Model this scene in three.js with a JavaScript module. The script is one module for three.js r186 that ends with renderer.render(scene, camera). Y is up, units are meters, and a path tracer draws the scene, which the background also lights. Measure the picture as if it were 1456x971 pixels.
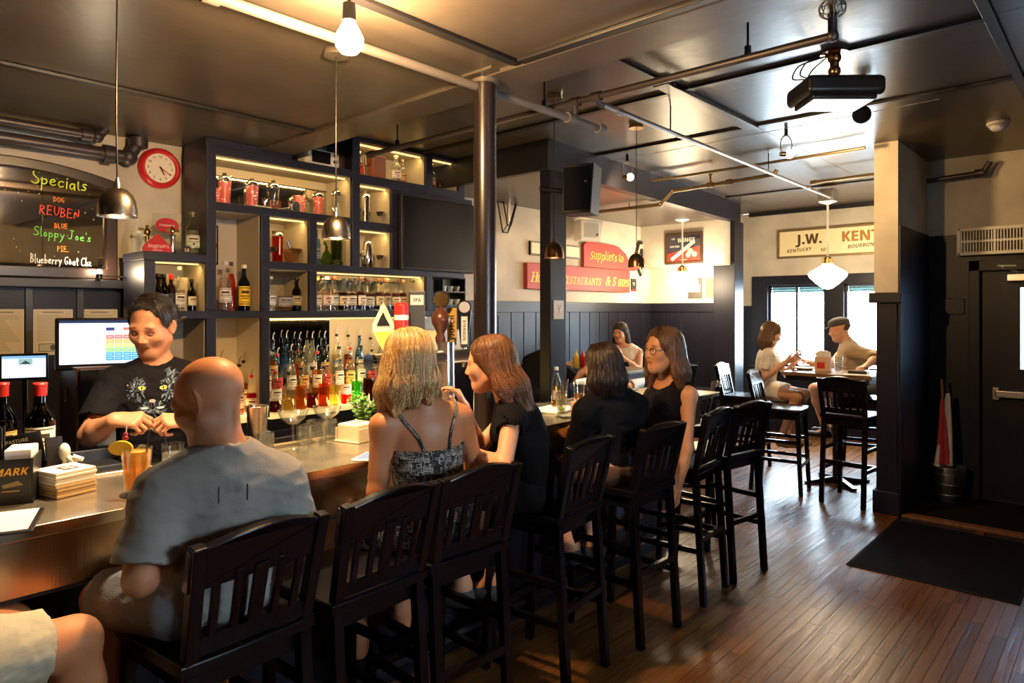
import * as THREE from 'three';
import { mergeGeometries, toCreasedNormals } from 'three/addons/utils/BufferGeometryUtils.js';
import { RoundedBoxGeometry } from 'three/addons/geometries/RoundedBoxGeometry.js';
import { ImprovedNoise } from 'three/addons/math/ImprovedNoise.js';
import { RectAreaLightUniformsLib } from 'three/addons/lights/RectAreaLightUniformsLib.js';

// ---------------------------------------------------------------- camera, sky, light, exposure
const scene = new THREE.Scene();
const camera = new THREE.PerspectiveCamera(53.13, 1456 / 971, 0.05, 200);
camera.position.set(0, 1.65, 0);
camera.rotation.set(0, THREE.MathUtils.degToRad(42.25), 0);
camera.setViewOffset(1456, 971, 0, 43.5, 1456, 971);
scene.background = new THREE.Color(0.66, 0.83, 1.0);      // bright hazy daylight outside the windows
scene.backgroundIntensity = 62.0;
const renderer = new THREE.WebGLRenderer({ antialias: true });
renderer.toneMapping = THREE.LinearToneMapping;
renderer.toneMappingExposure = 1.06;
renderer.shadowMap.enabled = true;
RectAreaLightUniformsLib.init();
const WARM = new THREE.Color(1.0, 0.60, 0.25), LED = new THREE.Color(1.0, 0.64, 0.21), SOFT = new THREE.Color(1.0, 0.78, 0.5);
const LIGHT = { bulb: 15, pendant: 6, globe: 8, ring: 6, led: 42, ledge: 22, mirror: 0.7 };
function pointLight(name, p, color, i, radius = 1) {
  const l = new THREE.PointLight(color, i); l.name = name; l.position.set(...p); l.castShadow = true; l.shadow.radius = radius; scene.add(l); return l;
}
function spotLight(name, p, t, color, i, angle, pen = 0.5, radius = 1) {
  const l = new THREE.SpotLight(color, i, 0, angle, pen); l.name = name; l.position.set(...p); l.target.position.set(...t); scene.add(l.target);
  l.castShadow = true; l.shadow.radius = radius; scene.add(l); return l;
}
function rectLight(name, p, look, w, h, color, i) {
  const l = new THREE.RectAreaLight(color, i, w, h); l.name = name; l.position.set(...p); l.lookAt(...look); scene.add(l); return l;
}

// ---------------------------------------------------------------- helpers
let seed = 7;
const rnd = () => { seed = (seed + 0x6d2b79f5) | 0; let t = Math.imul(seed ^ (seed >>> 15), 1 | seed); t = (t + Math.imul(t ^ (t >>> 7), 61 | t)) ^ t; return ((t ^ (t >>> 14)) >>> 0) / 4294967296; };
const rr = (a, b) => a + (b - a) * rnd();
const V = (x, y, z) => new THREE.Vector3(x, y, z);
const VA = (a) => (a.isVector3 ? a.clone() : new THREE.Vector3(...a));
const IN = new ImprovedNoise();
const noise = (x, y, z = 0.37) => IN.noise(x, y, z);
const fbm = (x, y, z = 0.5, o = 4) => { let s = 0, a = 0.5, f = 1; for (let i = 0; i < o; i++) { s += a * noise(x * f, y * f, z * f + i * 7.1); a *= 0.5; f *= 2.03; } return s; };
const R = (d) => THREE.MathUtils.degToRad(d);
const clamp = (x, a = 0, b = 1) => Math.min(b, Math.max(a, x));
const sstep = (a, b, x) => { const t = clamp((x - a) / (b - a)); return t * t * (3 - 2 * t); };
const used = {};
const numbered = (n) => { used[n] = (used[n] ?? -1) + 1; return used[n] ? `${n}_${String(used[n]).padStart(3, '0')}` : n; };
function merge(list) {
  list = list.flat().filter(Boolean);
  if (list.length === 1) return list[0];
  list = list.map((g) => { const h = g.index ? g.toNonIndexed() : g; for (const k of Object.keys(h.attributes)) if (!['position', 'normal', 'uv', 'color'].includes(k)) h.deleteAttribute(k); return h; });
  if (list.some((g) => g.attributes.color) && !list.every((g) => g.attributes.color)) list.forEach((g) => { if (!g.attributes.color) g.setAttribute('color', new THREE.BufferAttribute(new Float32Array(g.attributes.position.count * 3).fill(1), 3)); });
  list.forEach((g) => { if (!g.attributes.uv) g.setAttribute('uv', new THREE.BufferAttribute(new Float32Array(g.attributes.position.count * 2), 2)); });
  return mergeGeometries(list);
}
function tag(o, label, category, group, kind) { o.userData = {}; if (label) o.userData.label = label; if (category) o.userData.category = category; if (group) o.userData.group = group; if (kind) o.userData.kind = kind; return o; }
function sh(m) { m.castShadow = true; m.receiveShadow = true; return m; }
function thing(name, label, category, p = [0, 0, 0], ry = 0, group) { const o = new THREE.Group(); o.name = numbered(name); o.position.set(...p); o.rotation.y = ry; tag(o, label, category, group); scene.add(o); return o; }
function part(name, geo, mat, parent, label) { const m = sh(new THREE.Mesh(Array.isArray(geo) ? merge(geo) : geo, mat)); m.name = name; if (label) m.userData.label = label; parent.add(m); return m; }
function single(name, label, category, geo, mat, p = [0, 0, 0], ry = 0, group) { const m = sh(new THREE.Mesh(Array.isArray(geo) ? merge(geo) : geo, mat)); m.name = numbered(name); m.position.set(...p); m.rotation.y = ry; tag(m, label, category, group); scene.add(m); return m; }
function struct(name, geo, mat, parent) { const m = sh(new THREE.Mesh(Array.isArray(geo) ? merge(geo) : geo, mat)); m.name = parent ? name : numbered(name); if (!parent) m.userData = { kind: 'structure' }; (parent ?? scene).add(m); return m; }
function copy(o, p, ry, label, group) { const c = o.clone(); c.name = numbered(o.name.replace(/_\d{3}$/, '')); c.userData = { ...o.userData }; c.position.set(...p); c.rotation.y = ry ?? o.rotation.y; if (label) c.userData.label = label; if (group) c.userData.group = group; scene.add(c); return c; }
const at = (g, x, y, z, rx = 0, ry = 0, rz = 0) => { if (rx) g.rotateX(rx); if (rz) g.rotateZ(rz); if (ry) g.rotateY(ry); return g.translate(x, y, z); };
// uv in metres by the dominant axis of each face
function muv(g, s = 1, swap = false) {
  g = g.index ? g.toNonIndexed() : g; const p = g.attributes.position, n = p.count, uv = new Float32Array(n * 2), a = V(), b = V(), c = V();
  for (let i = 0; i < n; i += 3) {
    a.fromBufferAttribute(p, i); b.fromBufferAttribute(p, i + 1); c.fromBufferAttribute(p, i + 2);
    const N = b.clone().sub(a).cross(c.clone().sub(a)); const ax = Math.abs(N.x), ay = Math.abs(N.y), az = Math.abs(N.z);
    [a, b, c].forEach((q, k) => { let u, v; if (ay >= ax && ay >= az) { u = q.x; v = q.z; } else if (ax >= az) { u = q.z; v = q.y; } else { u = q.x; v = q.y; } if (swap) [u, v] = [v, u]; uv[(i + k) * 2] = u * s; uv[(i + k) * 2 + 1] = v * s; });
  }
  g.setAttribute('uv', new THREE.BufferAttribute(uv, 2)); return g;
}
const bx = (x0, x1, y0, y1, z0, z1) => new THREE.BoxGeometry(Math.abs(x1 - x0), Math.abs(y1 - y0), Math.abs(z1 - z0)).translate((x0 + x1) / 2, (y0 + y1) / 2, (z0 + z1) / 2);
const rb = (w, h, d, r, x = 0, y = 0, z = 0, seg = 2) => new RoundedBoxGeometry(w, h, d, seg, Math.min(r, w / 2.01, h / 2.01, d / 2.01)).translate(x, y, z);
const rbx = (x0, x1, y0, y1, z0, z1, r = 0.003) => rb(Math.abs(x1 - x0), Math.abs(y1 - y0), Math.abs(z1 - z0), r, (x0 + x1) / 2, (y0 + y1) / 2, (z0 + z1) / 2, 1);
const cyl = (r0, r1, h, x = 0, y = 0, z = 0, seg = 24, open = false) => new THREE.CylinderGeometry(r0, r1, h, seg, 1, open).translate(x, y, z);
const lathe = (pts, seg = 28, x = 0, y = 0, z = 0) => new THREE.LatheGeometry(pts.map((p) => new THREE.Vector2(p[0], p[1])), seg).translate(x, y, z);
function rod(a, b, r, seg = 10, r2 = r) { a = VA(a); b = VA(b); const d = b.clone().sub(a), g = new THREE.CylinderGeometry(r2, r, d.length(), seg); g.applyQuaternion(new THREE.Quaternion().setFromUnitVectors(V(0, 1, 0), d.clone().normalize())); return g.translate((a.x + b.x) / 2, (a.y + b.y) / 2, (a.z + b.z) / 2); }
function bar(a, b, w, d, upv = [0, 1, 0], r = 0) { // rectangular bar between two points
  a = VA(a); b = VA(b); const f = b.clone().sub(a), L = f.length(); f.normalize(); let u = VA(upv); const s = u.clone().cross(f).normalize(); u = f.clone().cross(s).normalize();
  const g = r ? new RoundedBoxGeometry(w, d, L, 1, r) : new THREE.BoxGeometry(w, d, L); g.applyMatrix4(new THREE.Matrix4().makeBasis(s, u, f)); return g.translate((a.x + b.x) / 2, (a.y + b.y) / 2, (a.z + b.z) / 2); }
function tube(pts, r, seg = 24, rs = 8, closed = false) { return new THREE.TubeGeometry(new THREE.CatmullRomCurve3(pts.map(VA), closed, 'catmullrom', 0.4), seg, r, rs, closed); }
function extr(pts, depth, bevel = 0, holes) { const s = new THREE.Shape(pts.map((p) => new THREE.Vector2(p[0], p[1]))); (holes ?? []).forEach((h) => s.holes.push(new THREE.Path(h.map((p) => new THREE.Vector2(p[0], p[1]))))); return new THREE.ExtrudeGeometry(s, { depth: depth - 2 * bevel, bevelEnabled: bevel > 0, bevelSize: bevel, bevelThickness: bevel, bevelSegments: 2, curveSegments: 16 }).translate(0, 0, bevel); }
const sph = (r, x = 0, y = 0, z = 0, sx = 1, sy = 1, sz = 1, s = 16) => new THREE.SphereGeometry(r, s, Math.round(s * 0.7)).scale(sx, sy, sz).translate(x, y, z);
// flat print facing +z, centred, w x h
const print = (w, h, x = 0, y = 0, z = 0) => new THREE.PlaneGeometry(w, h).translate(x, y, z);

// ---------------------------------------------------------------- textures
function dataTex(w, h, fn, srgb = false, rep = [1, 1]) {
  const d = new Uint8Array(w * h * 4);
  for (let y = 0; y < h; y++) for (let x = 0; x < w; x++) { const c = fn(x / w, y / h), i = (y * w + x) * 4; if (typeof c === 'number') d[i] = d[i + 1] = d[i + 2] = clamp(c) * 255; else { d[i] = clamp(c[0]) * 255; d[i + 1] = clamp(c[1]) * 255; d[i + 2] = clamp(c[2]) * 255; } d[i + 3] = 255; }
  const t = new THREE.DataTexture(d, w, h); t.wrapS = t.wrapT = THREE.RepeatWrapping; t.magFilter = THREE.LinearFilter; t.minFilter = THREE.LinearMipmapLinearFilter; if (srgb) t.colorSpace = THREE.SRGBColorSpace; t.repeat.set(...rep); t.needsUpdate = true; return t;
}
function canvasTex(w, h, draw) { const c = document.createElement('canvas'); c.width = w; c.height = h; const g = c.getContext('2d'); draw(g, w, h); const t = new THREE.CanvasTexture(c); t.colorSpace = THREE.SRGBColorSpace; return t; }
// tileable fbm: blend of shifted copies
const tfbm = (u, v, fx, fy, o = 4, s = 0) => { const f = (a, b) => fbm(a * fx + s, b * fy + s * 1.7, s + 0.3, o); const wu = u, wv = v; return f(u, v) * (1 - wu) * (1 - wv) + f(u - 1, v) * wu * (1 - wv) + f(u, v - 1) * (1 - wu) * wv + f(u - 1, v - 1) * wu * wv; };
const TX = {
  grain: dataTex(256, 512, (u, v) => { const g = tfbm(u, v, 18, 2.2, 4, 1), f = tfbm(u, v, 70, 5, 3, 5), k = 0.80 + g * 0.35 + f * 0.3; return [k, k * 0.97, k * 0.93]; }, true),
  wear: dataTex(512, 512, (u, v) => { const a = tfbm(u, v, 5, 5, 5, 3), b = tfbm(u, v, 40, 14, 3, 9); return 0.42 + a * 0.55 + b * 0.35; }),
  plaster: dataTex(256, 256, (u, v) => 0.5 + tfbm(u, v, 14, 14, 5, 2) * 0.9),
  fine: dataTex(256, 256, (u, v) => 0.5 + tfbm(u, v, 40, 40, 4, 4) * 0.9),
  brushed: dataTex(256, 256, (u, v) => 0.5 + tfbm(u, v, 60, 1.5, 3, 6) * 0.6),
  patina: dataTex(256, 256, (u, v) => { const a = tfbm(u, v, 6, 6, 5, 8), k = 0.86 + a * 0.38; return [k, k * 0.985, k * 0.96]; }, true),
  weave: dataTex(128, 128, (u, v) => 0.5 + 0.25 * Math.sin(u * 2 * Math.PI * 32) * Math.sin(v * 2 * Math.PI * 32) + tfbm(u, v, 20, 20, 2, 3) * 0.3),
  strand: dataTex(256, 64, (u, v) => { const k = 0.72 + tfbm(u, v, 60, 1.2, 4, 2) * 0.9; return [k, k, k]; }, true),
  paintmark: dataTex(256, 256, (u, v) => { const a = tfbm(u, v, 3, 3, 4, 11), k = 0.9 + a * 0.25; return [k, k, k]; }, true),
};
// ---------------------------------------------------------------- materials
const std = (o) => new THREE.MeshStandardMaterial(o);
const phy = (o) => new THREE.MeshPhysicalMaterial(o);
const C = (r, g, b) => new THREE.Color().setRGB(r, g, b);
const M = {
  cream: std({ color: C(0.66, 0.60, 0.49), roughness: 0.75, bumpMap: TX.plaster, bumpScale: 0.0015, map: TX.paintmark }),
  ceil: std({ color: C(0.095, 0.078, 0.066), roughness: 0.31, bumpMap: TX.plaster, bumpScale: 0.0012, map: TX.paintmark }),
  batten: std({ color: C(0.009, 0.0085, 0.011), roughness: 0.4 }),
  dark: phy({ color: C(0.009, 0.009, 0.016), specularIntensity: 0.5, roughness: 0.38, bumpMap: TX.plaster, bumpScale: 0.0008 }),
  shelf: std({ color: C(0.010, 0.010, 0.022), roughness: 0.42, bumpMap: TX.plaster, bumpScale: 0.0006 }),
  niche: std({ color: C(0.44, 0.38, 0.29), roughness: 0.7 }),
  mirror: std({ color: C(0.82, 0.82, 0.80), roughness: 0.02, metalness: 1 }),
  oldmirror: std({ color: C(0.55, 0.54, 0.52), roughness: 0.06, metalness: 1 }),
  black: std({ color: C(0.008, 0.008, 0.010), roughness: 0.3 }),
  matte: phy({ color: C(0.008, 0.008, 0.010), specularIntensity: 0.3, roughness: 0.85 }),
  rubber: phy({ color: C(0.006, 0.006, 0.009), specularIntensity: 0.15, roughness: 0.95, bumpMap: TX.fine, bumpScale: 0.004 }),
  screen: std({ color: C(0.004, 0.0035, 0.005), roughness: 0.25 }),
  top: std({ color: C(0.66, 0.60, 0.49), roughness: 0.24, metalness: 0.85, map: TX.patina, bumpMap: TX.fine, bumpScale: 0.0006 }),
  apron: phy({ color: C(0.40, 0.28, 0.17), roughness: 0.27, metalness: 1, bumpMap: TX.brushed, bumpScale: 0.0004 }),
  edge: std({ color: C(0.66, 0.58, 0.44), roughness: 0.2, metalness: 1 }),
  chrome: std({ color: C(0.78, 0.78, 0.80), roughness: 0.12, metalness: 1 }),
  steel: std({ color: C(0.55, 0.54, 0.53), roughness: 0.28, metalness: 1 }),
  brass: std({ color: C(0.62, 0.42, 0.18), roughness: 0.25, metalness: 1 }),
  pend: std({ color: C(0.50, 0.44, 0.37), roughness: 0.24, metalness: 1, bumpMap: TX.brushed, bumpScale: 0.0002 }),
  copper: std({ color: C(0.36, 0.19, 0.10), roughness: 0.28, metalness: 1 }),
  pipe: std({ color: C(0.055, 0.045, 0.05), roughness: 0.4, metalness: 0.4 }),
  conduit: std({ color: C(0.42, 0.42, 0.44), roughness: 0.35, metalness: 0.8 }),
  goldpipe: std({ color: C(0.30, 0.22, 0.12), roughness: 0.35, metalness: 0.8 }),
  white: std({ color: C(0.78, 0.77, 0.73), roughness: 0.55 }),
  paper: std({ color: C(0.76, 0.74, 0.68), roughness: 0.8 }),
  red: std({ color: C(0.50, 0.012, 0.015), roughness: 0.35 }),
  glass: phy({ color: C(0.97, 0.98, 0.97), roughness: 0.02, transmission: 1, thickness: 0, ior: 1.5 }),
  ice: phy({ color: C(0.90, 0.92, 0.92), roughness: 0.12, transmission: 1, thickness: 0, ior: 1.31 }),
  chair: phy({ color: C(0.0035, 0.003, 0.0045), specularIntensity: 0.55, roughness: 0.27, bumpMap: TX.fine, bumpScale: 0.0002 }),
  crystal: phy({ color: C(0.95, 0.96, 0.95), roughness: 0.03, transmission: 1, thickness: 0, ior: 1.95 }),
  skinA: std({ color: C(0.52, 0.27, 0.17), roughness: 0.5, vertexColors: true, bumpMap: TX.fine, bumpScale: 0.0004 }),
  wood: std({ color: C(0.26, 0.12, 0.055), roughness: 0.4, map: TX.grain }),
};
const glow = (c, i) => std({ color: C(0.02, 0.02, 0.02), emissive: c, emissiveIntensity: i, roughness: 0.5 });
const glassOf = (r, g, b, rough = 0.03) => phy({ color: C(r, g, b), roughness: rough, transmission: 1, thickness: 0, ior: 1.5 });
// ---------------------------------------------------------------- room shell
const XL = -4.95, ZE = -8.3, ZW = -9.4, YN = 2.80, YF = 3.02, ZS = -2.6, XP0 = -1.569, XP1 = -1.394, ZP = -6.15, ZA = -7.2, XR = 1.3, ZB = 2.2;
const floor = struct('floor', muv(bx(XL - 0.15, XR + 0.15, -0.12, -0.013, ZW - 0.15, ZB + 0.15)), M.dark);
{
  const tones = [[0.22, 0.086, 0.020], [0.25, 0.104, 0.026], [0.185, 0.072, 0.017], [0.23, 0.094, 0.023], [0.165, 0.066, 0.019], [0.285, 0.126, 0.032]];
  const mats = tones.map((c) => phy({ color: C(...c), specularIntensity: 0.5, roughness: 0.8, roughnessMap: TX.wear, map: TX.grain, bumpMap: TX.wear, bumpScale: 0.0008 }));
  const W = 0.0575, rows = [], kept = [], rest = tones.map(() => []);
  for (let x = XL; x < XR; x += W) {
    let z = ZB + 0.1 - rnd() * 1.2;
    while (z > ZW) { const L = rr(0.55, 1.5), z1 = Math.max(ZW, z - L), t = Math.floor(rnd() * tones.length); if (z - z1 > 0.05 && !(x > XP1 - 0.03 && z1 < ZP - 0.1)) rows.push([x, z, z1, t]); z = z1; }
  }
  for (const [x, z, z1, t] of rows) {
    const g = bx(x + 0.0009, x + W - 0.0009, -0.013, rr(-0.0007, 0), z1 + 0.0008, Math.min(z, ZB) - 0.0008); muv(g, 1.6);
    const a = g.attributes.uv, o1 = rnd(), o2 = rnd(); for (let i = 0; i < a.count; i++) a.setXY(i, a.getX(i) + o1, a.getY(i) * 0.5 + o2);
    const xc = x, zc = (z + z1) / 2;
    if (xc > -2.15 && xc < -0.35 && zc < -2.55 && zc > -7.4 && kept.length < 290) kept.push([g, t]); else rest[t].push(g);
  }
  for (const [g, t] of kept) part('floor_board', g, mats[t], floor);
  rest.forEach((l, t) => { const m = part('floor_boards', merge(l), mats[t], floor); m.userData.kind = 'stuff'; });
  part('alcove_flooring', muv(bx(XP1, 0.02, -0.013, 0, ZA, ZP - 0.12)), M.rubber, floor);
  part('threshold_strip', muv(rbx(XP1, 0.02, -0.013, 0.010, ZP - 0.13, ZP - 0.03, 0.004), 2), M.wood, floor);
}
// ceiling: painted sheets with battens over their joints
const ceiling = struct('ceiling', [bx(XL - 0.15, XR + 0.15, YF + 0.03, YF + 0.2, ZW - 0.15, ZB + 0.15)], M.dark);
{
  const P = (x0, x1, z0, z1, y, y1 = y + 0.06) => part('ceiling_panel', muv(bx(x0, x1, y, y1, z0, z1)), M.ceil, ceiling);
  const nx = [XL, -3.86, -2.1, -0.49, XR], nz = [ZB, -0.1, ZS];
  for (let i = 0; i < nx.length - 1; i++) for (let k = 0; k < nz.length - 1; k++) P(nx[i] + 0.002, nx[i + 1] - 0.002, nz[k + 1] + 0.002, nz[k] - 0.002, YN, YF + 0.05);
  const fx = [XL, -3.60, -2.07, -0.49, XR], fz = [ZS, -3.83, -4.93, -7.78, ZW];
  for (let i = 0; i < fx.length - 1; i++) for (let k = 0; k < fz.length - 1; k++) P(fx[i] + 0.002, fx[i + 1] - 0.002, fz[k + 1] + 0.002, fz[k] - 0.002, YF);
  const B = (x0, x1, z0, z1, y, m = M.batten, h = 0.018) => part('ceiling_batten', rbx(x0, x1, y - h, y, z0, z1, 0.004), m, ceiling);
  B(-3.885, -3.835, ZS, ZB, YN); B(-2.125, -2.075, -2.34, ZB, YN); B(-2.07, XR, -2.36, -2.31, YN);
  B(-2.09, -2.05, -3.83, ZS, YF); B(-2.13, -2.03, -4.93, -3.6, YF, M.ceil, 0.03);
  B(XL, -0.5, -3.855, -3.805, YF); B(XL, XR, -4.955, -4.905, YF); B(-3.6, XP0, -7.805, -7.755, YF); B(-0.515, -0.465, ZP, ZB, YF); B(XL, -2.1, -2.95, -2.87, YF, M.ceil, 0.05);
  part('ceiling_beam', muv(rbx(XL, XR, YN - 0.02, YF, ZS - 0.005, -2.36, 0.006)), M.ceil, ceiling);
  part('cornice', [rbx(-4.0, XP0, YF - 0.05, YF, ZW, ZW + 0.03)], M.batten, ceiling);
  // lowered part over the tables by the side wall
  part('soffit', muv(extr([[XL, 4.27], [-3.50, 4.27], [-3.76, -ZE], [XL, -ZE]], YF - 2.79).rotateX(-Math.PI / 2).translate(0, 2.79, 0)), M.ceil, ceiling);
  part('soffit_beam', muv(bar([-3.48, 2.8975, -4.24], [-3.745, 2.8975, ZE - 0.1], 0.10, 0.245)), M.dark, ceiling);
  part('soffit_header', muv(rbx(XL, -3.43, 2.775, YF, -4.27, -4.20, 0.006)), M.batten, ceiling);
}
// side wall behind the bar and along the tables
const wallLeft = struct('wall_left', muv(bx(XL - 0.15, XL, 0, YF + 0.1, ZW - 0.15, ZB + 0.15)), M.cream);
{
  part('wainscot_rail', [muv(rbx(XL, XL + 0.035, 1.635, 1.755, ZE, -3.98))], M.dark, wallLeft);
  for (let z = -3.98; z > ZE + 0.01; z -= 0.205) part('wainscot_board', muv(rbx(XL, XL + 0.022, 0.12, 1.637, Math.max(ZE, z - 0.199), z, 0.006)), M.dark, wallLeft);
  part('baseboard', rbx(XL, XL + 0.03, 0, 0.14, ZE, -3.98), M.dark, wallLeft);
  part('service_panel', muv(rbx(XL, XL + 0.02, 0, 1.82, -1.66, ZB)), M.dark, wallLeft);
  for (const z of [-1.62, -1.36, -1.09, -0.8]) part('panel_stile', rbx(XL + 0.02, XL + 0.035, 0.9, 1.82, z - 0.02, z + 0.02, 0.003), M.batten, wallLeft);
  part('mirror_ledge', rbx(XL, XL + 0.09, 1.79, 1.85, -1.70, ZB, 0.008), M.batten, wallLeft);
}
// end wall beside the window bay, with a boxed-in duct above
const wallEnd = struct('wall_end', muv(bx(XL, -3.75, 0, YF, ZE - 0.15, ZE)), M.cream);
part('duct_box', muv(bx(XL, -3.76, 2.23, 2.79, ZE, ZE + 0.25)), M.cream, wallEnd);
part('wainscot_rail', muv(rbx(XL, -3.9, 1.635, 1.755, ZE, ZE + 0.035)), M.dark, wallEnd);
for (let x = XL; x < -3.92; x += 0.245) part('wainscot_board', muv(rbx(x, Math.min(-3.9, x + 0.238), 0.12, 1.637, ZE, ZE + 0.022, 0.006)), M.dark, wallEnd);
const pillar = struct('pillar', muv(rbx(-3.99, -3.70, 0, 2.78, ZE - 0.2, ZE + 0.06, 0.006)), M.dark);
// bay with the windows
const wallBay = struct('wall_bay', [muv(bx(-4.25, -4.1, 0, YF, ZW - 0.15, ZE - 0.15))], M.cream);
const wallWin = struct('wall_window', [muv(bx(-4.25, -3.94, 0, YF, ZW - 0.15, ZW)), muv(bx(-3.94, XP0, 2.12, YF, ZW - 0.15, ZW)), muv(bx(-3.94, XP0, 0, 0.86, ZW - 0.15, ZW))], M.cream);
part('wainscot_panel', [muv(rbx(-4.1, XP0, 0, 0.84, ZW, ZW + 0.02)), muv(rbx(-4.1, -3.94, 0.84, 1.72, ZW, ZW + 0.02))], M.dark, wallWin);
for (let x = -4.05; x < -1.7; x += 0.5) part('wall_panel', muv(rbx(x, x + 0.42, 0.12, 0.76, ZW + 0.02, ZW + 0.032, 0.006)), M.dark, wallWin);
part('window_ledge', rbx(-3.98, XP0, 0.84, 0.89, ZW - 0.12, ZW + 0.1, 0.008), M.dark, wallWin);
part('window_casing', [rbx(-3.96, -3.74, 0.86, 2.13, ZW - 0.1, ZW + 0.025), rbx(-3.74, XP0, 2.0, 2.13, ZW - 0.1, ZW + 0.025), rbx(-2.987, -2.75, 0.86, 2.02, ZW - 0.1, ZW + 0.025), rbx(-1.98, -1.75, 0.86, 2.02, ZW - 0.1, ZW + 0.025)], M.dark, wallWin);
const blindMat = std({ color: C(0.10, 0.22, 0.24), roughness: 0.8 });
[[-3.74, -2.987], [-2.75, -1.98]].forEach(([a, b], i) => {
  const w = struct('window_' + (i + 1), [rbx(a, a + 0.03, 0.88, 2.0, ZW - 0.08, ZW - 0.03), rbx(b - 0.03, b, 0.88, 2.0, ZW - 0.08, ZW - 0.03), rbx(a, b, 0.88, 0.92, ZW - 0.08, ZW - 0.03), rbx(a, b, 1.97, 2.0, ZW - 0.08, ZW - 0.03)], M.dark);
  const mid = (a + b) / 2; part('mullion', rbx(mid - 0.014, mid + 0.014, 0.9, 1.98, ZW - 0.075, ZW - 0.035), M.batten, w);
  for (const [p, q] of [[a + 0.03, mid - 0.014], [mid + 0.014, b - 0.03]]) { part('pane', bx(p, q, 0.92, 1.97, ZW - 0.056, ZW - 0.054), M.glass, w); part('blind', [cyl(0.024, 0.024, q - p, 0, 0, 0, 12).rotateZ(Math.PI / 2).translate((p + q) / 2, 1.95, ZW - 0.10), bx(p, q, 1.90, 1.95, ZW - 0.102, ZW - 0.099)], blindMat, w); }
});
struct('wall_partition', [muv(bx(XP0, XP1, 1.72, YF, ZW - 0.15, ZP))], M.cream);
struct('column_base', [muv(rbx(XP0 + 0.012, XP1 - 0.012, 0, 1.72, ZW - 0.1, ZP - 0.012, 0.004)), rbx(XP0 - 0.035, XP1 + 0.03, 1.715, 1.80, ZP - 0.16, ZP + 0.03, 0.006), rbx(XP0 - 0.012, XP1 + 0.012, 0, 0.18, ZP - 0.2, ZP + 0.008, 0.005)], M.dark);
// entry alcove
struct('wall_alcove', [muv(bx(XP1, XP1 + 0.016, 0, 2.34, ZA, ZP - 0.01))], M.dark);
const wallAlc = struct('wall_entry', [muv(bx(XP1, -1.02, 0, YF, ZA - 0.15, ZA)), muv(bx(-0.06, XR, 0, YF, ZA - 0.15, ZA)), muv(bx(-1.02, -0.06, 2.03, YF, ZA - 0.15, ZA))], M.cream);
part('dark_dado', [muv(bx(XP1, -1.02, 0, 2.33, ZA, ZA + 0.012)), muv(bx(-0.06, XR, 0, 2.33, ZA, ZA + 0.012)), muv(bx(-1.02, -0.06, 2.03, 2.33, ZA, ZA + 0.012))], M.dark, wallAlc);
part('chair_rail', rbx(XP1, -1.1, 1.62, 1.76, ZA + 0.012, ZA + 0.03, 0.004), M.dark, wallAlc);
{
  const d = struct('door_1', [muv(bx(-0.99, -0.71, 0.0, 2.0, ZA - 0.09, ZA - 0.045)), muv(bx(-0.29, -0.09, 0.0, 2.0, ZA - 0.09, ZA - 0.045)), muv(bx(-0.71, -0.29, 0.0, 1.15, ZA - 0.09, ZA - 0.045)), muv(bx(-0.71, -0.29, 1.85, 2.0, ZA - 0.09, ZA - 0.045))], M.dark);
  part('door_frame', [rbx(-1.07, -0.99, 0, 2.09, ZA - 0.1, ZA + 0.03), rbx(-0.09, -0.01, 0, 2.09, ZA - 0.1, ZA + 0.03), rbx(-1.07, -0.01, 2.0, 2.09, ZA - 0.1, ZA + 0.03)], M.dark, d);
  part('door_sill', rbx(-1.02, -0.06, -0.012, 0.015, ZA - 0.14, ZA + 0.01, 0.004), M.dark, d);
  part('door_pane', bx(-0.71, -0.29, 1.15, 1.85, ZA - 0.07, ZA - 0.066), glassOf(0.32, 0.36, 0.40), d);
  part('push_bar', [rbx(-0.88, -0.2, 0.90, 0.965, ZA - 0.03, ZA + 0.02, 0.01), rbx(-0.90, -0.85, 0.88, 0.985, ZA - 0.045, ZA + 0.01), rbx(-0.22, -0.17, 0.88, 0.985, ZA - 0.045, ZA + 0.01)], M.steel, d);
  part('door_closer', [rbx(-0.80, -0.5, 1.90, 1.97, ZA - 0.045, ZA + 0.02, 0.01), bar([-0.72, 1.98, ZA - 0.02], [-0.86, 2.04, ZA + 0.03], 0.03, 0.012), bar([-0.86, 2.04, ZA + 0.03], [-0.6, 2.03, ZA + 0.01], 0.02, 0.01)], M.steel, d);
}
// room side with the shopfront window, and the wall behind (neither is in the frame; daylight falls in here)
const wallRight = struct('wall_right', [muv(bx(XR, XR + 0.15, 0, YF + 0.1, ZB, -1.5)), muv(bx(XR, XR + 0.15, 0, YF + 0.1, -2.1, ZA - 0.15)), muv(bx(XR, XR + 0.15, 0, 1.2, -2.1, -1.5)), muv(bx(XR, XR + 0.15, 2.05, YF + 0.1, -2.1, -1.5))], M.cream);
part('dark_dado', [muv(bx(XR - 0.012, XR, 0, 2.3, ZB, -1.5)), muv(bx(XR - 0.012, XR, 0, 2.3, ZA, -2.1))], M.dark, wallRight);
{
  const w = struct('window_3', [rbx(XR + 0.03, XR + 0.1, 1.2, 1.26, -2.1, -1.5), rbx(XR + 0.03, XR + 0.1, 1.99, 2.05, -2.1, -1.5), ...[-2.07, -1.53].map((z) => rbx(XR + 0.03, XR + 0.1, 1.12, 2.08, z - 0.03, z + 0.03))], M.dark);
  for (const z of [-1.80]) part('pane', bx(XR + 0.06, XR + 0.062, 1.16, 2.04, z - 0.25, z + 0.25), M.glass, w);
}
struct('wall_vestibule', [muv(bx(0.02, 0.14, 0, YF, ZA, ZP))], M.dark);
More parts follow.
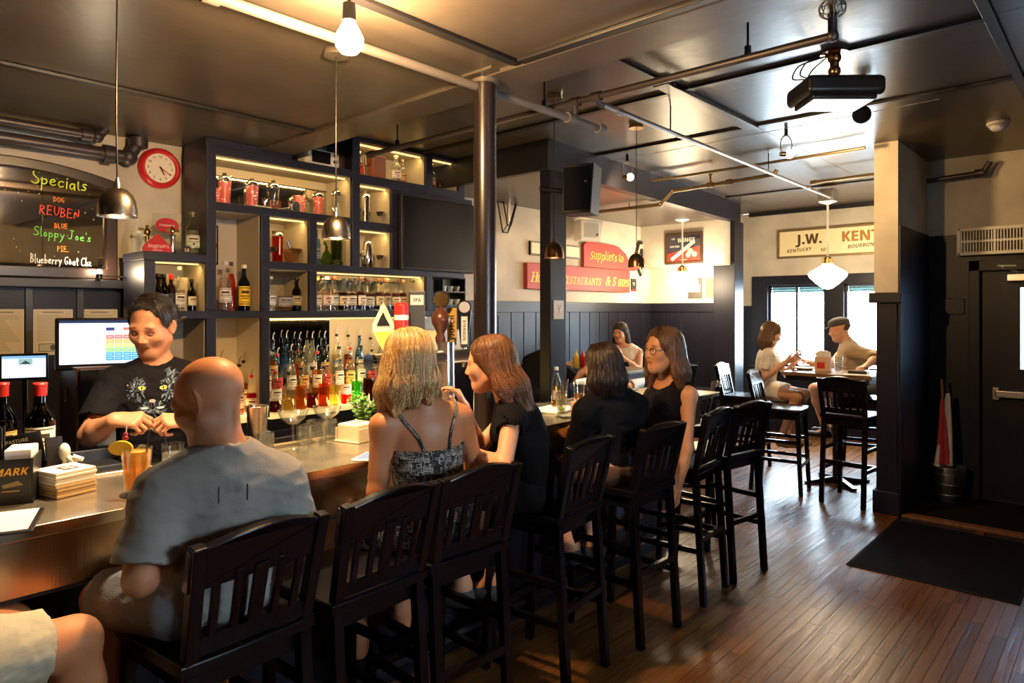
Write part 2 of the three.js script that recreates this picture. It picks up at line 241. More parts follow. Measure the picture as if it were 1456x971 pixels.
struct('wall_back', [muv(bx(XL, XR, 0, YF + 0.1, ZB, ZB + 0.15))], M.dark);
struct('pavement', muv(bx(-9, 6, -0.3, -0.15, -16, ZW - 0.16)), std({ color: C(0.45, 0.44, 0.42), roughness: 0.9, bumpMap: TX.fine, bumpScale: 0.003 }));
// steel column through the bar, and the timber post at the corner of the soffit
{
  const t = struct('steel_column', cyl(0.056, 0.056, YN, -2.36, YN / 2, -2.40, 40), std({ color: C(0.012, 0.008, 0.009), roughness: 0.3 }));
  part('column_cap', [bx(-2.5, -2.22, YN - 0.012, YN, -2.5, -2.3), cyl(0.072, 0.072, 0.02, -2.36, YN - 0.03, -2.40)], M.ceil, t);
  const p = struct('timber_post', muv(rbx(-3.54, -3.43, 0, 2.78, -4.44, -4.23, 0.006)), M.dark);
}
// ---------------------------------------------------------------- the bar
{
  const t = thing('bar_counter', 'long metal-topped bar counter with a brushed copper apron', 'bar counter', [-2.46, 0, -1.95]);
  const z0 = -2.40, z1 = 2.95;
  part('counter_top', muv(rb(0.54, 0.03, z1 - z0, 0.006, 0, 1.055, 0)), M.top, t);
  part('edge_strip', [rbx(0.266, 0.274, 1.038, 1.072, z0, z1, 0.003)], M.edge, t);
  part('drip_rail', [rbx(-0.275, -0.225, 1.07, 1.078, z0, z1, 0.003)], M.edge, t);
  part('apron', muv(bx(0.245, 0.262, 0.884, 1.042, z0, z1), 3), M.apron, t);
  part('front_panel', [muv(bx(-0.22, 0.02, 0, 1.04, z0 + 0.02, z1)), bx(0.02, 0.262, 0.875, 0.886, z0, z1)], M.dark, t);
  for (let z = z0 + 0.3; z < z1; z += 0.65) part('wall_panel', muv(rbx(0.02, 0.032, 0.2, 0.8, z, z + 0.55, 0.006)), M.dark, t);
  part('foot_rail', [rod([0.15, 0.16, z0 + 0.1], [0.15, 0.16, z1], 0.02, 12), ...[-2.2, -1.1, 0, 1.3, 2.6].map((z) => rod([0.02, 0.16, z], [0.15, 0.16, z], 0.012))], M.batten, t);
  part('under_shelf', bx(-0.27, -0.22, 0.3, 0.9, z0, z1), M.black, t);
}
// ---------------------------------------------------------------- back bar unit
const XF = -4.5, XB = -4.86;
const ZP_ = (u) => u; 
{
  const t = thing('back_bar_shelving', 'dark blue back bar shelving with lit open niches', 'shelving', [0, 0, 0]);
  const S = (n, x0, x1, y0, y1, z0, z1, m = M.shelf) => part(n, muv(rbx(x0, x1, y0, y1, z0, z1, 0.004)), m, t);
  // uprights
  S('upright', XB, XF, 0.1, 2.745, -2.036, -1.970); S('upright', XB, XF, 0.9, 2.33, -2.417, -2.352);
  S('upright', XB, XF, 1.64, 2.33, -2.793, -2.729); S('upright', XB, XF, 1.99, 3.015, -3.176, -3.104);
  S('upright', XB, XF, 1.99, 2.70, -3.556, -3.488); S('upright', XB, XF, 1.60, 2.0, -3.928, -3.858); S('upright', XB, XF, 2.70, 3.015, -3.93, -3.858); S('upright', XB, XF, 2.70, 3.015, -4.31, -4.24);
  // boards
  S('shelf_board', XB, XF + 0.005, 2.69, 2.745, -3.104, -1.975); S('shelf_board', XB, XF + 0.005, 2.32, 2.374, -3.104, -1.975); S('shelf_board', XB, XF + 0.005, 1.945, 2.0, -4.31, -2.354);
  S('shelf_board', XB, XF + 0.005, 1.600, 1.65, -3.928, -1.975); S('shelf_board', XB, XF + 0.005, 2.655, 2.728, -4.31, -3.104); S('shelf_board', XB, XF + 0.005, 2.295, 2.36, -3.556, -3.104);
  S('shelf_board', XB, XF + 0.005, 2.985, 3.018, -4.31, -3.104); S('shelf_board', XB, XF + 0.02, 1.60, 1.63, -4.75, -3.928);
  S('fascia', XB, XF - 0.02, 2.745, 2.80, -2.6, -1.975); S('fascia', XF - 0.05, XF - 0.01, 1.99, 2.67, -4.42, -3.556);
  // backs
  part('mirror_back', [bx(XB - 0.01, XB, 2.374, 2.62, -3.104, -2.036), bx(XB - 0.01, XB, 1.65, 1.90, -3.858, -2.793), bx(XB - 0.01, XB, 0.91, 1.60, -3.13, -2.417)], M.oldmirror, t);
  part('back_panel', [bx(XB - 0.01, XB, 2.62, 2.69, -3.104, -2.036), bx(XB - 0.01, XB, 1.90, 1.945, -3.858, -2.793), bx(XB - 0.01, XB, 0.91, 2.33, -2.354, -2.036), bx(XB - 0.01, XB, 1.65, 2.33, -2.729, -2.417), bx(XB - 0.01, XB, 2.0, 2.33, -3.104, -2.729), bx(XB - 0.01, XB, 2.0, 2.67, -3.5, -3.176), bx(XB - 0.01, XB, 2.728, 2.985, -4.24, -3.176), bx(XB - 0.01, XB, 0.91, 1.60, -3.928, -3.13)], M.niche, t);
  const lin = (y0, y1, za, zb, top = true) => [bx(XB, XF - 0.03, y0, y1, za, za + 0.004), bx(XB, XF - 0.03, y0, y1, zb - 0.004, zb), top && bx(XB, XF - 0.03, y1 - 0.004, y1, za, zb)].filter(Boolean);
  part('niche_lining', [...lin(2.374, 2.69, -3.104, -2.036), ...lin(2.0, 2.32, -2.729, -2.417), ...lin(2.0, 2.32, -3.104, -2.793), ...lin(2.36, 2.655, -3.488, -3.176), ...lin(2.0, 2.295, -3.488, -3.176), ...lin(2.728, 2.985, -3.858, -3.176), ...lin(2.728, 2.985, -4.24, -3.93), ...lin(1.65, 1.945, -3.858, -2.793), ...lin(1.65, 2.32, -2.352, -2.036), ...lin(1.65, 1.945, -2.729, -2.417), ...lin(0.92, 1.6, -2.352, -2.036, false), bx(XB, XF - 0.03, 1.596, 1.6, -3.92, -2.42)], M.niche, t);
  part('bead_trim', rod([XB + 0.004, 2.62, -3.1], [XB + 0.004, 2.62, -2.04], 0.004, 6), M.batten, t); part('bead_trim', rod([XB + 0.004, 1.90, -3.85], [XB + 0.004, 1.90, -2.8], 0.004, 6), M.batten, t);
  // bottle ledge: glowing acrylic step over a dark cooler front
  part('ledge_top', [rbx(XB, XF + 0.01, 0.885, 0.91, -3.93, -2.417, 0.003), rbx(XB, XF + 0.01, 0.885, 0.91, -2.352, -2.04, 0.003)], glow(LED, 1.1), t, 'glowing yellow bottle ledge');
  part('bottle_step', [rbx(XB, -4.68, 0.91, 0.99, -3.92, -2.43, 0.004), rbx(XB, -4.78, 0.99, 1.07, -3.92, -2.43, 0.004)], std({ color: C(0.35, 0.3, 0.2), roughness: 0.4 }), t);
  part('cooler_cabinet', [muv(bx(XB, XF - 0.02, 0.0, 0.885, -4.3, -1.975))], M.black, t);
  for (let k = 0; k < 4; k++) { const z = -4.28 + k * 0.63, d = part('cooler_door', rbx(XF - 0.02, XF + 0.005, 0.12, 0.80, z, z + 0.61, 0.006), M.shelf, t); part('door_handle', [rod([XF + 0.03, 0.70, z + 0.1], [XF + 0.03, 0.70, z + 0.5], 0.008), rod([XF, 0.70, z + 0.12], [XF + 0.03, 0.70, z + 0.12], 0.006), rod([XF, 0.70, z + 0.48], [XF + 0.03, 0.70, z + 0.48], 0.006)], M.steel, d); }
  // LED strips
  const strip = (y, z0, z1, x = XF - 0.07, i = LIGHT.led) => { part('led_strip', rbx(x - 0.012, x + 0.012, y - 0.012, y - 0.004, z0, z1, 0.003), glow(LED, 2.2), t, 'warm light strip'); rectLight('led_light', [x, y - 0.016, (z0 + z1) / 2], [x - 0.35, y - 0.5, (z0 + z1) / 2], z1 - z0, 0.02, LED, i); };
  strip(2.69, -3.08, -2.06); strip(1.945, -3.84, -2.81, XF - 0.07, LIGHT.led * 1.3); strip(2.32, -2.72, -2.43); strip(2.32, -3.09, -2.81); strip(2.655, -3.47, -3.19); strip(2.295, -3.47, -3.19, XF - 0.07, LIGHT.led * 1.2);
  strip(2.985, -3.84, -3.19); strip(2.985, -4.23, -3.95); strip(1.6, -3.9, -2.45, XF - 0.05, LIGHT.led * 1.1);
  rectLight('ledge_light', [XF - 0.16, 0.913, -3.17], [XF - 0.16, 2, -3.17], 1.48, 0.3, LED, LIGHT.ledge);
  rectLight('ledge_light', [XF - 0.16, 0.913, -2.2], [XF - 0.16, 2, -2.2], 0.3, 0.3, LED, LIGHT.ledge * 0.5);
}
{
  const t = thing('side_cabinet', 'low dark corner cabinet with a lit bottle niche beneath the beer signs', 'cabinet', [0, 0, 0]);
  const S = (n, x0, x1, y0, y1, z0, z1, m = M.shelf) => part(n, muv(rbx(x0, x1, y0, y1, z0, z1, 0.004)), m, t);
  S('top_board', XB, XF, 1.965, 2.02, -1.97, -1.585); S('upright', XB, XF, 0.9, 1.965, -1.655, -1.589); S('shelf_board', XB, XF + 0.005, 1.60, 1.65, -1.97, -1.655); S('bottom_cupboard', XB, XF - 0.01, 0.0, 0.9, -1.97, -1.59);
  part('lining', [bx(XB, XB + 0.004, 1.65, 1.965, -1.97, -1.655), bx(XB, XF - 0.03, 1.65, 1.965, -1.97, -1.966), bx(XB, XF - 0.03, 1.961, 1.965, -1.97, -1.655), bx(XB, XB + 0.004, 0.9, 1.6, -1.97, -1.655), bx(XB, XF - 0.03, 0.9, 1.6, -1.97, -1.966)], M.niche, t);
  part('mirror_back', bx(XB + 0.004, XB + 0.007, 1.66, 1.9, -1.88, -1.67), M.oldmirror, t);
  part('led_strip', rbx(XF - 0.09, XF - 0.066, 1.953, 1.961, -1.95, -1.67, 0.003), glow(LED, 2.0), t, 'warm light strip');
  rectLight('led_light', [XF - 0.078, 1.949, -1.81], [XF - 0.4, 1.4, -1.81], 0.28, 0.02, LED, LIGHT.led * 0.9);
}
// television in the shelving
{
  const t = thing('television', 'large switched-off flat television set in the back bar shelving', 'television', [XF + 0.03, 2.3, -4.06]);
  part('housing', rb(0.05, 0.62, 1.03, 0.008), M.black, t); part('screen', rb(0.006, 0.58, 0.99, 0.002, 0.026, 0.006, 0), M.screen, t); part('bracket', bx(-0.07, -0.02, -0.15, 0.15, -0.2, 0.2), M.black, t);
}
// ---------------------------------------------------------------- ceiling fittings
{
  const b = thing('bare_floodlight', 'bare glowing floodlight bulb hung from the ceiling conduit', 'lamp', [-2.02, 2.62, -1.38]);
  part('bulb', lathe([[0, -0.075], [0.03, -0.07], [0.046, -0.05], [0.05, -0.02], [0.03, 0.02], [0.018, 0.04], [0, 0.042]], 24), glow(new THREE.Color(1, 0.8, 0.5), 40), b, 'glowing warm bulb');
  part('socket', cyl(0.022, 0.024, 0.06, 0, 0.07, 0), M.batten, b); part('stem', rod([0, 0.09, 0], [0, 0.18, 0], 0.006), M.batten, b); part('canopy', cyl(0.05, 0.055, 0.02, 0, 0.17, 0), M.ceil, b);
  pointLight('bulb_light', [-2.02, 2.60, -1.38], WARM, LIGHT.bulb, 2);
}
const pendLabels = ['brushed metal dome pendant, first and largest, before the specials mirror', 'brushed metal dome pendant in front of the lit shaker niche', 'small copper-toned dome pendant in front of the timber post', 'small copper-toned dome pendant below the diamond-shaped sign'];
[[-2.6, 1.975, -0.831, YN], [-2.6, 1.968, -1.709, YN], [-2.72, 1.985, -3.393, YF], [-2.70, 1.972, -4.334, YF]].forEach(([x, y, z, H], i) => {
  const t = thing('dome_pendant', pendLabels[i], 'pendant lamp', [x, y, z], 0, 'dome pendants over the bar');
  part('shade', lathe([[0.0565, 0.002], [0.0625, 0.0], [0.063, 0.004], [0.0622, 0.03], [0.058, 0.055], [0.047, 0.078], [0.030, 0.094], [0.012, 0.101], [0.011, 0.1005], [0.029, 0.092], [0.045, 0.076], [0.055, 0.054], [0.0565, 0.03], [0.0565, 0.002]], 40), i < 2 ? M.pend : M.copper, t);
  part('cap', [cyl(0.010, 0.013, 0.022, 0, 0.108, 0), cyl(0.005, 0.008, 0.016, 0, 0.126, 0)], i < 2 ? M.steel : M.copper, t);
  if (i === 1) part('toggle', [rod([0, 0.11, 0], [-0.015, 0.135, 0.01], 0.004), rod([0, 0.11, 0], [0.008, 0.14, 0.012], 0.004)], M.steel, t);
  part('cord', tube([[0, 0.125, 0], [i ? 0.001 : -0.004, (H - y) * 0.45, 0.002], [0, H - y - 0.01, 0]], 0.0032, 12, 6), M.black, t);
  part('canopy', cyl(0.052, 0.055, 0.028, 0, H - y - 0.014, 0, 28), i < 2 ? M.ceil : M.brass, t);
  part('bulb', sph(0.024, 0, 0.03, 0, 1, 0.9, 1), glow(SOFT, 14), t, 'glowing bulb inside the shade');
  spotLight('pendant_light', [x, y + 0.004, z], [x, 0, z], SOFT, LIGHT.pendant, R(55), 0.5, 2);
});
const opal = phy({ color: C(0.85, 0.8, 0.7), roughness: 0.25, emissive: SOFT, emissiveIntensity: 2.0 });
[[-4.154, 2.01, -7.73, 2.79, 'white opal schoolhouse pendant by the framed wings poster'], [-2.45, 2.035, -7.80, 2.84, 'white opal schoolhouse pendant in front of the bay windows']].forEach(([x, y, z, H, lab], i) => {
  const t = thing('schoolhouse_pendant', lab, 'pendant lamp', [x, y, z]);
  part('globe', lathe([[0, -0.155], [0.05, -0.14], [0.12, -0.085], [0.185, -0.02], [0.20, 0.01], [0.185, 0.04], [0.11, 0.085], [0.06, 0.115], [0.05, 0.135], [0, 0.14]], 36), opal, t, 'glowing opal glass globe');
  part('fitter', [cyl(0.055, 0.058, 0.05, 0, 0.155, 0), cyl(0.018, 0.05, 0.03, 0, 0.195, 0)], M.brass, t); part('rod', rod([0, 0.2, 0], [0, H - y - 0.02, 0], 0.011), M.white, t); part('canopy', lathe([[0, -0.03], [0.03, -0.028], [0.085, -0.008], [0.088, 0], [0, 0]], 28, 0, H - y, 0), M.white, t);
  if (i) part('junction_box', rb(0.16, 0.13, 0.16, 0.004, 0, YF - y - 0.115, 0), M.conduit, t);
  pointLight('globe_light', [x, y - 0.01, z], SOFT, LIGHT.globe, 6);
});
// pipes
const pipe = (name, label, pts, r, mat, fit = []) => { const t = thing(name, label, 'pipe', [0, 0, 0]); for (let i = 0; i < pts.length - 1; i++) part('pipe_length', rod(pts[i], pts[i + 1], r, 16), mat, t); for (let i = 1; i < pts.length - 1; i++) part('elbow', sph(r * 1.35, ...pts[i]), mat, t); for (const [p, d, m] of fit) part('pipe_fitting', rod(V(...p).addScaledVector(V(...d), -0.03), V(...p).addScaledVector(V(...d), 0.03), r * 1.45, 14), m ?? mat, t); return t; };
pipe('ceiling_pipe', 'painted grey pipe running overhead past the bare floodlight to the black cross pipe', [[-2.37, 2.745, 1.6], [-2.37, 2.745, -3.42]], 0.021, std({ color: C(0.13, 0.115, 0.11), roughness: 0.4 }), [[[-2.37, 2.745, -3.1], [0, 0, 1]], [[-2.37, 2.745, -3.4], [0, 0, 1]], [[-2.37, 2.745, -1.05], [0, 0, 1]]]);
const cross = pipe('ceiling_pipe', 'black cross pipe below the ceiling ending at the caged sprinkler', [[-4.34, 2.85, -3.15], [-0.97, 2.85, -3.15], [-0.97, 2.95, -3.15]], 0.019, M.pipe, [[[-2.37, 2.85, -3.15], [1, 0, 0]], [[-2.22, 2.85, -3.15], [1, 0, 0]], [[-4.32, 2.85, -3.15], [1, 0, 0]]]);
part('drop', rod([-2.37, 2.85, -3.15], [-2.37, 2.745, -3.15], 0.018), M.pipe, cross); part('drop', rod([-2.24, 2.85, -3.15], [-2.26, 2.83, -3.26], 0.018), M.pipe, cross);
for (const x of [-4.0, -2.6, -1.35]) part('hanger', [rod([x, 2.85, -3.15], [x, YF, -3.15], 0.006), cyl(0.016, 0.016, 0.05, x, 2.88, -3.15)], M.batten, cross);
const wc = pipe('conduit', 'shiny galvanised conduit leading to the junction box of the window pendant', [[-2.26, 2.84, -3.26], [-2.40, 2.87, -7.72]], 0.0155, M.conduit, [[[-2.27, 2.84, -3.45], [0, 0, 1]], [[-2.37, 2.868, -6.95], [0, 0, 1]]]);
for (const z of [-4.1, -5.9]) part('hanger', rod([-2.29 - (z + 4.1) * -0.03, 2.85, z], [-2.29 - (z + 4.1) * -0.03, YF, z], 0.005), M.batten, wc);
const gp = pipe('ceiling_pipe', 'bronze painted pipe with an offset bend above the post speaker', [[-4.6, 2.74, -6.2], [-3.58, 2.74, -6.2], [-3.44, 2.86, -6.2], [-2.36, 2.86, -6.06], [-2.33, 2.9, -6.06]], 0.018, M.goldpipe, [[[-3.0, 2.86, -6.14], [1, 0, 0.1]], [[-2.8, 2.86, -6.11], [1, 0, 0.1]]]);
part('hanger', rod([-3.95, 2.74, -6.2], [-3.95, YF - 0.02, -6.2], 0.005), M.batten, gp); part('sprinkler_drop', [rod([-3.0, 2.86, -6.14], [-2.98, 2.94, -6.1], 0.012), cyl(0.02, 0.02, 0.015, -2.98, 2.95, -6.1)], M.brass, gp);
pipe('ceiling_pipe', 'thin straight bronze pipe close under the far ceiling', [[-3.65, 2.945, -5.98], [-1.57, 2.945, -5.9]], 0.013, M.goldpipe);
pipe('ceiling_pipe', 'short bronze pipe above the window pendant junction box', [[-2.36, 2.92, -7.0], [-1.57, 2.92, -6.95]], 0.015, M.goldpipe, [[[-2.33, 2.92, -7.0], [1, 0, 0]]]);
pipe('alcove_pipe', 'black pipe with an elbow high on the entry alcove wall', [[-1.37, 2.82, -7.08], [-0.95, 2.84, -7.08], [-0.9, 2.93, -7.08]], 0.024, M.pipe, [[[-0.98, 2.84, -7.08], [1, 0, 0]]]);
pipe('wall_pipe', 'thick black pipe above the specials mirror, lower of the two', [[-4.86, 2.655, 1.5], [-4.86, 2.655, -1.62], [-4.86, 2.8, -1.70]], 0.04, M.pipe, [[[-4.86, 2.655, -1.5], [0, 0, 1]], [[-4.86, 2.76, -1.68], [0, 1, 0]]]);
pipe('wall_pipe', 'black pipe above the specials mirror, upper of the two', [[-4.80, 2.74, 1.5], [-4.80, 2.74, -1.42], [-4.80, 2.8, -1.47]], 0.027, M.pipe, [[[-4.80, 2.74, -1.36], [0, 0, 1]]]);
{
  const t = thing('caged_sprinkler', 'sprinkler head in a round wire cage at the end of the black pipe', 'sprinkler', [-0.97, 2.95, -3.15]);
  for (let k = 0; k < 6; k++) { const a = k * Math.PI / 6; part('cage_wire', new THREE.TorusGeometry(0.055, 0.0025, 6, 28).scale(1, 0.8, 1).rotateY(a).translate(0, 0.02, 0), M.steel, t); }
  part('cage_ring', new THREE.TorusGeometry(0.054, 0.0025, 6, 28).rotateX(Math.PI / 2).translate(0, 0.02, 0), M.steel, t); part('sprinkler_head', [cyl(0.012, 0.016, 0.05, 0, 0.01, 0), cyl(0.022, 0.022, 0.004, 0, 0.04, 0)], M.brass, t);
}
{
  const t = thing('projector', 'black ceiling projector on a short mount with trailing cables', 'projector', [-1.16, 2.80, -3.80], R(222));
  part('body', [rb(0.40, 0.10, 0.30, 0.03), rb(0.33, 0.03, 0.24, 0.012, 0, -0.055, 0)], M.black, t);
  for (let k = 0; k < 7; k++) part('vent_slat', rb(0.012, 0.05, 0.004, 0.001, 0.02 + k * 0.022, 0, 0.151), M.matte, t);
  part('lens', [cyl(0.045, 0.05, 0.04, 0, 0, 0, 28).rotateX(Math.PI / 2).translate(-0.11, 0, 0.16)], M.screen, t); part('lens_ring', new THREE.TorusGeometry(0.048, 0.006, 8, 28).translate(-0.11, 0, 0.178), M.steel, t);
  part('mount', [cyl(0.022, 0.022, 0.10, 0, 0.15, 0), cyl(0.06, 0.07, 0.02, 0, 0.21, 0), rb(0.14, 0.015, 0.10, 0.004, 0, 0.062, 0), sph(0.032, 0, 0.11, 0), sph(0.034, 0, 0.18, 0)], M.copper, t);
  for (const [a, b] of [[0.10, 0.10], [0.13, 0.14], [0.17, 0.12]]) part('cable', tube([[0.02, 0.2, 0.02], [a, b + 0.03, 0.03], [a + 0.05, b - 0.05, 0.0], [a, 0.05, -0.05]], 0.004, 24, 6), M.black, t);
}
single('ceiling_ball', 'small matt black ball hanging under the ceiling beside the projector', 'ball', [sph(0.056, 0, 0, 0), rod([0, 0.05, 0], [0, 0.14, 0], 0.003), rod([-0.03, 0.07, 0], [0.12, 0.075, 0], 0.003)], M.matte, [-1.26, 2.885, -4.66]);
{ const t = thing('smoke_detector', 'round white smoke detector on the ceiling before the entry', 'smoke detector', [-0.72, YF, -6.05]); part('base', cyl(0.072, 0.075, 0.02, 0, -0.01, 0), M.white, t); part('cover', lathe([[0, -0.062], [0.035, -0.06], [0.05, -0.045], [0.066, -0.02], [0, -0.02]], 28), M.white, t); part('sensor_vent', [0, 1, 2, 3, 4].map((k) => rb(0.012, 0.012, 0.004, 0.001, 0.052 * Math.cos(k * 1.26), -0.036, 0.052 * Math.sin(k * 1.26))), M.matte, t); }
[[-3.27, -5.1, 'hanging ring lamp with a round bulb above the timber post speaker', [-4.9, 1.7, -6.6]], [-1.913, -5.15, 'hanging ring lamp with a round bulb under the ceiling panels', [-1.3, 1.9, -6.9]]].forEach(([x, z, lab, aim]) => {
  const t = thing('ring_lamp', lab, 'lamp', [x, 2.82, z], R(40)); part('stem', cyl(0.013, 0.013, 0.055, 0, 0.17, 0), M.batten, t); part('ring', new THREE.TorusGeometry(0.042, 0.004, 8, 32).scale(1, 1.7, 1).translate(0, 0.068, 0), M.conduit, t); part('socket', cyl(0.016, 0.02, 0.05, 0, 0, 0).rotateZ(Math.PI / 2).translate(-0.02, 0.0, 0), M.brass, t); part('bulb', sph(0.034, 0.025, 0, 0.0), glow(SOFT, 5), t, 'round lit bulb'); const bp = V(0.025, 0, 0).applyAxisAngle(V(0, 1, 0), R(40)); spotLight('ring_light', [x + bp.x * 2.6, 2.80, z + bp.z * 2.6], aim, WARM, LIGHT.ring, R(66), 0.5, 2);
});
{ const t = thing('support_wire', 'thin wire stretched across under the far ceiling', 'wire', [0, 0, 0]); part('wire', rod([-3.6, 2.985, -5.12], [-0.9, 2.985, -5.0], 0.0025, 6), M.conduit, t); }
{ const t = thing('loudspeaker', 'black loudspeaker on a bracket at the top of the timber post', 'loudspeaker', [-3.16, 2.58, -4.28], R(20)); part('cabinet', extr([[-0.125, -0.18], [0.10, -0.18], [0.125, 0.18], [-0.10, 0.18]], 0.24, 0.006).translate(0, 0, -0.12), std({ color: C(0.012, 0.011, 0.014), roughness: 0.45 }), t); part('grille', rb(0.21, 0.33, 0.006, 0.003, 0, 0, 0.122), M.matte, t); part('badge', rb(0.02, 0.012, 0.003, 0.001, 0.07, 0.05, 0.127), M.steel, t); part('bracket', [rod([-0.10, 0, 0], [-0.31, 0.02, 0.10], 0.018), rod([-0.10, 0.02, -0.02], [-0.22, 0.16, 0.05], 0.006)], M.black, t); }
{ const t = thing('loudspeaker', 'small white loudspeaker on the wall above the red supplier sign', 'loudspeaker', [XL + 0.17, 2.60, -6.62], R(68)); part('cabinet', extr([[-0.15, -0.11], [0.11, -0.11], [0.15, 0.11], [-0.15, 0.11]], 0.17, 0.01).translate(0, 0, -0.085), M.white, t); part('grille', rb(0.2, 0.17, 0.005, 0.003, -0.02, 0, 0.086), std({ color: C(0.5, 0.49, 0.46), roughness: 0.9 }), t); part('badge', rb(0.025, 0.02, 0.004, 0.001, 0.06, -0.05, 0.09), M.matte, t); }
{ const t = thing('air_grille', 'white slatted ventilation grille over the entry door', 'ventilation grille', [-0.62, 2.255, ZA + 0.06]); part('housing', [rb(1.04, 0.03, 0.12, 0.006, 0, 0.105, 0), rb(1.04, 0.03, 0.12, 0.006, 0, -0.105, 0), rb(0.03, 0.24, 0.12, 0.006, -0.51, 0, 0), rb(0.03, 0.24, 0.12, 0.006, 0.51, 0, 0), rb(1.0, 0.02, 0.10, 0.003, 0, 0.0, 0)], M.white, t); part('recess', bx(-0.5, 0.5, -0.1, 0.1, -0.055, -0.03), M.matte, t); for (let k = 0; k < 46; k++) part('slat', bx(-0.495 + k * 0.0218, -0.487 + k * 0.0218, -0.095, 0.095, -0.03, 0.045), M.white, t); for (const x of [-0.25, 0, 0.25]) part('rib', bx(x - 0.008, x + 0.008, -0.1, 0.1, -0.03, 0.055), M.white, t); }
{ const t = thing('air_grille', 'white ventilation grille on the shopfront side wall seen in the mirror', 'ventilation grille', [XR - 0.03, 2.62, -0.6], R(-90)); part('housing', [rb(0.7, 0.03, 0.06, 0.006, 0, 0.14, 0), rb(0.7, 0.03, 0.06, 0.006, 0, -0.14, 0), rb(0.03, 0.3, 0.06, 0.006, -0.34, 0, 0), rb(0.03, 0.3, 0.06, 0.006, 0.34, 0, 0)], M.white, t); for (let k = 0; k < 22; k++) part('slat', bx(-0.32 + k * 0.03, -0.308 + k * 0.03, -0.13, 0.13, -0.02, 0.02), M.white, t); }

// ---------------------------------------------------------------- signs and pictures
const wallX = (t) => { t.rotation.y = Math.PI / 2; return t; };
const ink = (tex, rough = 0.6) => std({ map: tex, roughness: rough });
const GLYPH = { S: '0.55,0.88 0.35,1 0.1,0.85 0.15,0.6 0.5,0.4 0.55,0.15 0.3,0 0.02,0.12', p: '0.08,0.5 0.08,-0.4|0.08,0.35 0.3,0.5 0.48,0.28 0.3,0.02 0.08,0.12', e: '0.06,0.25 0.45,0.28 0.36,0.5 0.1,0.42 0.06,0.15 0.24,0 0.46,0.1', c: '0.45,0.42 0.25,0.5 0.05,0.25 0.2,0 0.46,0.1', i: '0.12,0.5 0.12,0.0|0.13,0.7 0.14,0.73', a: '0.44,0.42 0.22,0.5 0.05,0.22 0.2,0 0.42,0.18 0.44,0.48 0.46,0.0', l: '0.12,1 0.1,0.1 0.22,0', s: '0.4,0.45 0.2,0.5 0.1,0.36 0.38,0.18 0.3,0.02 0.04,0.05', D: '0.1,1 0.1,0|0.02,1 0.4,0.92 0.58,0.5 0.4,0.06 0.02,0', O: '0.35,1 0.06,0.7 0.08,0.2 0.35,0 0.6,0.25 0.58,0.75 0.35,1', G: '0.58,0.85 0.35,1 0.06,0.6 0.2,0.05 0.55,0.1 0.58,0.42 0.36,0.42', R: '0.1,1 0.08,0|0.04,0.95 0.45,0.95 0.5,0.65 0.1,0.5 0.58,0', E: '0.1,1 0.08,0|0.06,1 0.52,0.98|0.1,0.52 0.44,0.54|0.06,0 0.55,0.03', U: '0.08,1 0.08,0.3 0.3,0 0.52,0.3 0.54,1', B: '0.1,1 0.09,0|0.04,0.98 0.42,0.9 0.4,0.58 0.1,0.52 0.52,0.36 0.44,0.05 0.04,0', N: '0.08,0 0.1,1 0.52,0.04 0.54,1', L: '0.1,1 0.08,0 0.5,0.02', o: '0.25,0.5 0.05,0.25 0.22,0 0.45,0.22 0.25,0.5', y: '0.06,0.5 0.24,0.12|0.46,0.5 0.26,-0.1 0.05,-0.4', J: '0.15,1 0.6,1|0.4,1 0.4,0.2 0.22,0 0.04,0.15', "'": '0.1,1 0.08,0.8', P: '0.1,1 0.09,0|0.04,0.96 0.45,0.92 0.44,0.6 0.1,0.5', I: '0.2,1 0.2,0|0.06,1 0.36,1|0.06,0 0.36,0', '.': '0.1,0.02 0.12,0.04', u: '0.06,0.5 0.08,0.12 0.24,0 0.44,0.15 0.44,0.5 0.46,0', b: '0.1,1 0.1,0.02|0.1,0.3 0.3,0.5 0.46,0.25 0.3,0 0.1,0.1', r: '0.1,0.5 0.1,0|0.1,0.3 0.22,0.48 0.4,0.44', t: '0.2,0.85 0.2,0.1 0.36,0.02|0.04,0.52 0.4,0.55', C: '0.58,0.85 0.35,1 0.06,0.6 0.15,0.1 0.4,0 0.6,0.14', h: '0.1,1 0.09,0|0.1,0.3 0.3,0.5 0.42,0.3 0.43,0', z: '0.06,0.48 0.44,0.48 0.06,0.02 0.46,0.03' };
function marker(g, text, x, y, size, col, wide = 1, slope = 0, pen = 0.085) { // single-stroke marker lettering
  g.save(); g.translate(x, y); g.rotate(slope); g.strokeStyle = col; g.lineWidth = size * pen; g.lineCap = g.lineJoin = 'round'; let cx = 0;
  for (const ch of text) { const gl = GLYPH[ch]; if (!gl) { cx += size * 0.32 * wide; continue; } let w = 0; const jy = rr(-0.04, 0.04) * size; for (const st of gl.split('|')) { const p = st.split(' ').map((q) => q.split(',').map(Number)); p.forEach((q) => (w = Math.max(w, q[0]))); const X = (q) => cx + q[0] * size * wide, Y = (q) => jy - q[1] * size; g.beginPath(); g.moveTo(X(p[0]), Y(p[0])); for (let i = 1; i < p.length - 1; i++) g.quadraticCurveTo(X(p[i]), Y(p[i]), (X(p[i]) + X(p[i + 1])) / 2, (Y(p[i]) + Y(p[i + 1])) / 2); g.lineTo(X(p[p.length - 1]), Y(p[p.length - 1])); g.stroke(); } cx += (w + 0.13) * size * wide; }
  g.restore();
}
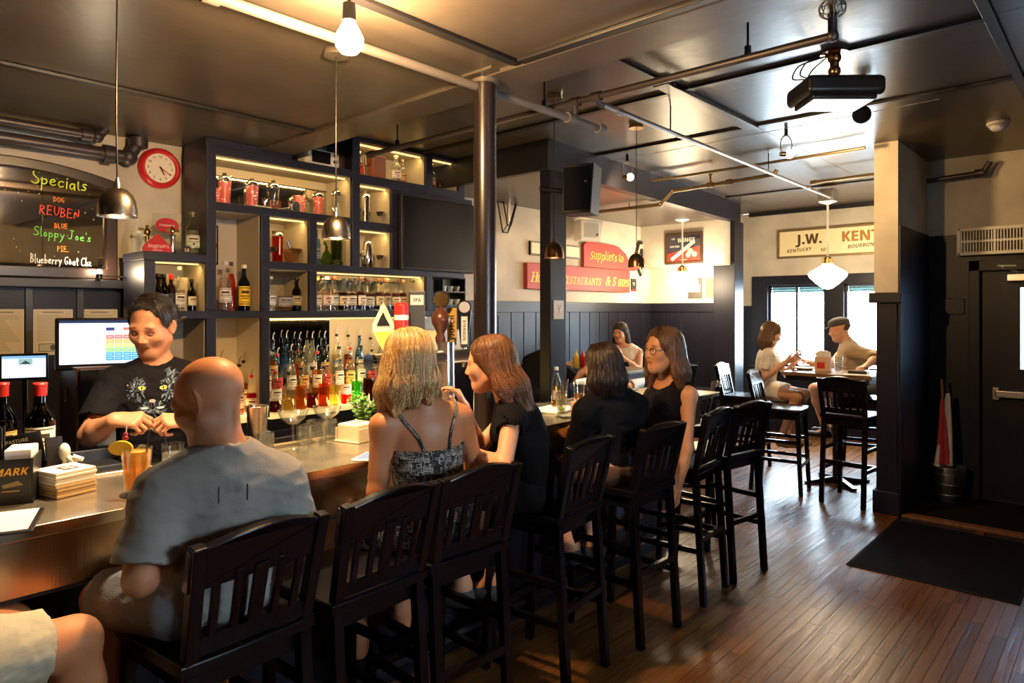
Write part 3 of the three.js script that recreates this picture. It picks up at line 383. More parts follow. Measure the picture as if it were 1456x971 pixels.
function hand(g, s, x, y, size, col, sx = 1, rot = 0, font = 'sans-serif', italic = true) { // lettering with a hand-written wobble
  g.save(); g.translate(x, y); g.rotate(rot); g.fillStyle = col; let cx = 0; g.font = `${size}px ${font}`;
  for (let i = 0; i < s.length; i++) { const w = g.measureText(s[i]).width * sx; g.save(); g.translate(cx, Math.sin(i * 2.3 + x) * size * 0.05); g.transform(sx, 0, italic ? -0.2 : 0, 1, 0, 0); g.rotate(Math.sin(i * 3.7 + y) * 0.05); g.fillText(s[i], 0, 0); g.restore(); cx += w; } g.restore(); return cx;
}
{
  // specials mirror with an arched frame
  const t = wallX(thing('specials_mirror', 'arched wood-framed mirror with handwritten specials in coloured marker', 'mirror', [XL + 0.012, 1.86, -1.0]));
  const arch = (w, h0, h1, n = 16) => { const p = [[-w, 0], [w, 0]]; for (let i = 0; i <= n; i++) { const a = 1 - 2 * i / n; p.push([w * a, h0 + (h1 - h0) * (1 - a * a)]); } return p; };
  part('frame', extr(arch(0.56, 0.62, 0.70), 0.045, 0.008, [arch(0.505, 0.575, 0.65).map((p) => [p[0], p[1] + (p[1] === 0 ? 0.055 : 0)])]), std({ color: C(0.018, 0.008, 0.005), roughness: 0.3 }), t);
  part('mirror_glass', extr(arch(0.515, 0.585, 0.655), 0.008).translate(0, 0, 0.004), std({ color: C(0.42, 0.41, 0.40), roughness: 0.03, metalness: 1 }), t);
  const tex = canvasTex(1024, 640, (g) => {
    g.clearRect(0, 0, 1024, 640); const X = (z) => (-z - 0.49) * 1004, Y = (y) => (2.5 - y) * 1004;
    marker(g, 'Specials', X(-1.10), Y(2.425), 84, '#d6f23c', 0.86, 0.05); marker(g, 'DOG', X(-1.215), Y(2.325), 30, '#ff8a2a', 0.95, 0.02, 0.13); marker(g, 'REUBEN', X(-1.14), Y(2.245), 56, '#ff4a3a', 0.96, 0.07); marker(g, 'BLUE', X(-1.22), Y(2.165), 30, '#ff8a2a', 0.95, 0.02, 0.13);
    marker(g, "Sloppy Joe's", X(-1.11), Y(2.11), 56, '#74ec6a', 0.88, 0.06); marker(g, 'PIE.', X(-1.235), Y(2.02), 32, '#ff9a2a', 1, 0, 0.13); marker(g, 'Blueberry Goat Chz', X(-1.095), Y(1.945), 54, '#eef2f6', 0.62, 0.03); g.fillStyle = '#f4f4ee'; for (let i = 0; i < 60; i++) { const a = rnd(), b = rnd(); g.beginPath(); g.arc(1024 * (0.1 + 0.85 * a), 30 + b * 560, 1.2 + rnd() * 2.2, 0, 7); g.fill(); }
  });
  part('handwriting', print(1.02, 0.6375, 0, 0.32, 0.0135), std({ map: tex, transparent: true, roughness: 0.6, emissive: C(1, 1, 1), emissiveMap: tex, emissiveIntensity: 0.0 }), t, 'fluorescent marker handwriting');
}
{ const t = thing('clip_lamp', 'small lit clip lamp at the bottom corner of the specials mirror', 'lamp', [XL + 0.12, 1.885, -1.44]); part('bulb', sph(0.018, 0, 0.01, 0), glow(SOFT, 30), t); part('clip', [cyl(0.016, 0.02, 0.03, 0, -0.015, 0), rb(0.05, 0.008, 0.03, 0.002, -0.01, -0.03, 0)], M.black, t); part('cord', tube([[0, -0.01, -0.02], [0.02, -0.02, -0.14], [0.02, -0.06, -0.2], [0.03, -0.2, -0.24], [0.0, -0.27, -0.17]], 0.005, 24, 6), M.black, t); pointLight('clip_light', [XL + 0.12, 1.895, -1.44], SOFT, LIGHT.mirror, 1); }
{
  const t = wallX(thing('wall_clock', 'round red-rimmed wall clock beside the specials mirror', 'clock', [XL, 2.626, -1.84]));
  part('rim', lathe([[0.098, 0.028], [0.104, 0.05], [0.118, 0.055], [0.136, 0.03], [0.138, 0.0], [0, 0]], 44).rotateX(Math.PI / 2), M.red, t);
  part('dial', new THREE.CircleGeometry(0.105, 40).translate(0, 0, 0.03), ink(canvasTex(256, 256, (g) => { g.fillStyle = '#e6dfc8'; g.fillRect(0, 0, 256, 256); g.fillStyle = '#4a4338'; g.font = 'bold 26px sans-serif'; g.textAlign = 'center'; g.textBaseline = 'middle'; for (let k = 1; k <= 12; k++) { const a = k * Math.PI / 6; g.fillText(String(k), 128 + 94 * Math.sin(a), 128 - 94 * Math.cos(a)); } })), t);
  const hd = (ang, L, w) => bx(-w, w, -0.012, L, 0, 0.002).rotateZ(-ang); part('hour_hand', hd(R(152), 0.05, 0.003).translate(0, 0, 0.036), M.black, t); part('minute_hand', hd(R(122), 0.078, 0.002).translate(0, 0, 0.039), M.red, t); part('hub', cyl(0.005, 0.005, 0.008).rotateX(Math.PI / 2).translate(0, 0, 0.04), M.black, t);
}
const docTex = (n, money) => canvasTex(256, 330, (g) => { g.fillStyle = '#cfc6ae'; g.fillRect(0, 0, 256, 330); g.fillStyle = '#5c564c'; g.fillRect(60, 14, 136, 6); for (let y = 40; y < (money ? 230 : 300); y += 11) { g.fillStyle = 'rgba(90,84,76,0.55)'; g.fillRect(20, y, 120 + ((y * 37 + n * 50) % 100), 3); } if (money) { g.fillStyle = '#6d705e'; g.fillRect(30, 250, 190, 62); g.fillStyle = '#b9b7a0'; g.fillRect(36, 256, 178, 50); g.fillStyle = '#4c4f42'; g.beginPath(); g.ellipse(125, 281, 18, 22, 0, 0, 7); g.fill(); } });
[[-0.96, 'printed notice below the mirror, nearest the counter caddy', 0], [-1.215, 'printed notice with a banknote pinned at its foot below the mirror', 1], [-1.47, 'printed notice beside the till screen below the mirror', 0]].forEach(([z, lab, m], i) => { const t = wallX(thing('notice', lab, 'notice', [XL + 0.02, 1.52, z], 0)); part('sheet', bx(-0.105, 0.105, -0.14, 0.14, 0, 0.004), M.paper, t); part('print', print(0.2, 0.27, 0, 0, 0.0045), ink(docTex(i, m), 0.7), t); });
{
  const redTex = (w, h, dr) => canvasTex(w, h, (g) => { g.fillStyle = '#a8302c'; g.fillRect(0, 0, w, h); for (let i = 0; i < 500; i++) { g.fillStyle = `rgba(${rnd() > 0.5 ? '220,180,150' : '70,10,10'},${rnd() * 0.14})`; g.fillRect(rnd() * w, rnd() * h, rnd() * 14, rnd() * 3 + 1); } dr(g); });
  const t = wallX(thing('trade_sign', 'long weathered red wooden board lettered for hotels, restaurants and ships', 'sign', [XL, 2.035, -6.66]));
  part('board', rb(2.06, 0.29, 0.06, 0.008, 0, 0, 0.03), std({ color: C(0.36, 0.035, 0.03), roughness: 0.6 }), t);
  part('lettering', print(2.05, 0.28, 0, 0, 0.0605), ink(redTex(1640, 224, (g) => { g.font = 'italic bold 128px serif'; const put = (s, x, sx) => { g.save(); g.translate(x, 166); g.scale(sx, 1); g.fillStyle = '#3a0c08'; g.fillText(s, 5, 4); g.fillStyle = '#e9b93c'; g.fillText(s, 0, 0); g.restore(); }; put('H', 36, 1); g.font = 'italic bold 104px serif'; put('OTELS,', 130, 0.8); g.font = 'italic bold 118px serif'; put('R', 470, 1); g.font = 'italic bold 96px serif'; put('ESTAURANTS', 548, 0.86); g.font = 'italic bold 128px serif'; put('& S', 1190, 0.9); g.font = 'italic bold 100px serif'; put('HIPS', 1410, 0.85); })), t);
  const s = wallX(thing('trade_sign', 'curved red wooden sign lettered Suppliers to, above the long red board', 'sign', [XL, 2.19, -6.70]));
  const shape = [[0, 0], [1.16, 0], [1.24, 0.035], [1.0, 0.10], [0.92, 0.2], [0.74, 0.285], [0.3, 0.30], [0.06, 0.30], [0, 0.26]];
  part('board', extr(shape, 0.045, 0.006), std({ color: C(0.40, 0.04, 0.034), roughness: 0.6 }), s);
  part('lettering', print(0.86, 0.2, 0.53, 0.13, 0.0465), std({ map: canvasTex(1032, 240, (g) => { g.clearRect(0, 0, 1032, 240); hand(g, 'Suppliers to', 20, 165, 170, '#3a0c08', 0.92, 0, 'serif'); hand(g, 'Suppliers to', 14, 160, 170, '#f2c63c', 0.92, 0, 'serif'); }), transparent: true, roughness: 0.6 }), s);
  const c = wallX(thing('coffee_sign', 'small white lettered tin sign partly behind the timber post', 'sign', [XL, 2.35, -6.18])); part('board', rb(0.92, 0.155, 0.03, 0.004, 0, 0, 0.015), M.matte, c); part('lettering', print(0.91, 0.148, 0, 0, 0.031), ink(canvasTex(910, 148, (g) => { g.fillStyle = '#d9d2b4'; g.fillRect(0, 0, 910, 148); g.strokeStyle = '#2c2a22'; g.lineWidth = 10; g.strokeRect(8, 8, 894, 132); g.fillStyle = '#3b3626'; g.font = 'bold 118px serif'; g.fillText('COFFEE', 150, 116); })), c);
  const d = wallX(thing('diamond_sign', 'black and cream diamond-shaped sign with a red centre', 'sign', [XL, 2.33, -8.02])); const dia = (k) => [[0, -0.21 * k], [0.16 * k, 0], [0.05 * k, 0.26 * k], [-0.05 * k, 0.26 * k], [-0.16 * k, 0]]; part('board', extr(dia(1), 0.03, 0.004), M.black, d); part('cream_field', extr(dia(0.84), 0.006).translate(0, 0, 0.029), std({ color: C(0.42, 0.4, 0.3), roughness: 0.5 }), d); part('black_field', extr(dia(0.62), 0.006).translate(0, 0, 0.033), M.black, d); part('red_centre', [cyl(0.055, 0.055, 0.008).rotateX(Math.PI / 2).translate(0, 0.01, 0.042)], M.red, d);
  const f = wallX(thing('small_plaque', 'tiny black and red plaque at the corner beyond the red sign', 'plaque', [XL, 2.0, -7.86])); part('board', rb(0.12, 0.16, 0.015, 0.003, 0, 0, 0.008), M.black, f); part('lettering', print(0.1, 0.06, 0, 0.01, 0.0165), ink(canvasTex(100, 60, (g) => { g.fillStyle = '#141414'; g.fillRect(0, 0, 100, 60); g.fillStyle = '#ddd'; g.font = 'bold 22px sans-serif'; g.fillText('BEER', 18, 26); g.fillText('ALE', 30, 50); })), f); part('red_strip', rb(0.12, 0.025, 0.017, 0.002, 0, -0.075, 0.009), M.red, f);
  const o = wallX(thing('wire_ornament', 'black wire lattice ornament shaped like a long lantern high on the wall', 'wall ornament', [XL + 0.02, 2.72, -5.32])); const out = [[-0.10, 0.22], [0.10, 0.22], [0.14, 0.08], [0.02, -0.24], [-0.06, -0.24], [-0.14, 0.08]]; const loop = (k, z) => out.map((p, i) => rod([p[0] * k, p[1] * k, z], [out[(i + 1) % 6][0] * k, out[(i + 1) % 6][1] * k, z], 0.008, 6)); part('outer_frame', merge(loop(1, 0.02)), M.black, o); part('inner_frame', merge(loop(0.7, 0.07)), M.black, o); part('stay_wire', out.map((p) => rod([p[0], p[1], 0.02], [p[0] * 0.7, p[1] * 0.7, 0.07], 0.005, 6)), M.black, o); part('handle', tube([[-0.1, 0.22, 0.03], [-0.02, 0.29, 0.05], [0.09, 0.24, 0.03]], 0.008, 16, 6), M.black, o); part('core', [rod([0, -0.12, 0.05], [0.0, 0.14, 0.05], 0.02, 8)], M.steel, o);
}
{
  const t = thing('framed_poster', 'framed dark blue and red wings poster on the duct box', 'poster', [-4.30, 2.46, ZE + 0.25]);
  part('frame', extr([[-0.26, -0.2], [0.26, -0.2], [0.26, 0.2], [-0.26, 0.2]], 0.025, 0.004, [[[-0.235, -0.175], [0.235, -0.175], [0.235, 0.175], [-0.235, 0.175]]]), std({ color: C(0.05, 0.025, 0.012), roughness: 0.4 }), t);
  part('poster_print', print(0.475, 0.355, 0, 0, 0.012), ink(canvasTex(475, 355, (g) => { g.fillStyle = '#1c1c34'; g.fillRect(0, 0, 475, 355); g.fillStyle = '#b53026'; g.beginPath(); g.moveTo(0, 355); g.lineTo(0, 240); g.lineTo(475, 150); g.lineTo(475, 355); g.fill(); g.save(); g.translate(60, 320); g.rotate(-0.6); g.fillStyle = '#e9dfc4'; g.fillRect(0, -24, 400, 46); g.restore(); g.fillStyle = '#d8c8a0'; for (const [x, y, r] of [[330, 220, 40], [390, 260, 34], [300, 265, 34]]) { g.beginPath(); g.arc(x, y, r, 0, 7); g.fill(); } g.fillStyle = '#f0e9d6'; g.font = 'bold 74px sans-serif'; g.fillText('WINGS', 150, 96); g.font = 'bold 30px sans-serif'; g.fillText('THE', 60, 60); g.fillText('AND RIBS', 40, 160); g.fillStyle = '#e8b8a8'; g.font = '26px sans-serif'; g.fillText('TONIGHT', 180, 335); })), t); part('frame_pane', bx(-0.235, 0.235, -0.175, 0.175, 0.016, 0.018), M.glass, t);
  const s = thing('wall_card', 'dark cream-centred tin card on the wall under the duct box', 'sign', [-4.27, 1.95, ZE]); part('board', rb(0.20, 0.27, 0.015, 0.003, 0, 0, 0.008), std({ color: C(0.06, 0.05, 0.04), roughness: 0.5 }), s); part('panel', rb(0.15, 0.10, 0.004, 0.001, 0, 0.0, 0.017), M.paper, s);
  const s2 = thing('wall_card', 'yellow striped card on the wall next to the dark tin card', 'sign', [-4.06, 1.95, ZE]); part('board', rb(0.14, 0.26, 0.012, 0.003, 0, 0, 0.006), std({ color: C(0.5, 0.33, 0.10), roughness: 0.6 }), s2); for (let k = 0; k < 6; k++) part('stripe', rb(0.10, 0.016, 0.003, 0.001, 0, -0.09 + k * 0.036, 0.013), std({ color: C(0.25, 0.12, 0.04), roughness: 0.6 }), s2);
  const j = thing('whiskey_sign', 'long cream whiskey sign with gold lettering above the windows', 'sign', [-2.68, 2.555, ZW + 0.0]);
  part('board', rb(1.80, 0.36, 0.03, 0.004, 0, 0, 0.015), std({ color: C(0.68, 0.58, 0.36), roughness: 0.5 }), j);
  part('frame', extr([[-0.91, -0.19], [0.91, -0.19], [0.91, 0.19], [-0.91, 0.19]], 0.045, 0.004, [[[-0.89, -0.17], [0.89, -0.17], [0.89, 0.17], [-0.89, 0.17]]]), M.goldpipe, j);
  part('lettering', print(1.77, 0.335, 0, 0, 0.0315), ink(canvasTex(1770, 335, (g) => { g.fillStyle = '#e6d9b0'; g.fillRect(0, 0, 1770, 335); g.font = 'bold 180px sans-serif'; const put = (s, x, y, c) => { g.fillStyle = '#3a2a12'; g.fillText(s, x + 6, y + 3); g.fillStyle = c; g.fillText(s, x, y); }; put('J.W.', 225, 178, '#4a3414'); put('KENT', 780, 178, '#a8732a'); g.font = 'italic bold 64px sans-serif'; g.fillStyle = '#4f3f22'; g.save(); g.translate(90, 290); g.rotate(-0.06); g.fillText('KENTUCKY', 0, 0); g.restore(); g.fillText('101', 520, 292); g.save(); g.translate(860, 275); g.rotate(-0.06); g.fillText('BOURBON', 0, 0); g.restore(); g.fillText('WHISKEY', 1200, 290); }), 0.45), j);
  const n = wallX(thing('post_notice', 'small white card with a red sketch pinned to the timber post', 'notice', [-3.43, 1.66, -4.335])); part('sheet', bx(-0.065, 0.065, -0.075, 0.075, 0, 0.004), M.paper, n); part('print', print(0.125, 0.145, 0, 0, 0.0045), ink(canvasTex(128, 148, (g) => { g.fillStyle = '#e4dccf'; g.fillRect(0, 0, 128, 148); g.strokeStyle = '#a4503c'; g.lineWidth = 3; g.beginPath(); g.moveTo(48, 34); g.quadraticCurveTo(62, 80, 80, 116); g.moveTo(84, 30); g.quadraticCurveTo(70, 80, 46, 118); g.moveTo(50, 34); g.lineTo(66, 76); g.lineTo(86, 40); g.stroke(); })), n);
}
// ---------------------------------------------------------------- bar stools and tables
function makeStool(name, label) { // faces local -z ; origin on the floor under the seat centre
  const t = thing(name, label, 'bar stool', [0, 0, 0], 0);
  const W = 0.40, SH = 0.745, bl = 0.205;
  // seat: dished, rounded slab with waterfall front
  const s = new THREE.Shape(); s.moveTo(-0.205, 0.20); s.quadraticCurveTo(-0.22, -0.1, -0.20, -0.19); s.quadraticCurveTo(0, -0.225, 0.20, -0.19); s.quadraticCurveTo(0.22, -0.1, 0.205, 0.20); s.quadraticCurveTo(0, 0.215, -0.205, 0.20);
  const sg = new THREE.ExtrudeGeometry(s, { depth: 0.022, bevelEnabled: true, bevelSize: 0.008, bevelThickness: 0.008, bevelSegments: 3, curveSegments: 18 }).rotateX(Math.PI / 2).translate(0, SH + 0.015, 0);
  part('seat', sg, M.chair, t);
  part('seat_rail', [bx(-0.18, 0.18, SH - 0.075, SH - 0.012, -0.175, -0.155), bx(-0.18, 0.18, SH - 0.075, SH - 0.012, 0.155, 0.175), bx(-0.18, -0.16, SH - 0.075, SH - 0.012, -0.17, 0.17), bx(0.16, 0.18, SH - 0.075, SH - 0.012, -0.17, 0.17)], M.chair, t);
  for (const k of [-1, 1]) {
    part('front_leg', bar([k * 0.175, SH - 0.01, -0.165], [k * 0.195, 0, -0.20], 0.036, 0.036, [1, 0, 0], 0.004), M.chair, t);
    // rear leg and back post in one sweep
    part('rear_leg', [bar([k * 0.185, 0, 0.235], [k * 0.182, SH, 0.185], 0.036, 0.040, [1, 0, 0], 0.004), bar([k * 0.182, SH - 0.01, 0.185], [k * 0.196, 1.075, 0.262], 0.034, 0.038, [1, 0, 0], 0.004)], M.chair, t);
    part('side_stretcher', bar([k * 0.185, 0.30, -0.185], [k * 0.184, 0.30, 0.22], 0.022, 0.03), M.chair, t); part('side_stretcher', bar([k * 0.182, 0.47, -0.18], [k * 0.183, 0.47, 0.21], 0.022, 0.03), M.chair, t);
  }
  part('foot_bar', bar([-0.185, 0.27, -0.188], [0.185, 0.27, -0.188], 0.03, 0.04), M.chair, t); part('rear_stretcher', bar([-0.183, 0.36, 0.215], [0.183, 0.36, 0.215], 0.022, 0.03), M.chair, t);
  // crest rail with a curved top, tilted with the back
  const c = new THREE.Shape(); c.moveTo(-0.21, 0); c.lineTo(0.21, 0); c.lineTo(0.212, 0.10); c.bezierCurveTo(0.15, 0.105, 0.12, 0.135, 0, 0.138); c.bezierCurveTo(-0.12, 0.135, -0.15, 0.105, -0.212, 0.10); c.closePath();
  const cg = new THREE.ExtrudeGeometry(c, { depth: 0.018, bevelEnabled: true, bevelSize: 0.005, bevelThickness: 0.005, bevelSegments: 2, curveSegments: 14 });
  { const p = cg.attributes.position; for (let i = 0; i < p.count; i++) p.setZ(i, p.getZ(i) + 0.022 * (1 - (p.getX(i) / 0.21) ** 2)); cg.computeVertexNormals(); }
  part('crest_rail', cg.rotateX(R(12)).translate(0, 0.965, 0.222), M.chair, t);
  part('lower_rail', bar([-0.18, 0.80, 0.20], [0.18, 0.80, 0.20], 0.022, 0.045), M.chair, t);
  for (let k = 0; k < 5; k++) { const x = -0.128 + k * 0.064; part('slat', bar([x, 0.80, 0.203], [x * 1.05, 0.985, 0.244 + 0.006 * (1 - Math.abs(k - 2) / 2)], k === 2 ? 0.045 : 0.024, 0.012, [0, 0, 1], 0.003), M.chair, t); }
  return t;
}
const stool0 = makeStool('bar_stool', 'black slatted bar stool on which the bald man sits'); stool0.scale.set(0.92, 1, 1);
const stoolSpots = [[-1.96, -0.88, 4, null], [-1.99, -1.335, -3, 'empty black bar stool between the bald man and the blonde woman'], [-2.0, -1.765, 2, 'black bar stool on which the blonde woman sits'], [-2.03, -2.45, -6, 'black bar stool on which the woman leaning over to her friend sits'], [-2.0, -3.06, 2, 'black bar stool under the dark-haired drinker seen from behind'], [-2.02, -3.69, -5, 'black bar stool under the woman with glasses'], [-1.99, -4.16, 9, 'empty black bar stool at the far end of the bar row']];
stoolSpots.forEach(([x, z, a, lab], i) => { const c = i ? copy(stool0, [x, 0, z], R(90 + a), lab, 'black bar stools along the bar') : stool0; if (!i) { c.position.set(x, 0, z); c.rotation.y = R(90 + a); c.userData.group = 'black bar stools along the bar'; } });
[[-1.80, -6.38, 180 + 4, 'black bar stool backing on to the room at the window table'], [-2.40, -6.36, 90 + 172, 'black bar stool standing sideways before the window table, seat lit'], [-3.02, -7.0, 262, 'black bar stool under the woman in white'], [-2.05, -7.62, 80, 'black bar stool under the man in the cap'], [-3.55, -7.2, 250, 'black bar stool with sunlit slats left of the woman in white'], [-2.66, -4.95, 60, 'black bar stool round the end of the bar behind the woman with glasses'], [-3.75, -6.6, 105, 'black bar stool with its solid back edge lit beside the sunlit stool']].forEach(([x, z, a, lab]) => copy(stool0, [x, 0, z], R(a), lab, 'black bar stools around the high tables'));
function table(name, label, x, z, w, d, h, topMat, ry = 0) {
  const t = thing(name, label, 'table', [x, 0, z], ry); part('table_top', rb(w, 0.035, d, 0.006, 0, h - 0.018, 0), topMat, t); part('table_edge', [rb(w - 0.06, 0.05, d - 0.06, 0.004, 0, h - 0.06, 0)], M.black, t); part('pedestal', [cyl(0.038, 0.038, h - 0.1, 0, (h - 0.1) / 2 + 0.03, 0), cyl(0.16, 0.16, 0.012, 0, h - 0.09, 0)], M.black, t);
  for (let k = 0; k < 4; k++) part('foot', at(extr([[0, 0.0], [0.30, 0.0], [0.31, 0.022], [0.05, 0.06], [0, 0.06]], 0.05, 0.005).translate(0, 0, -0.025), 0, 0.0, 0, 0, R(45 + 90 * k)), M.black, t); return t;
}
const topWood = std({ color: C(0.33, 0.20, 0.09), roughness: 0.3, map: TX.grain });
table('high_table', 'wooden-topped high table by the bay windows', -2.10, -6.95, 0.80, 0.7, 1.07, topWood);
table('high_table', 'dark high table by the side wall holding sauce bottles', -4.05, -5.95, 0.75, 0.7, 1.05, std({ color: C(0.04, 0.035, 0.035), roughness: 0.35 }));
{ const t = thing('door_mat', 'large black rubber mat on the wooden floor before the entry', 'mat', [-0.92, 0, -5.38]); part('mat_pile', muv(rb(0.88, 0.010, 1.24, 0.004, 0, 0.005, 0)), M.rubber, t); part('mat_border', extr([[-0.455, -0.635], [0.455, -0.635], [0.455, 0.635], [-0.455, 0.635]], 0.007, 0.002, [[[-0.435, -0.615], [0.435, -0.615], [0.435, 0.615], [-0.435, 0.615]]]).rotateX(-Math.PI / 2).translate(0, 0.0005, 0), M.matte, t); }
{ const t = thing('umbrella_bin', 'dim wire bin holding a rolled red and white flag by the entry door', 'bin', [-1.19, 0, -6.98]); part('bin_wall', lathe([[0.10, 0], [0.13, 0.30], [0.124, 0.30], [0.095, 0.008], [0, 0.008]], 24), M.steel, t); for (const y of [0.06, 0.15, 0.24, 0.29]) part('bin_ring', new THREE.TorusGeometry(0.10 + y * 0.1, 0.004, 6, 28).rotateX(Math.PI / 2).translate(0, y, 0), M.steel, t);
  const cl = (c, ph) => { const g = new THREE.CylinderGeometry(0.012, 0.075, 0.62, 20, 10); const p = g.attributes.position; for (let i = 0; i < p.count; i++) { const y = p.getY(i), a = Math.atan2(p.getZ(i), p.getX(i)); const k = 1 + 0.3 * Math.sin(a * 4 + ph + y * 3); p.setX(i, p.getX(i) * k + 0.03 * Math.sin(ph + y * 2)); p.setZ(i, p.getZ(i) * k); } g.computeVertexNormals(); return g; };
  part('flag_cloth', cl(0, 0).translate(-0.02, 0.62, 0), std({ color: C(0.55, 0.5, 0.48), roughness: 0.9 }), t); part('flag_cloth', cl(0, 2).scale(0.6, 0.9, 0.6).translate(-0.05, 0.6, 0.05), std({ color: C(0.4, 0.03, 0.04), roughness: 0.9 }), t, 'red cloth'); part('flag_pole', rod([0, 0.02, 0], [-0.05, 1.05, 0], 0.011), M.wood, t); }
// ---------------------------------------------------------------- bottles and glassware
const labTex = [0, 1, 2, 3].map((k) => canvasTex(128, 96, (g) => { g.fillStyle = '#ffffff'; g.fillRect(0, 0, 128, 96); g.fillStyle = ['#3a3430', '#7a2018', '#26324a', '#4a3a20'][k]; g.fillRect(8, 6, 112, 4); g.fillRect(8, 86, 112, 4); g.fillRect(30, 22, 68, 14); g.fillRect(22, 46, 84, 5); g.fillRect(34, 58, 60, 4); if (k % 2) { g.beginPath(); g.arc(64, 70, 9, 0, 7); g.fill(); } g.fillRect(26, 76, 76, 3); }));
const ORD = ['first', 'second', 'third', 'fourth', 'fifth', 'sixth', 'seventh', 'eighth', 'ninth', 'tenth', 'eleventh', 'twelfth', 'thirteenth'];
const matCache = {}, cached = (k, f) => (matCache[k] ??= f());
const labMat = (c, k) => cached('lab' + c + k, () => std({ color: new THREE.Color(c), map: labTex[k], roughness: 0.6 }));
const liqMat = (c) => cached('liq' + c, () => phy({ color: new THREE.Color(c), roughness: 0.08, transmission: 0.9, thickness: 0, ior: 1.34 }));
const capMat = (c) => cached('cap' + c, () => std({ color: new THREE.Color(c), roughness: 0.4 }));
const glMat = { clear: M.glass, green: glassOf(0.10, 0.32, 0.10), brown: glassOf(0.25, 0.09, 0.03), dark: glassOf(0.03, 0.06, 0.03), frost: glassOf(0.85, 0.88, 0.88, 0.35), blue: glassOf(0.3, 0.55, 0.75) };
const profiles = { // [radius share, height share] of the outside, base upwards
  round: [[0, 0], [0.96, 0], [1, 0.02], [1, 0.60], [0.92, 0.66], [0.55, 0.75], [0.38, 0.80], [0.34, 0.96], [0.40, 0.965], [0.40, 1]],
  slim: [[0, 0], [0.96, 0], [1, 0.02], [1, 0.58], [0.85, 0.68], [0.5, 0.80], [0.37, 0.86], [0.36, 1]],
  squat: [[0, 0], [0.9, 0], [1, 0.05], [1.0, 0.45], [0.8, 0.62], [0.36, 0.72], [0.30, 0.95], [0.4, 0.955], [0.4, 1]],
  wine: [[0, 0], [0.96, 0], [1, 0.02], [1, 0.58], [0.94, 0.65], [0.5, 0.74], [0.38, 0.79], [0.36, 0.97], [0.42, 0.975], [0.42, 1]],
  fancy: [[0, 0], [0.7, 0], [0.9, 0.03], [1.0, 0.30], [0.9, 0.48], [0.5, 0.60], [0.28, 0.66], [0.28, 0.78], [0.36, 0.79], [0.36, 0.82]],
};
function bottle(label, p, o) {
  const { h = 0.3, r = 0.038, kind = 'round', glass = 'clear', liq, level = 0.5, lab, labAt = [0.18, 0.48], cap = 'screw', cc = '#111111', group, k = 0, square } = o;
  const t = thing('bottle', label, 'bottle', p, rnd() * 0.5 + R(65), group), pr = profiles[kind], bh = cap === 'pour' ? h * 0.84 : cap === 'none' ? h : h * 0.95;
  const sc = (g) => (square ? g.scale(1, 1, 0.72) : g), seg = square ? 8 : 22;
  part('glass', sc(lathe(pr.map(([a, b]) => [a * r, b * bh]), seg)), glMat[glass], t);
  const rAt = (y) => { for (let i = 1; i < pr.length; i++) if (pr[i][1] >= y && pr[i][1] > pr[i - 1][1]) { const f = (y - pr[i - 1][1]) / (pr[i][1] - pr[i - 1][1]); return pr[i - 1][0] + f * (pr[i][0] - pr[i - 1][0]); } return pr[0][0]; };
  if (liq) { const ys = pr.map((q) => q[1]).filter((y) => y < level && y > 0.021), pts = [[0, 0.012], [0.93 * r, 0.012], ...[0.03, ...ys].map((y) => [Math.max(0.002, rAt(y) * r - 0.0025), y * bh + 0.006]), [Math.max(0.002, rAt(level) * r - 0.0025), level * bh], [0, level * bh]]; part('liquid', sc(lathe(pts, seg)), liqMat(liq), t); }
  if (lab) { const y0 = labAt[0] * bh, y1 = labAt[1] * bh; const g = new THREE.CylinderGeometry(rAt(labAt[1] - 0.02) * r + 0.0008, rAt(labAt[0] + 0.02) * r + 0.0008, y1 - y0, square ? 8 : 20, 1, true, -1.25, 2.5).translate(0, (y0 + y1) / 2, 0); part('bottle_label', sc(g), labMat(lab, k), t); }
  const rn = rAt(0.99) * r;
  if (cap === 'screw') part('cap', cyl(rn + 0.002, rn + 0.002, h * 0.08, 0, bh + h * 0.01, 0, 16), capMat(cc), t);
  if (cap === 'cork') part('cork', [cyl(rn + 0.006, rn + 0.006, h * 0.06, 0, bh + h * 0.02, 0, 16), cyl(rn * 0.8, rn * 0.8, 0.02, 0, bh - 0.006, 0, 12)], capMat(cc), t);
  if (cap === 'foil') part('foil', lathe([[rn * 1.02 + 0.001, bh * 0.86], [rn * 1.05 + 0.001, bh * 0.97], [rn + 0.003, bh * 0.98], [rn + 0.003, bh + 0.002], [0, bh + 0.003]], 18), capMat(cc), t);
  if (cap === 'ball') part('stopper', [sph(r * 0.5, 0, bh * 0.82 + r * 0.55, 0), cyl(rn, rn * 0.9, 0.02, 0, bh * 0.82, 0, 12)], M.glass, t);
  if (cap === 'pour') { const q = part('pourer', [cyl(rn + 0.001, rn - 0.001, 0.02, 0, bh + 0.006, 0, 14)], capMat(cc), t); part('spout', tube([[0, bh + 0.01, 0], [0, bh + h * 0.08, 0], [0.004, bh + h * 0.13, 0], [0.014, bh + h * 0.165, 0]], 0.0042, 8, 6), M.steel, q); }
  return t;
}
const Bs = (list, x, y, grp) => list.forEach(([z, h, lab, o]) => bottle(lab, [x + (o.dx ?? 0), y, z], { h, group: grp, ...o }));
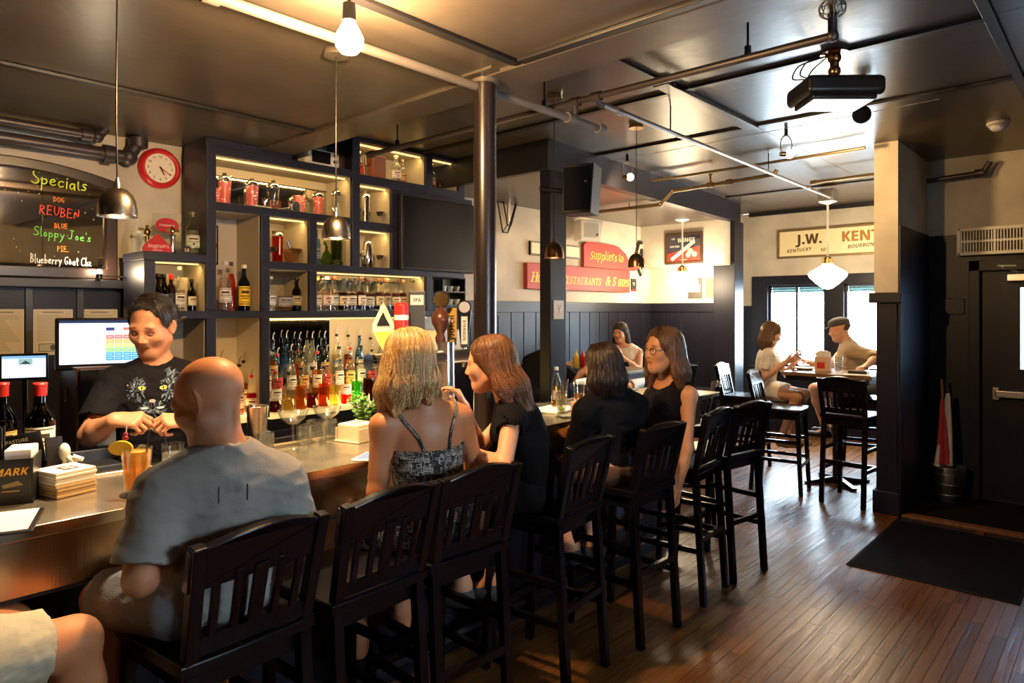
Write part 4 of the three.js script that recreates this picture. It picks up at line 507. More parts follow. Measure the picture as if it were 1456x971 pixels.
Bs([[-1.715, 0.24, 'black-capped small bottle at the open end of the corner niche', { kind: 'round', r: 0.028, glass: 'brown', liq: '#3a1408', lab: '#d8cfb8', cc: '#0c0c0c' }], [-1.752, 0.235, 'dark bitters bottle with a blue-grey label in the corner niche', { kind: 'slim', r: 0.026, glass: 'dark', lab: '#8a93a8', cc: '#101018' }], [-1.793, 0.25, 'red-capped dark bottle in the corner niche', { kind: 'wine', r: 0.028, glass: 'brown', liq: '#5a0c08', cap: 'foil', cc: '#b01410', lab: '#2a2020' }], [-1.846, 0.29, 'clear long-necked bottle with a white label in the corner niche', { kind: 'slim', r: 0.034, lab: '#e8e4d8', labAt: [0.1, 0.42], liq: '#e8e2cc', level: 0.5, cap: 'screw', cc: '#8a8478' }], [-1.925, 0.21, 'dark bottle with a cream label beside a carton in the corner niche', { kind: 'round', r: 0.028, glass: 'dark', lab: '#e4dcc0', cc: '#0a0a0a' }]], -4.62, 1.65);
single('carton', 'tall cream bottle tube standing in the corner niche', 'carton', [cyl(0.032, 0.032, 0.20, 0, 0.10, 0), cyl(0.033, 0.033, 0.02, 0, 0.21, 0)], std({ color: C(0.48, 0.40, 0.26), roughness: 0.7 }), [-4.66, 1.65, -1.885]);
Bs([[-2.16, 0.345, 'tall clear bottle with a pale label in the narrow tall niche', { kind: 'slim', r: 0.04, liq: '#efe2da', level: 0.7, lab: '#e9e2dc', cap: 'screw', cc: '#c9c2c0' }], [-2.232, 0.345, 'slender orange liqueur bottle in the narrow tall niche', { kind: 'slim', r: 0.03, liq: '#e85a12', level: 0.8, cap: 'screw', cc: '#30180c', dx: -0.06 }], [-2.295, 0.325, 'dark green whisky bottle with a bright yellow label', { kind: 'round', r: 0.041, glass: 'dark', lab: '#f2c524', labAt: [0.12, 0.56], cap: 'screw', cc: '#e8e4da' }]], -4.64, 1.65);
Bs([[-2.49, 0.25, 'clear spirit bottle half hidden at the post beside the decanter', { kind: 'round', r: 0.034, liq: '#f0e8da', lab: '#e8e8e8', cap: 'screw', cc: '#d0d0d0' }], [-2.60, 0.29, 'ornate faceted decanter bottle with a silver medallion', { kind: 'fancy', r: 0.058, liq: '#d8b898', level: 0.4, cap: 'ball', lab: '#b9bcc8', labAt: [0.12, 0.36] }], [-2.695, 0.245, 'dark rum bottle with a cream label beside the decanter', { kind: 'round', r: 0.034, glass: 'brown', liq: '#2a0c04', lab: '#d8c8a0', cap: 'cork', cc: '#1a120c' }]], -4.62, 1.65);
{
  const d = [[-2.86, '#f5efe4', '#f0a030', '#f2f2f0', 'clear bottle with an orange cap, first in the lit row', 'slim'], [-2.935, '#f6dcd0', '#f0f0f0', '#e8d8d0', 'clear bottle with a white cap and pink label in the lit row', 'round'], [-3.01, '#e8ddd0', '#d03020', '#f0f0ee', 'clear bottle with a red cap in the lit row', 'slim'], [-3.085, '#6a1e08', '#0c0c0c', '#e8dcc0', 'dark whiskey bottle with a tall black neck in the lit row', 'wine'], [-3.165, '#7a2408', '#0c0c0c', '#f0ece0', 'whiskey bottle with a white label and black cap in the lit row', 'squat'], [-3.25, '#8a3208', '#4a2a14', '#f2eee2', 'amber bourbon bottle with a tall white label in the lit row', 'slim'], [-3.34, '#6a2206', '#3a2010', '#e8dcc0', 'squat deep amber bourbon bottle with a cream band in the lit row', 'squat'], [-3.43, '#a04a10', '#6a3c1c', '#efe0b8', 'light amber bottle with a cream label in the lit row', 'round'], [-3.515, '#7c3410', '#8a5a30', '#c8b48a', 'round-shouldered bourbon bottle with a tan label in the lit row', 'squat'], [-3.60, '#b4641c', '#3c2412', '#f0e6cc', 'honey-coloured bottle with a wooden stopper in the lit row', 'round'], [-3.69, '#8c3c10', '#6a4626', '#d8c090', 'amber bottle with a brown stopper near the end of the lit row', 'slim'], [-3.78, '#c07a2a', '#2a2018', '#f0ead8', 'last pale amber bottle at the end of the lit row', 'round']];
  Bs(d.map(([z, l, c, lb, name, k], i) => [z, 0.255 + (i % 3) * 0.008, name, { kind: k, r: k === 'squat' ? 0.042 : 0.036, liq: l, level: 0.62, lab: lb, cap: i > 4 ? 'cork' : 'screw', cc: c, k: i % 4, dx: (i % 2) * 0.02 }]), -4.61, 1.65, 'front bottles in the lit row');
  for (let i = 0; i < 9; i++) bottle(`${['amber', 'clear', 'dark brown'][i % 3]} bottle, ${ORD[i]} from the near end of the back line in the lit row`, [-4.75, 1.65, -2.89 - i * 0.105], { h: 0.25 + rnd() * 0.03, r: 0.036, kind: ['round', 'slim', 'squat'][i % 3], liq: ['#b8641c', '#e8dcc0', '#7a2c0a'][i % 3], level: 0.6, lab: ['#f0e8d4', '#c8b088', '#e8e8e4'][(i + 1) % 3], cap: 'cork', cc: '#3a2414', group: 'back bottles in the lit row', k: i % 4 });
}
{ // front rank on the glowing ledge
  const d = [[-2.50, 0.345, 'slim', '#8a0c10', 0.30, '#f2ece0', 'ruby aperitif bottle with a tall white label on the glowing ledge', '#a01010'], [-2.605, 0.33, 'round', '#f0dc8a', 0.42, null, 'pale straw spirit bottle with pourer on the glowing ledge', '#202020'], [-2.705, 0.36, 'round', '#f0a020', 0.60, null, 'golden yellow spirit bottle with pourer on the glowing ledge', '#101010'], [-2.80, 0.36, 'round', '#a82808', 0.40, null, 'deep red-brown spirit bottle with pourer on the glowing ledge', '#101010'], [-2.90, 0.36, 'round', '#e8781a', 0.62, null, 'bright orange spirit bottle with pourer on the glowing ledge', '#101010'], [-3.0, 0.37, 'round', '#ecd878', 0.52, null, 'pale yellow spirit bottle with pourer on the glowing ledge', '#8a8a8a'], [-3.095, 0.32, 'slim', '#d01018', 0.42, '#c8a8b0', 'crimson liqueur bottle with a pink label on the glowing ledge', '#0c0c0c'], [-3.195, 0.37, 'round', '#4ac820', 0.58, null, 'vivid green liqueur bottle with pourer on the glowing ledge', '#101010'], [-3.305, 0.36, 'round', '#3a0608', 0.66, null, 'almost black cherry liqueur bottle on the glowing ledge', '#101010'], [-3.41, 0.35, 'slim', '#5a1408', 0.6, null, 'dark brown liqueur bottle behind the blonde woman on the ledge', '#101010']];
  d.forEach(([z, h, kind, l, lv, lb, name, cc], i) => bottle(name, [-4.575, 0.91, z], { h, kind, r: 0.043, liq: l, level: lv, lab: lb, labAt: [0.34, 0.62], cap: 'pour', cc, k: i % 4, group: 'front rank on the glowing ledge' }));
  for (let i = 0; i < 13; i++) bottle(`${['pale straw', 'cream', 'clear', 'greenish', 'golden', 'rosy'][i % 6]} spirit bottle with pourer, ${ORD[i]} from the near post in the middle rank`, [-4.725, 0.99, -2.49 - i * 0.105 - rnd() * 0.02], { h: 0.38 + rnd() * 0.05, r: 0.038, kind: ['round', 'slim'][i % 2], liq: ['#efe9d8', '#e8e0b8', '#f4f0ea', '#d8e8d0', '#e8b050', '#e8d0c8'][i % 6], level: 0.55 + rnd() * 0.2, lab: ['#e8e4dc', '#c03028', '#dfe6ea', '#e0c070'][i % 4], k: i % 4, labAt: [0.2, 0.5], cap: 'pour', cc: ['#0c0c0c', '#b01818', '#0c0c0c'][i % 3], group: 'middle rank of bottles above the glowing ledge' });
  for (let i = 0; i < 12; i++) bottle(`${['clear', 'amber', 'blue glass', 'straw', 'frosted', 'green glass'][i % 6]} spirit bottle, ${ORD[i]} from the near post in the hindmost rank by the mirror`, [-4.82, 1.07, -2.50 - i * 0.112], { h: 0.40 + rnd() * 0.05, r: 0.036, kind: ['slim', 'round'][i % 2], glass: ['clear', 'clear', 'blue', 'clear', 'frost', 'green'][i % 6], liq: ['#f0ead8', '#c86a1a', '#dce8f0', '#e8d8a0', '#f0f0f0', '#8ac060'][i % 6], level: 0.6, lab: ['#e8e8e4', '#c8a860', '#4060a0', '#a02020'][i % 4], k: i % 4, cap: 'pour', cc: '#0c0c0c', group: 'hindmost rank of bottles against the mirror' });
  for (const [z, x, h, l, name, cc] of [[-2.10, -4.62, 0.40, '#c8a080', 'amber bottle with a pourer in the niche behind the bald man', '#101010'], [-2.17, -4.72, 0.46, '#e8d8c8', 'clear tall bottle in the niche behind the bald man', '#c0c0c0'], [-2.25, -4.62, 0.42, '#d0a8a0', 'rose-tinted bottle in the niche behind the bald man', '#301010'], [-2.31, -4.56, 0.33, '#c01818', 'red bitter liqueur bottle in the niche behind the bald man', '#d02020'], [-2.33, -4.72, 0.44, '#a86030', 'brown bottle against the back of the niche behind the bald man', '#101010'], [-2.06, -4.75, 0.36, '#8a3a18', 'short dark bottle at the far side of the niche behind the bald man', '#101010']]) bottle(name, [x, 0.91, z], { h, r: 0.036, kind: 'slim', liq: l, level: 0.6, lab: '#e0d4c4', k: 1, cap: 'pour', cc });
}
// tall bottles in the top niches
bottle('bottle with a red and white label in the topmost lit niche', [-4.62, 2.728, -3.24], { h: 0.21, r: 0.05, kind: 'squat', liq: '#f0dcd0', lab: '#d83a30', labAt: [0.1, 0.5], cap: 'screw', cc: '#e0e0e0' });
single('carton', 'brown square gift box in the topmost lit niche', 'carton', [rb(0.10, 0.19, 0.12, 0.003, 0, 0.095, 0)], std({ color: C(0.28, 0.09, 0.04), roughness: 0.6 }), [-4.62, 2.728, -3.42]);
bottle('frosted bottle with a red triangle label in the topmost lit niche', [-4.62, 2.728, -3.62], { h: 0.235, r: 0.045, kind: 'round', glass: 'frost', lab: '#e8e4e0', k: 1, cap: 'cork', cc: '#b0a890' });
bottle('clear bottle beside the frosted bottle in the topmost lit niche', [-4.66, 2.728, -3.72], { h: 0.225, r: 0.04, kind: 'slim', liq: '#e8c8a0', lab: '#c89a70', cap: 'screw', cc: '#806040' });
bottle('bottle with a tan label in the small end niche at the top', [-4.62, 2.728, -4.01], { h: 0.23, r: 0.042, kind: 'round', liq: '#d8b890', lab: '#b89878', cap: 'cork', cc: '#503820' });
single('candle_glass', 'small amber tumbler in the small end niche at the top', 'glass', [lathe([[0, 0], [0.03, 0], [0.036, 0.09], [0.032, 0.09], [0.027, 0.006], [0, 0.006]], 20)], glassOf(0.85, 0.5, 0.2), [-4.64, 2.728, -4.13]);
{ const t = thing('wire_basket', 'wire basket on the red and white bottle in the topmost niche', 'wire basket', [-4.64, 2.728, -3.33]); for (let k = 0; k < 8; k++) part('wire', new THREE.TorusGeometry(0.055, 0.002, 5, 20).rotateY(k * Math.PI / 8).translate(0, 0.16, 0), M.batten, t); part('stem', rod([0, 0, 0], [0, 0.11, 0], 0.005), M.batten, t); }
{ const t = thing('old_radio', 'cream vintage television-like radio on top of the shelving', 'radio', [-4.62, 2.745, -2.88], R(90)); part('case', rb(0.30, 0.13, 0.14, 0.03, 0, 0.065, 0), M.white, t); part('screen', rb(0.16, 0.09, 0.01, 0.01, -0.02, 0.07, 0.07), M.screen, t); part('knob', cyl(0.015, 0.015, 0.02).rotateX(Math.PI / 2).translate(0.10, 0.05, 0.075), M.batten, t); part('knob', cyl(0.012, 0.012, 0.02).rotateX(Math.PI / 2).translate(0.10, 0.095, 0.075), M.batten, t); }
single('jar', 'dark ceramic jar at the end of the shelving top', 'jar', [lathe([[0, 0], [0.05, 0], [0.058, 0.05], [0.055, 0.12], [0.03, 0.15], [0.034, 0.165], [0, 0.17]], 24)], std({ color: C(0.05, 0.03, 0.025), roughness: 0.35 }), [-4.62, 2.745, -3.05]);
// cocktail shakers with printed glass in the long lit niche
const pinkTex = canvasTex(128, 128, (g) => { g.clearRect(0, 0, 128, 128); g.fillStyle = 'rgba(235,110,115,0.55)'; g.fillRect(0, 0, 128, 128); g.fillStyle = 'rgba(250,225,220,0.7)'; for (let i = 0; i < 40; i++) { g.beginPath(); g.arc(rnd() * 128, rnd() * 128, 2 + rnd() * 4, 0, 7); g.fill(); } });
const pinkMat = std({ map: pinkTex, transparent: true, roughness: 0.3 });
function shaker(label, p, h, r, pink, lid, kind) {
  const t = thing('cocktail_shaker', label, 'cocktail shaker', p, rnd() * 3, 'glass shakers in the long lit niche'); part('glass', lathe([[0, 0], [r * 0.78, 0], [r * 0.8, 0.006], [r, h * 0.8], [r * 0.985, h * 0.8], [r * 0.76, 0.012], [0, 0.012]], 24), M.glass, t);
  if (pink) part('print_band', lathe([[r * 0.80 + 0.0012, h * 0.10], [r * 0.98 + 0.0012, h * 0.74]], 24), pinkMat, t, 'pink printed pattern');
  if (lid) { part('lid', lathe([[r * 1.03, h * 0.78], [r * 1.03, h * 0.86], [r * 0.8, h * 0.90], [r * 0.35, h * 0.93], [r * 0.33, h], [0, h]], 24), M.chrome, t); if (kind) part('spout', rod([r * 0.8, h * 0.88, 0], [r * 1.2, h * 0.96, 0], 0.008), M.chrome, t); } return t;
}
[[-2.10, 0.16, 0.042, 1, 0, 'pink printed tumbler half hidden at the end of the shaker niche'], [-2.175, 0.235, 0.043, 1, 1, 'tallest pink printed cocktail shaker with chrome lid in the shaker niche'], [-2.35, 0.215, 0.045, 1, 1, 'second pink printed cocktail shaker with chrome lid in the shaker niche'], [-2.315, 0.11, 0.036, 0, 0, 'clear short tumbler before the second pink shaker'], [-2.54, 0.235, 0.045, 0, 1, 'clear ribbed cocktail shaker with domed chrome lid in the shaker niche'], [-2.665, 0.14, 0.036, 0, 0, 'clear tumbler behind the metal strainer in the shaker niche'], [-2.755, 0.20, 0.045, 1, 0, 'pale pink tall glass without a lid in the shaker niche'], [-2.915, 0.21, 0.042, 1, 1, 'frosted pink shaker with domed lid near the end of the shaker niche'], [-3.05, 0.24, 0.042, 0, 1, 'clear shaker with pointed lid at the end of the shaker niche']].forEach(([z, h, r, pk, ld, lab], i) => shaker(lab, [-4.68 + (i % 3 === 2 ? 0.05 : 0), 2.374, z], h, r, pk, ld, i % 2));
{ const t = thing('cocktail_strainer', 'round metal strainer lying among the shakers in the long niche', 'strainer', [-4.58, 2.374, -2.66]); part('plate', cyl(0.042, 0.042, 0.003, 0, 0, 0, 28).rotateZ(R(70)).translate(0, 0.042, 0), M.steel, t); part('coil', new THREE.TorusGeometry(0.036, 0.005, 8, 32).rotateY(Math.PI / 2).translate(0.006, 0.042, 0), M.chrome, t); part('handle', rod([0, 0.03, 0.04], [0, 0.01, 0.14], 0.006), M.steel, t); }
{ const t = thing('bar_tools', 'small silver jigger and muddler lying in the shaker niche', 'bar tool', [-4.58, 2.374, -2.42]); part('jigger', lathe([[0.02, 0], [0.006, 0.035], [0.022, 0.075], [0.019, 0.075], [0.003, 0.036], [0.017, 0]], 18), M.chrome, t); part('muddler', rod([0, 0.012, -0.05], [0.02, 0.012, 0.09], 0.008), M.steel, t); }
// square niches with glasses, pitchers and shakers
function stem(label, p, s = 1, mat = M.glass, name = 'coupe_glass', cat = 'glass', group) { const t = thing(name, label, cat, p, 0, group); part('bowl', lathe([[0.005, 0.098], [0.02, 0.10], [0.046, 0.122], [0.056, 0.15], [0.054, 0.15], [0.043, 0.123], [0.018, 0.103], [0, 0.102]].map((q) => [q[0] * s, q[1] * s]), 32), mat, t); part('stem', lathe([[0.034, 0], [0.034, 0.003], [0.006, 0.010], [0.0038, 0.03], [0.0042, 0.09], [0.006, 0.10], [0, 0.10]].map((q) => [q[0] * s, q[1] * s]), 24), mat, t); return t; }
stem('small silver coupe at the left of the pitcher niche', [-4.62, 2.0, -2.49], 0.75, M.chrome); stem('small copper coupe at the right of the pitcher niche', [-4.62, 2.0, -2.69], 0.75, M.copper);
{ const t = thing('pitcher', 'red-tinted glass mixing pitcher with metal bands', 'pitcher', [-4.68, 2.0, -2.575]); part('glass', lathe([[0, 0], [0.038, 0], [0.042, 0.2], [0.04, 0.2], [0.036, 0.006], [0, 0.006]], 24), glassOf(0.85, 0.25, 0.22), t); part('lid', lathe([[0.044, 0.2], [0.044, 0.24], [0, 0.245]], 24), M.chrome, t); part('handle', rod([0.03, 0.24, 0.0], [0.045, 0.06, 0.01], 0.007), M.steel, t); }
{ const t = thing('glass_disc_bottle', 'round flat glass decanter leaning before the pitcher', 'decanter', [-4.58, 2.0, -2.625]); part('body', cyl(0.058, 0.058, 0.03, 0, 0, 0, 32).rotateZ(Math.PI / 2).translate(0, 0.058, 0), M.glass, t); part('liquid', cyl(0.053, 0.053, 0.024, 0, 0, 0, 32).rotateZ(Math.PI / 2).translate(0, 0.058, 0), liqMat('#e0b890'), t); part('neck', rod([0, 0.11, 0.01], [0, 0.17, 0.03], 0.011), M.steel, t); }
bottle('blue patterned tall glass bottle at the post in the green bottle niche', [-4.62, 2.0, -2.86], { h: 0.27, r: 0.033, kind: 'slim', glass: 'blue', cap: 'none', lab: '#8a90a8' });
single('glass_figure', 'green glass swan-necked figure in the green bottle niche', 'figurine', [lathe([[0, 0], [0.035, 0], [0.05, 0.03], [0.03, 0.09], [0.012, 0.12], [0.01, 0.15], [0, 0.15]], 20), tube([[0, 0.14, 0], [0.0, 0.17, 0.01], [0.02, 0.18, 0.03], [0.03, 0.16, 0.04]], 0.009, 12, 8)], glassOf(0.35, 0.5, 0.15), [-4.62, 2.0, -2.95]);
single('tall_glass', 'tall green-tinted footed glass under the dome pendant', 'glass', [lathe([[0, 0], [0.05, 0], [0.052, 0.02], [0.042, 0.05], [0.048, 0.25], [0.045, 0.25], [0.038, 0.055], [0, 0.05]], 24)], glassOf(0.45, 0.55, 0.15), [-4.62, 2.0, -3.04]);
{ const t = thing('cocktail_shaker', 'tall ribbed chrome shaker in the upper square niche', 'cocktail shaker', [-4.65, 2.36, -3.33]); part('body', lathe([[0, 0], [0.042, 0], [0.044, 0.01], [0.042, 0.02], [0.044, 0.03], [0.042, 0.04], [0.042, 0.19], [0.044, 0.2], [0.042, 0.21], [0.042, 0.235], [0.03, 0.25], [0.012, 0.258], [0.012, 0.275], [0, 0.277]], 28), M.chrome, t); }
{ const t = thing('cocktail_shaker', 'penguin-shaped polished silver shaker in the lower square niche', 'cocktail shaker', [-4.63, 2.0, -3.34]); part('body', lathe([[0, 0], [0.038, 0], [0.052, 0.03], [0.056, 0.09], [0.046, 0.15], [0.04, 0.17], [0.038, 0.2], [0.026, 0.222], [0, 0.228]], 28), M.chrome, t); for (const k of [-1, 1]) part('wing', sph(0.02, 0, 0.09, k * 0.055, 0.9, 2.6, 0.4), M.chrome, t); part('beak', new THREE.ConeGeometry(0.012, 0.04, 12).rotateZ(-Math.PI / 2).translate(0.05, 0.19, 0), M.brass, t); part('foot', [sph(0.018, 0.03, 0.006, 0.022, 1.3, 0.4, 0.8), sph(0.018, 0.03, 0.006, -0.022, 1.3, 0.4, 0.8)], M.brass, t); }
for (const [y, z, n] of [[2.36, -3.22, 'left of the ribbed shaker'], [2.36, -3.45, 'right of the ribbed shaker'], [2.0, -3.22, 'left of the silver penguin shaker'], [2.0, -3.45, 'right of the silver penguin shaker']]) stem('small silver cordial cup ' + n, [-4.60, y, z], 0.72, M.chrome, 'cordial_cup', 'cup');
{ const t = wallX(thing('framed_card', 'black-framed certificate with a red band in the narrow tall niche', 'picture', [XB + 0.004, 2.12, -2.12])); part('frame', rb(0.17, 0.28, 0.015, 0.003, 0, 0, 0.008), M.black, t); part('print', print(0.14, 0.25, 0, 0, 0.0165), ink(canvasTex(140, 250, (g) => { g.fillStyle = '#cfc8bc'; g.fillRect(0, 0, 140, 250); g.fillStyle = '#a82018'; g.fillRect(0, 110, 140, 40); g.fillStyle = '#777'; for (let y = 20; y < 240; y += 14) if (y < 100 || y > 160) g.fillRect(16, y, 108, 3); })), t); }
// beer signs and things on the corner cabinet
{ const t = wallX(thing('tap_topper', 'red scalloped beer tap topper sign on the corner cabinet', 'sign', [-4.58, 2.02, -1.69])); const sh0 = [[-0.085, 0], [0.085, 0], [0.088, 0.022], [0.07, 0.05], [0.0, 0.115], [-0.07, 0.05], [-0.088, 0.022]]; part('board', extr(sh0, 0.02, 0.004), M.red, t); part('rim', extr(sh0.map((p) => [p[0] * 1.05, p[1] * 1.05 - 0.003]), 0.012, 0.003), M.white, t); part('lettering', print(0.15, 0.075, 0, 0.037, 0.0205), std({ map: canvasTex(300, 150, (g) => { g.clearRect(0, 0, 300, 150); hand(g, "Seagram's", 28, 92, 62, '#f6e4dc', 0.85, -0.03, 'serif'); g.fillStyle = '#f0d8d0'; g.font = 'bold 20px sans-serif'; g.fillText('GINGER ALE', 86, 128); }), transparent: true, roughness: 0.5 }), t); }
{ const t = wallX(thing('oval_sign', 'red oval glass sign standing behind the beer toppers', 'sign', [-4.78, 2.02, -1.83])); part('panel', rb(0.19, 0.28, 0.006, 0.002, 0, 0.14, 0), M.glass, t); part('oval', cyl(0.062, 0.062, 0.006, 0, 0, 0, 36).rotateX(Math.PI / 2).scale(1.2, 0.8, 1).translate(0, 0.20, 0.006), M.red, t); part('lettering', print(0.12, 0.04, 0, 0.20, 0.0102), std({ map: canvasTex(240, 80, (g) => { g.clearRect(0, 0, 240, 80); g.fillStyle = '#f0e0d8'; g.font = 'bold 34px sans-serif'; g.fillText('ECONOMIST', 12, 52); }), transparent: true }), t); part('stand', rb(0.2, 0.02, 0.06, 0.003, 0, 0.01, 0), M.black, t); }
bottle('empty clear glass bottle at the near edge of the corner cabinet', [-4.72, 2.02, -1.63], { h: 0.24, r: 0.04, kind: 'slim', cap: 'none' });
bottle('clear gin bottle with a green and red label on the corner cabinet', [-4.62, 2.02, -1.93], { h: 0.285, r: 0.044, kind: 'round', liq: '#e8ecdc', level: 0.6, lab: '#c8d8b8', k: 1, cap: 'cork', cc: '#705848' });
{ const t = thing('beer_tap_ornament', 'gold eagle-topped chrome tap handle on the corner cabinet', 'tap handle', [-4.60, 2.02, -1.795]); part('shaft', lathe([[0, 0], [0.02, 0], [0.022, 0.02], [0.014, 0.03], [0.017, 0.11], [0.02, 0.12], [0, 0.122]], 20), M.chrome, t); part('eagle', [sph(0.018, 0, 0.145, 0, 0.8, 1.3, 0.8), sph(0.009, 0, 0.17, 0.004), bar([0, 0.15, -0.04], [0, 0.15, 0.04], 0.008, 0.02)], M.brass, t); }
{ const t = thing('figurine', 'small gilt rider figurine behind the red tap topper', 'figurine', [-4.74, 2.02, -1.69]); part('figure', [lathe([[0, 0], [0.03, 0], [0.03, 0.02], [0.012, 0.03], [0.014, 0.12], [0, 0.125]], 16), sph(0.02, 0, 0.14, 0, 1, 1.5, 1), sph(0.011, 0, 0.178, 0), bar([0, 0.15, -0.05], [0, 0.16, 0.05], 0.012, 0.016)], M.brass, t); }
{ const t = wallX(thing('number_plate', 'tiny gilt number 16 standing on the corner cabinet', 'number', [-4.56, 2.02, -1.865])); part('plate', rb(0.05, 0.052, 0.006, 0.002, 0, 0.026, 0), M.black, t); part('number', print(0.045, 0.045, 0, 0.026, 0.0035), ink(canvasTex(64, 64, (g) => { g.fillStyle = '#1a120c'; g.fillRect(0, 0, 64, 64); g.fillStyle = '#e8cf9a'; g.font = 'bold 44px serif'; g.fillText('16', 10, 48); })), t); }

// ---------------------------------------------------------------- tills, caddies and things behind the bar
{ const t = thing('till_cabinet', 'brown-sided cabinet with a black framed door carrying the till screen', 'cabinet', [0, 0, 0]); part('carcass', muv(rbx(-3.83, -3.57, 0.95, 1.39, -1.62, -0.97, 0.004), 2), std({ color: C(0.16, 0.075, 0.045), roughness: 0.5, map: TX.grain }), t); const d = part('door', [rbx(-3.57, -3.545, 0.96, 1.38, -1.05, -0.98), rbx(-3.57, -3.545, 0.96, 1.38, -1.61, -1.52), rbx(-3.57, -3.545, 1.32, 1.38, -1.52, -1.05), rbx(-3.57, -3.545, 0.96, 1.02, -1.52, -1.05)], M.dark, t); part('door_panel', rbx(-3.568, -3.558, 1.02, 1.32, -1.52, -1.05), std({ color: C(0.16, 0.18, 0.22), roughness: 0.3 }), d); part('latch', [cyl(0.006, 0.006, 0.05, -3.70, 1.27, -0.963), new THREE.TorusGeometry(0.014, 0.003, 6, 16).translate(-3.70, 1.24, -0.962)], M.brass, t); }
{ const t = thing('back_counter', 'dark back counter below the notices', 'counter', [0, 0, 0]); part('top', rbx(XL + 0.04, -3.5, 0.91, 0.945, -1.56, ZB - 0.1, 0.006), M.black, t); part('cupboard', [muv(bx(XL + 0.04, -3.56, 0, 0.91, -1.56, ZB - 0.1))], M.dark, t); for (let z = -1.5; z < 1.6; z += 0.6) { const d = part('cupboard_door', rbx(-3.56, -3.54, 0.1, 0.86, z, z + 0.56), M.dark, t); part('knob', sph(0.014, -3.53, 0.7, z + 0.08), M.steel, d); } }
const posTex = canvasTex(640, 380, (g) => { g.fillStyle = '#eef4ff'; g.fillRect(0, 0, 640, 380); g.fillStyle = '#1c2c50'; g.fillRect(0, 0, 640, 24); g.fillStyle = '#cfe0f4'; g.fillRect(320, 24, 320, 356); g.fillStyle = '#ffffff'; g.fillRect(8, 30, 304, 270); g.fillStyle = '#3a3a78'; g.fillRect(326, 64, 60, 26); g.fillStyle = '#f0786a'; g.fillRect(450, 64, 66, 24); const rows = ['#ef7a6a', '#f7b45a', '#f2dc6a', '#8fce7a', '#4fa8d8', '#4aa0d0']; rows.forEach((c, r) => { for (let k = 0; k < 5; k++) { g.fillStyle = c; g.fillRect(326 + k * 62, 130 + r * 38, 58, 34); g.fillStyle = 'rgba(255,255,255,0.75)'; g.fillRect(336 + k * 62, 144 + r * 38, 36, 5); } }); g.fillStyle = '#b8c8dc'; for (let y = 50; y < 290; y += 28) g.fillRect(20, y, 120 + (y * 7) % 130, 4); });
const tabTex = canvasTex(320, 190, (g) => { g.fillStyle = '#dbe9ff'; g.fillRect(0, 0, 320, 190); g.fillStyle = '#7db0d8'; g.fillRect(0, 0, 320, 22); g.fillStyle = '#8fb4b0'; g.fillRect(120, 26, 100, 50); g.fillStyle = '#31464c'; g.beginPath(); g.moveTo(130, 72); g.lineTo(170, 40); g.lineTo(212, 72); g.fill(); g.fillStyle = '#fff'; g.fillRect(20, 90, 240, 90); g.fillStyle = '#9ab0cc'; for (let y = 100; y < 175; y += 16) g.fillRect(30, y, 150 + (y % 50), 3); });
const screenMat = (tex, i) => std({ color: C(0.02, 0.02, 0.02), emissive: C(1, 1, 1), emissiveMap: tex, emissiveIntensity: i, roughness: 0.2 });
{ const t = thing('till_screen', 'touch-screen till with coloured buttons behind the bartender', 'till', [-3.62, 1.495, -1.105], R(72)); part('housing', rb(0.40, 0.245, 0.03, 0.01, 0, 0, 0), M.black, t); part('display', print(0.365, 0.205, 0, 0.008, 0.0155), screenMat(posTex, 1.5), t, 'bright screen with coloured buttons'); part('stand', [rb(0.10, 0.12, 0.03, 0.005, 0, -0.10, -0.05), rb(0.2, 0.015, 0.14, 0.005, 0, -0.10, -0.06)], M.black, t); const l = new THREE.RectAreaLight(new THREE.Color(0.8, 0.88, 1), 1.2, 0.36, 0.2); l.name = 'till_light'; l.position.set(-3.598, 1.50, -1.098); l.lookAt(-2.6, 1.5, -0.77); scene.add(l); }
{ const t = thing('tablet', 'small glowing order tablet below the notices', 'tablet', [-3.9, 1.385, -0.845], R(70)); part('housing', rb(0.19, 0.125, 0.02, 0.006), M.black, t); part('display', print(0.172, 0.103, 0, 0, 0.0105), screenMat(tabTex, 1.3), t, 'lit tablet display'); part('stand', [rod([0, -0.05, -0.01], [0, -0.43, -0.06], 0.012), cyl(0.07, 0.08, 0.015, 0, -0.432, -0.06)], M.black, t); }
for (const [z, i] of [[-1.135, 0], [-1.19, 1]]) single('wall_hook', ['small chrome hook nearer the tablet on the dark panel', 'small chrome hook nearer the till on the dark panel'][i], 'hook', [cyl(0.016, 0.016, 0.006, 0, 0, 0).rotateZ(Math.PI / 2).translate(0.003, 0, 0), tube([[0, 0, 0], [0.03, -0.005, 0], [0.045, 0.01, 0], [0.045, 0.03, 0]], 0.006, 12, 6)], M.chrome, [XL + 0.02, 1.17, z]);
{ const t = thing('towel_dispenser', 'white towel dispenser beyond the shelving under the wall rack', 'dispenser', [-4.72, 1.33, -4.22]); part('case', rb(0.24, 0.30, 0.34, 0.02), M.white, t); part('slot', rb(0.01, 0.02, 0.12, 0.002, 0.118, -0.02, 0.0), M.matte, t); part('bracket', rb(0.1, 0.08, 0.2, 0.004, -0.08, -0.18, 0), M.steel, t); const p = wallX(thing('notice', 'pale lavender sheet pinned above the towel dispenser', 'notice', [XL + 0.036, 1.545, -4.33])); part('sheet', bx(-0.2, 0.2, -0.09, 0.09, 0, 0.003), M.paper, p); }
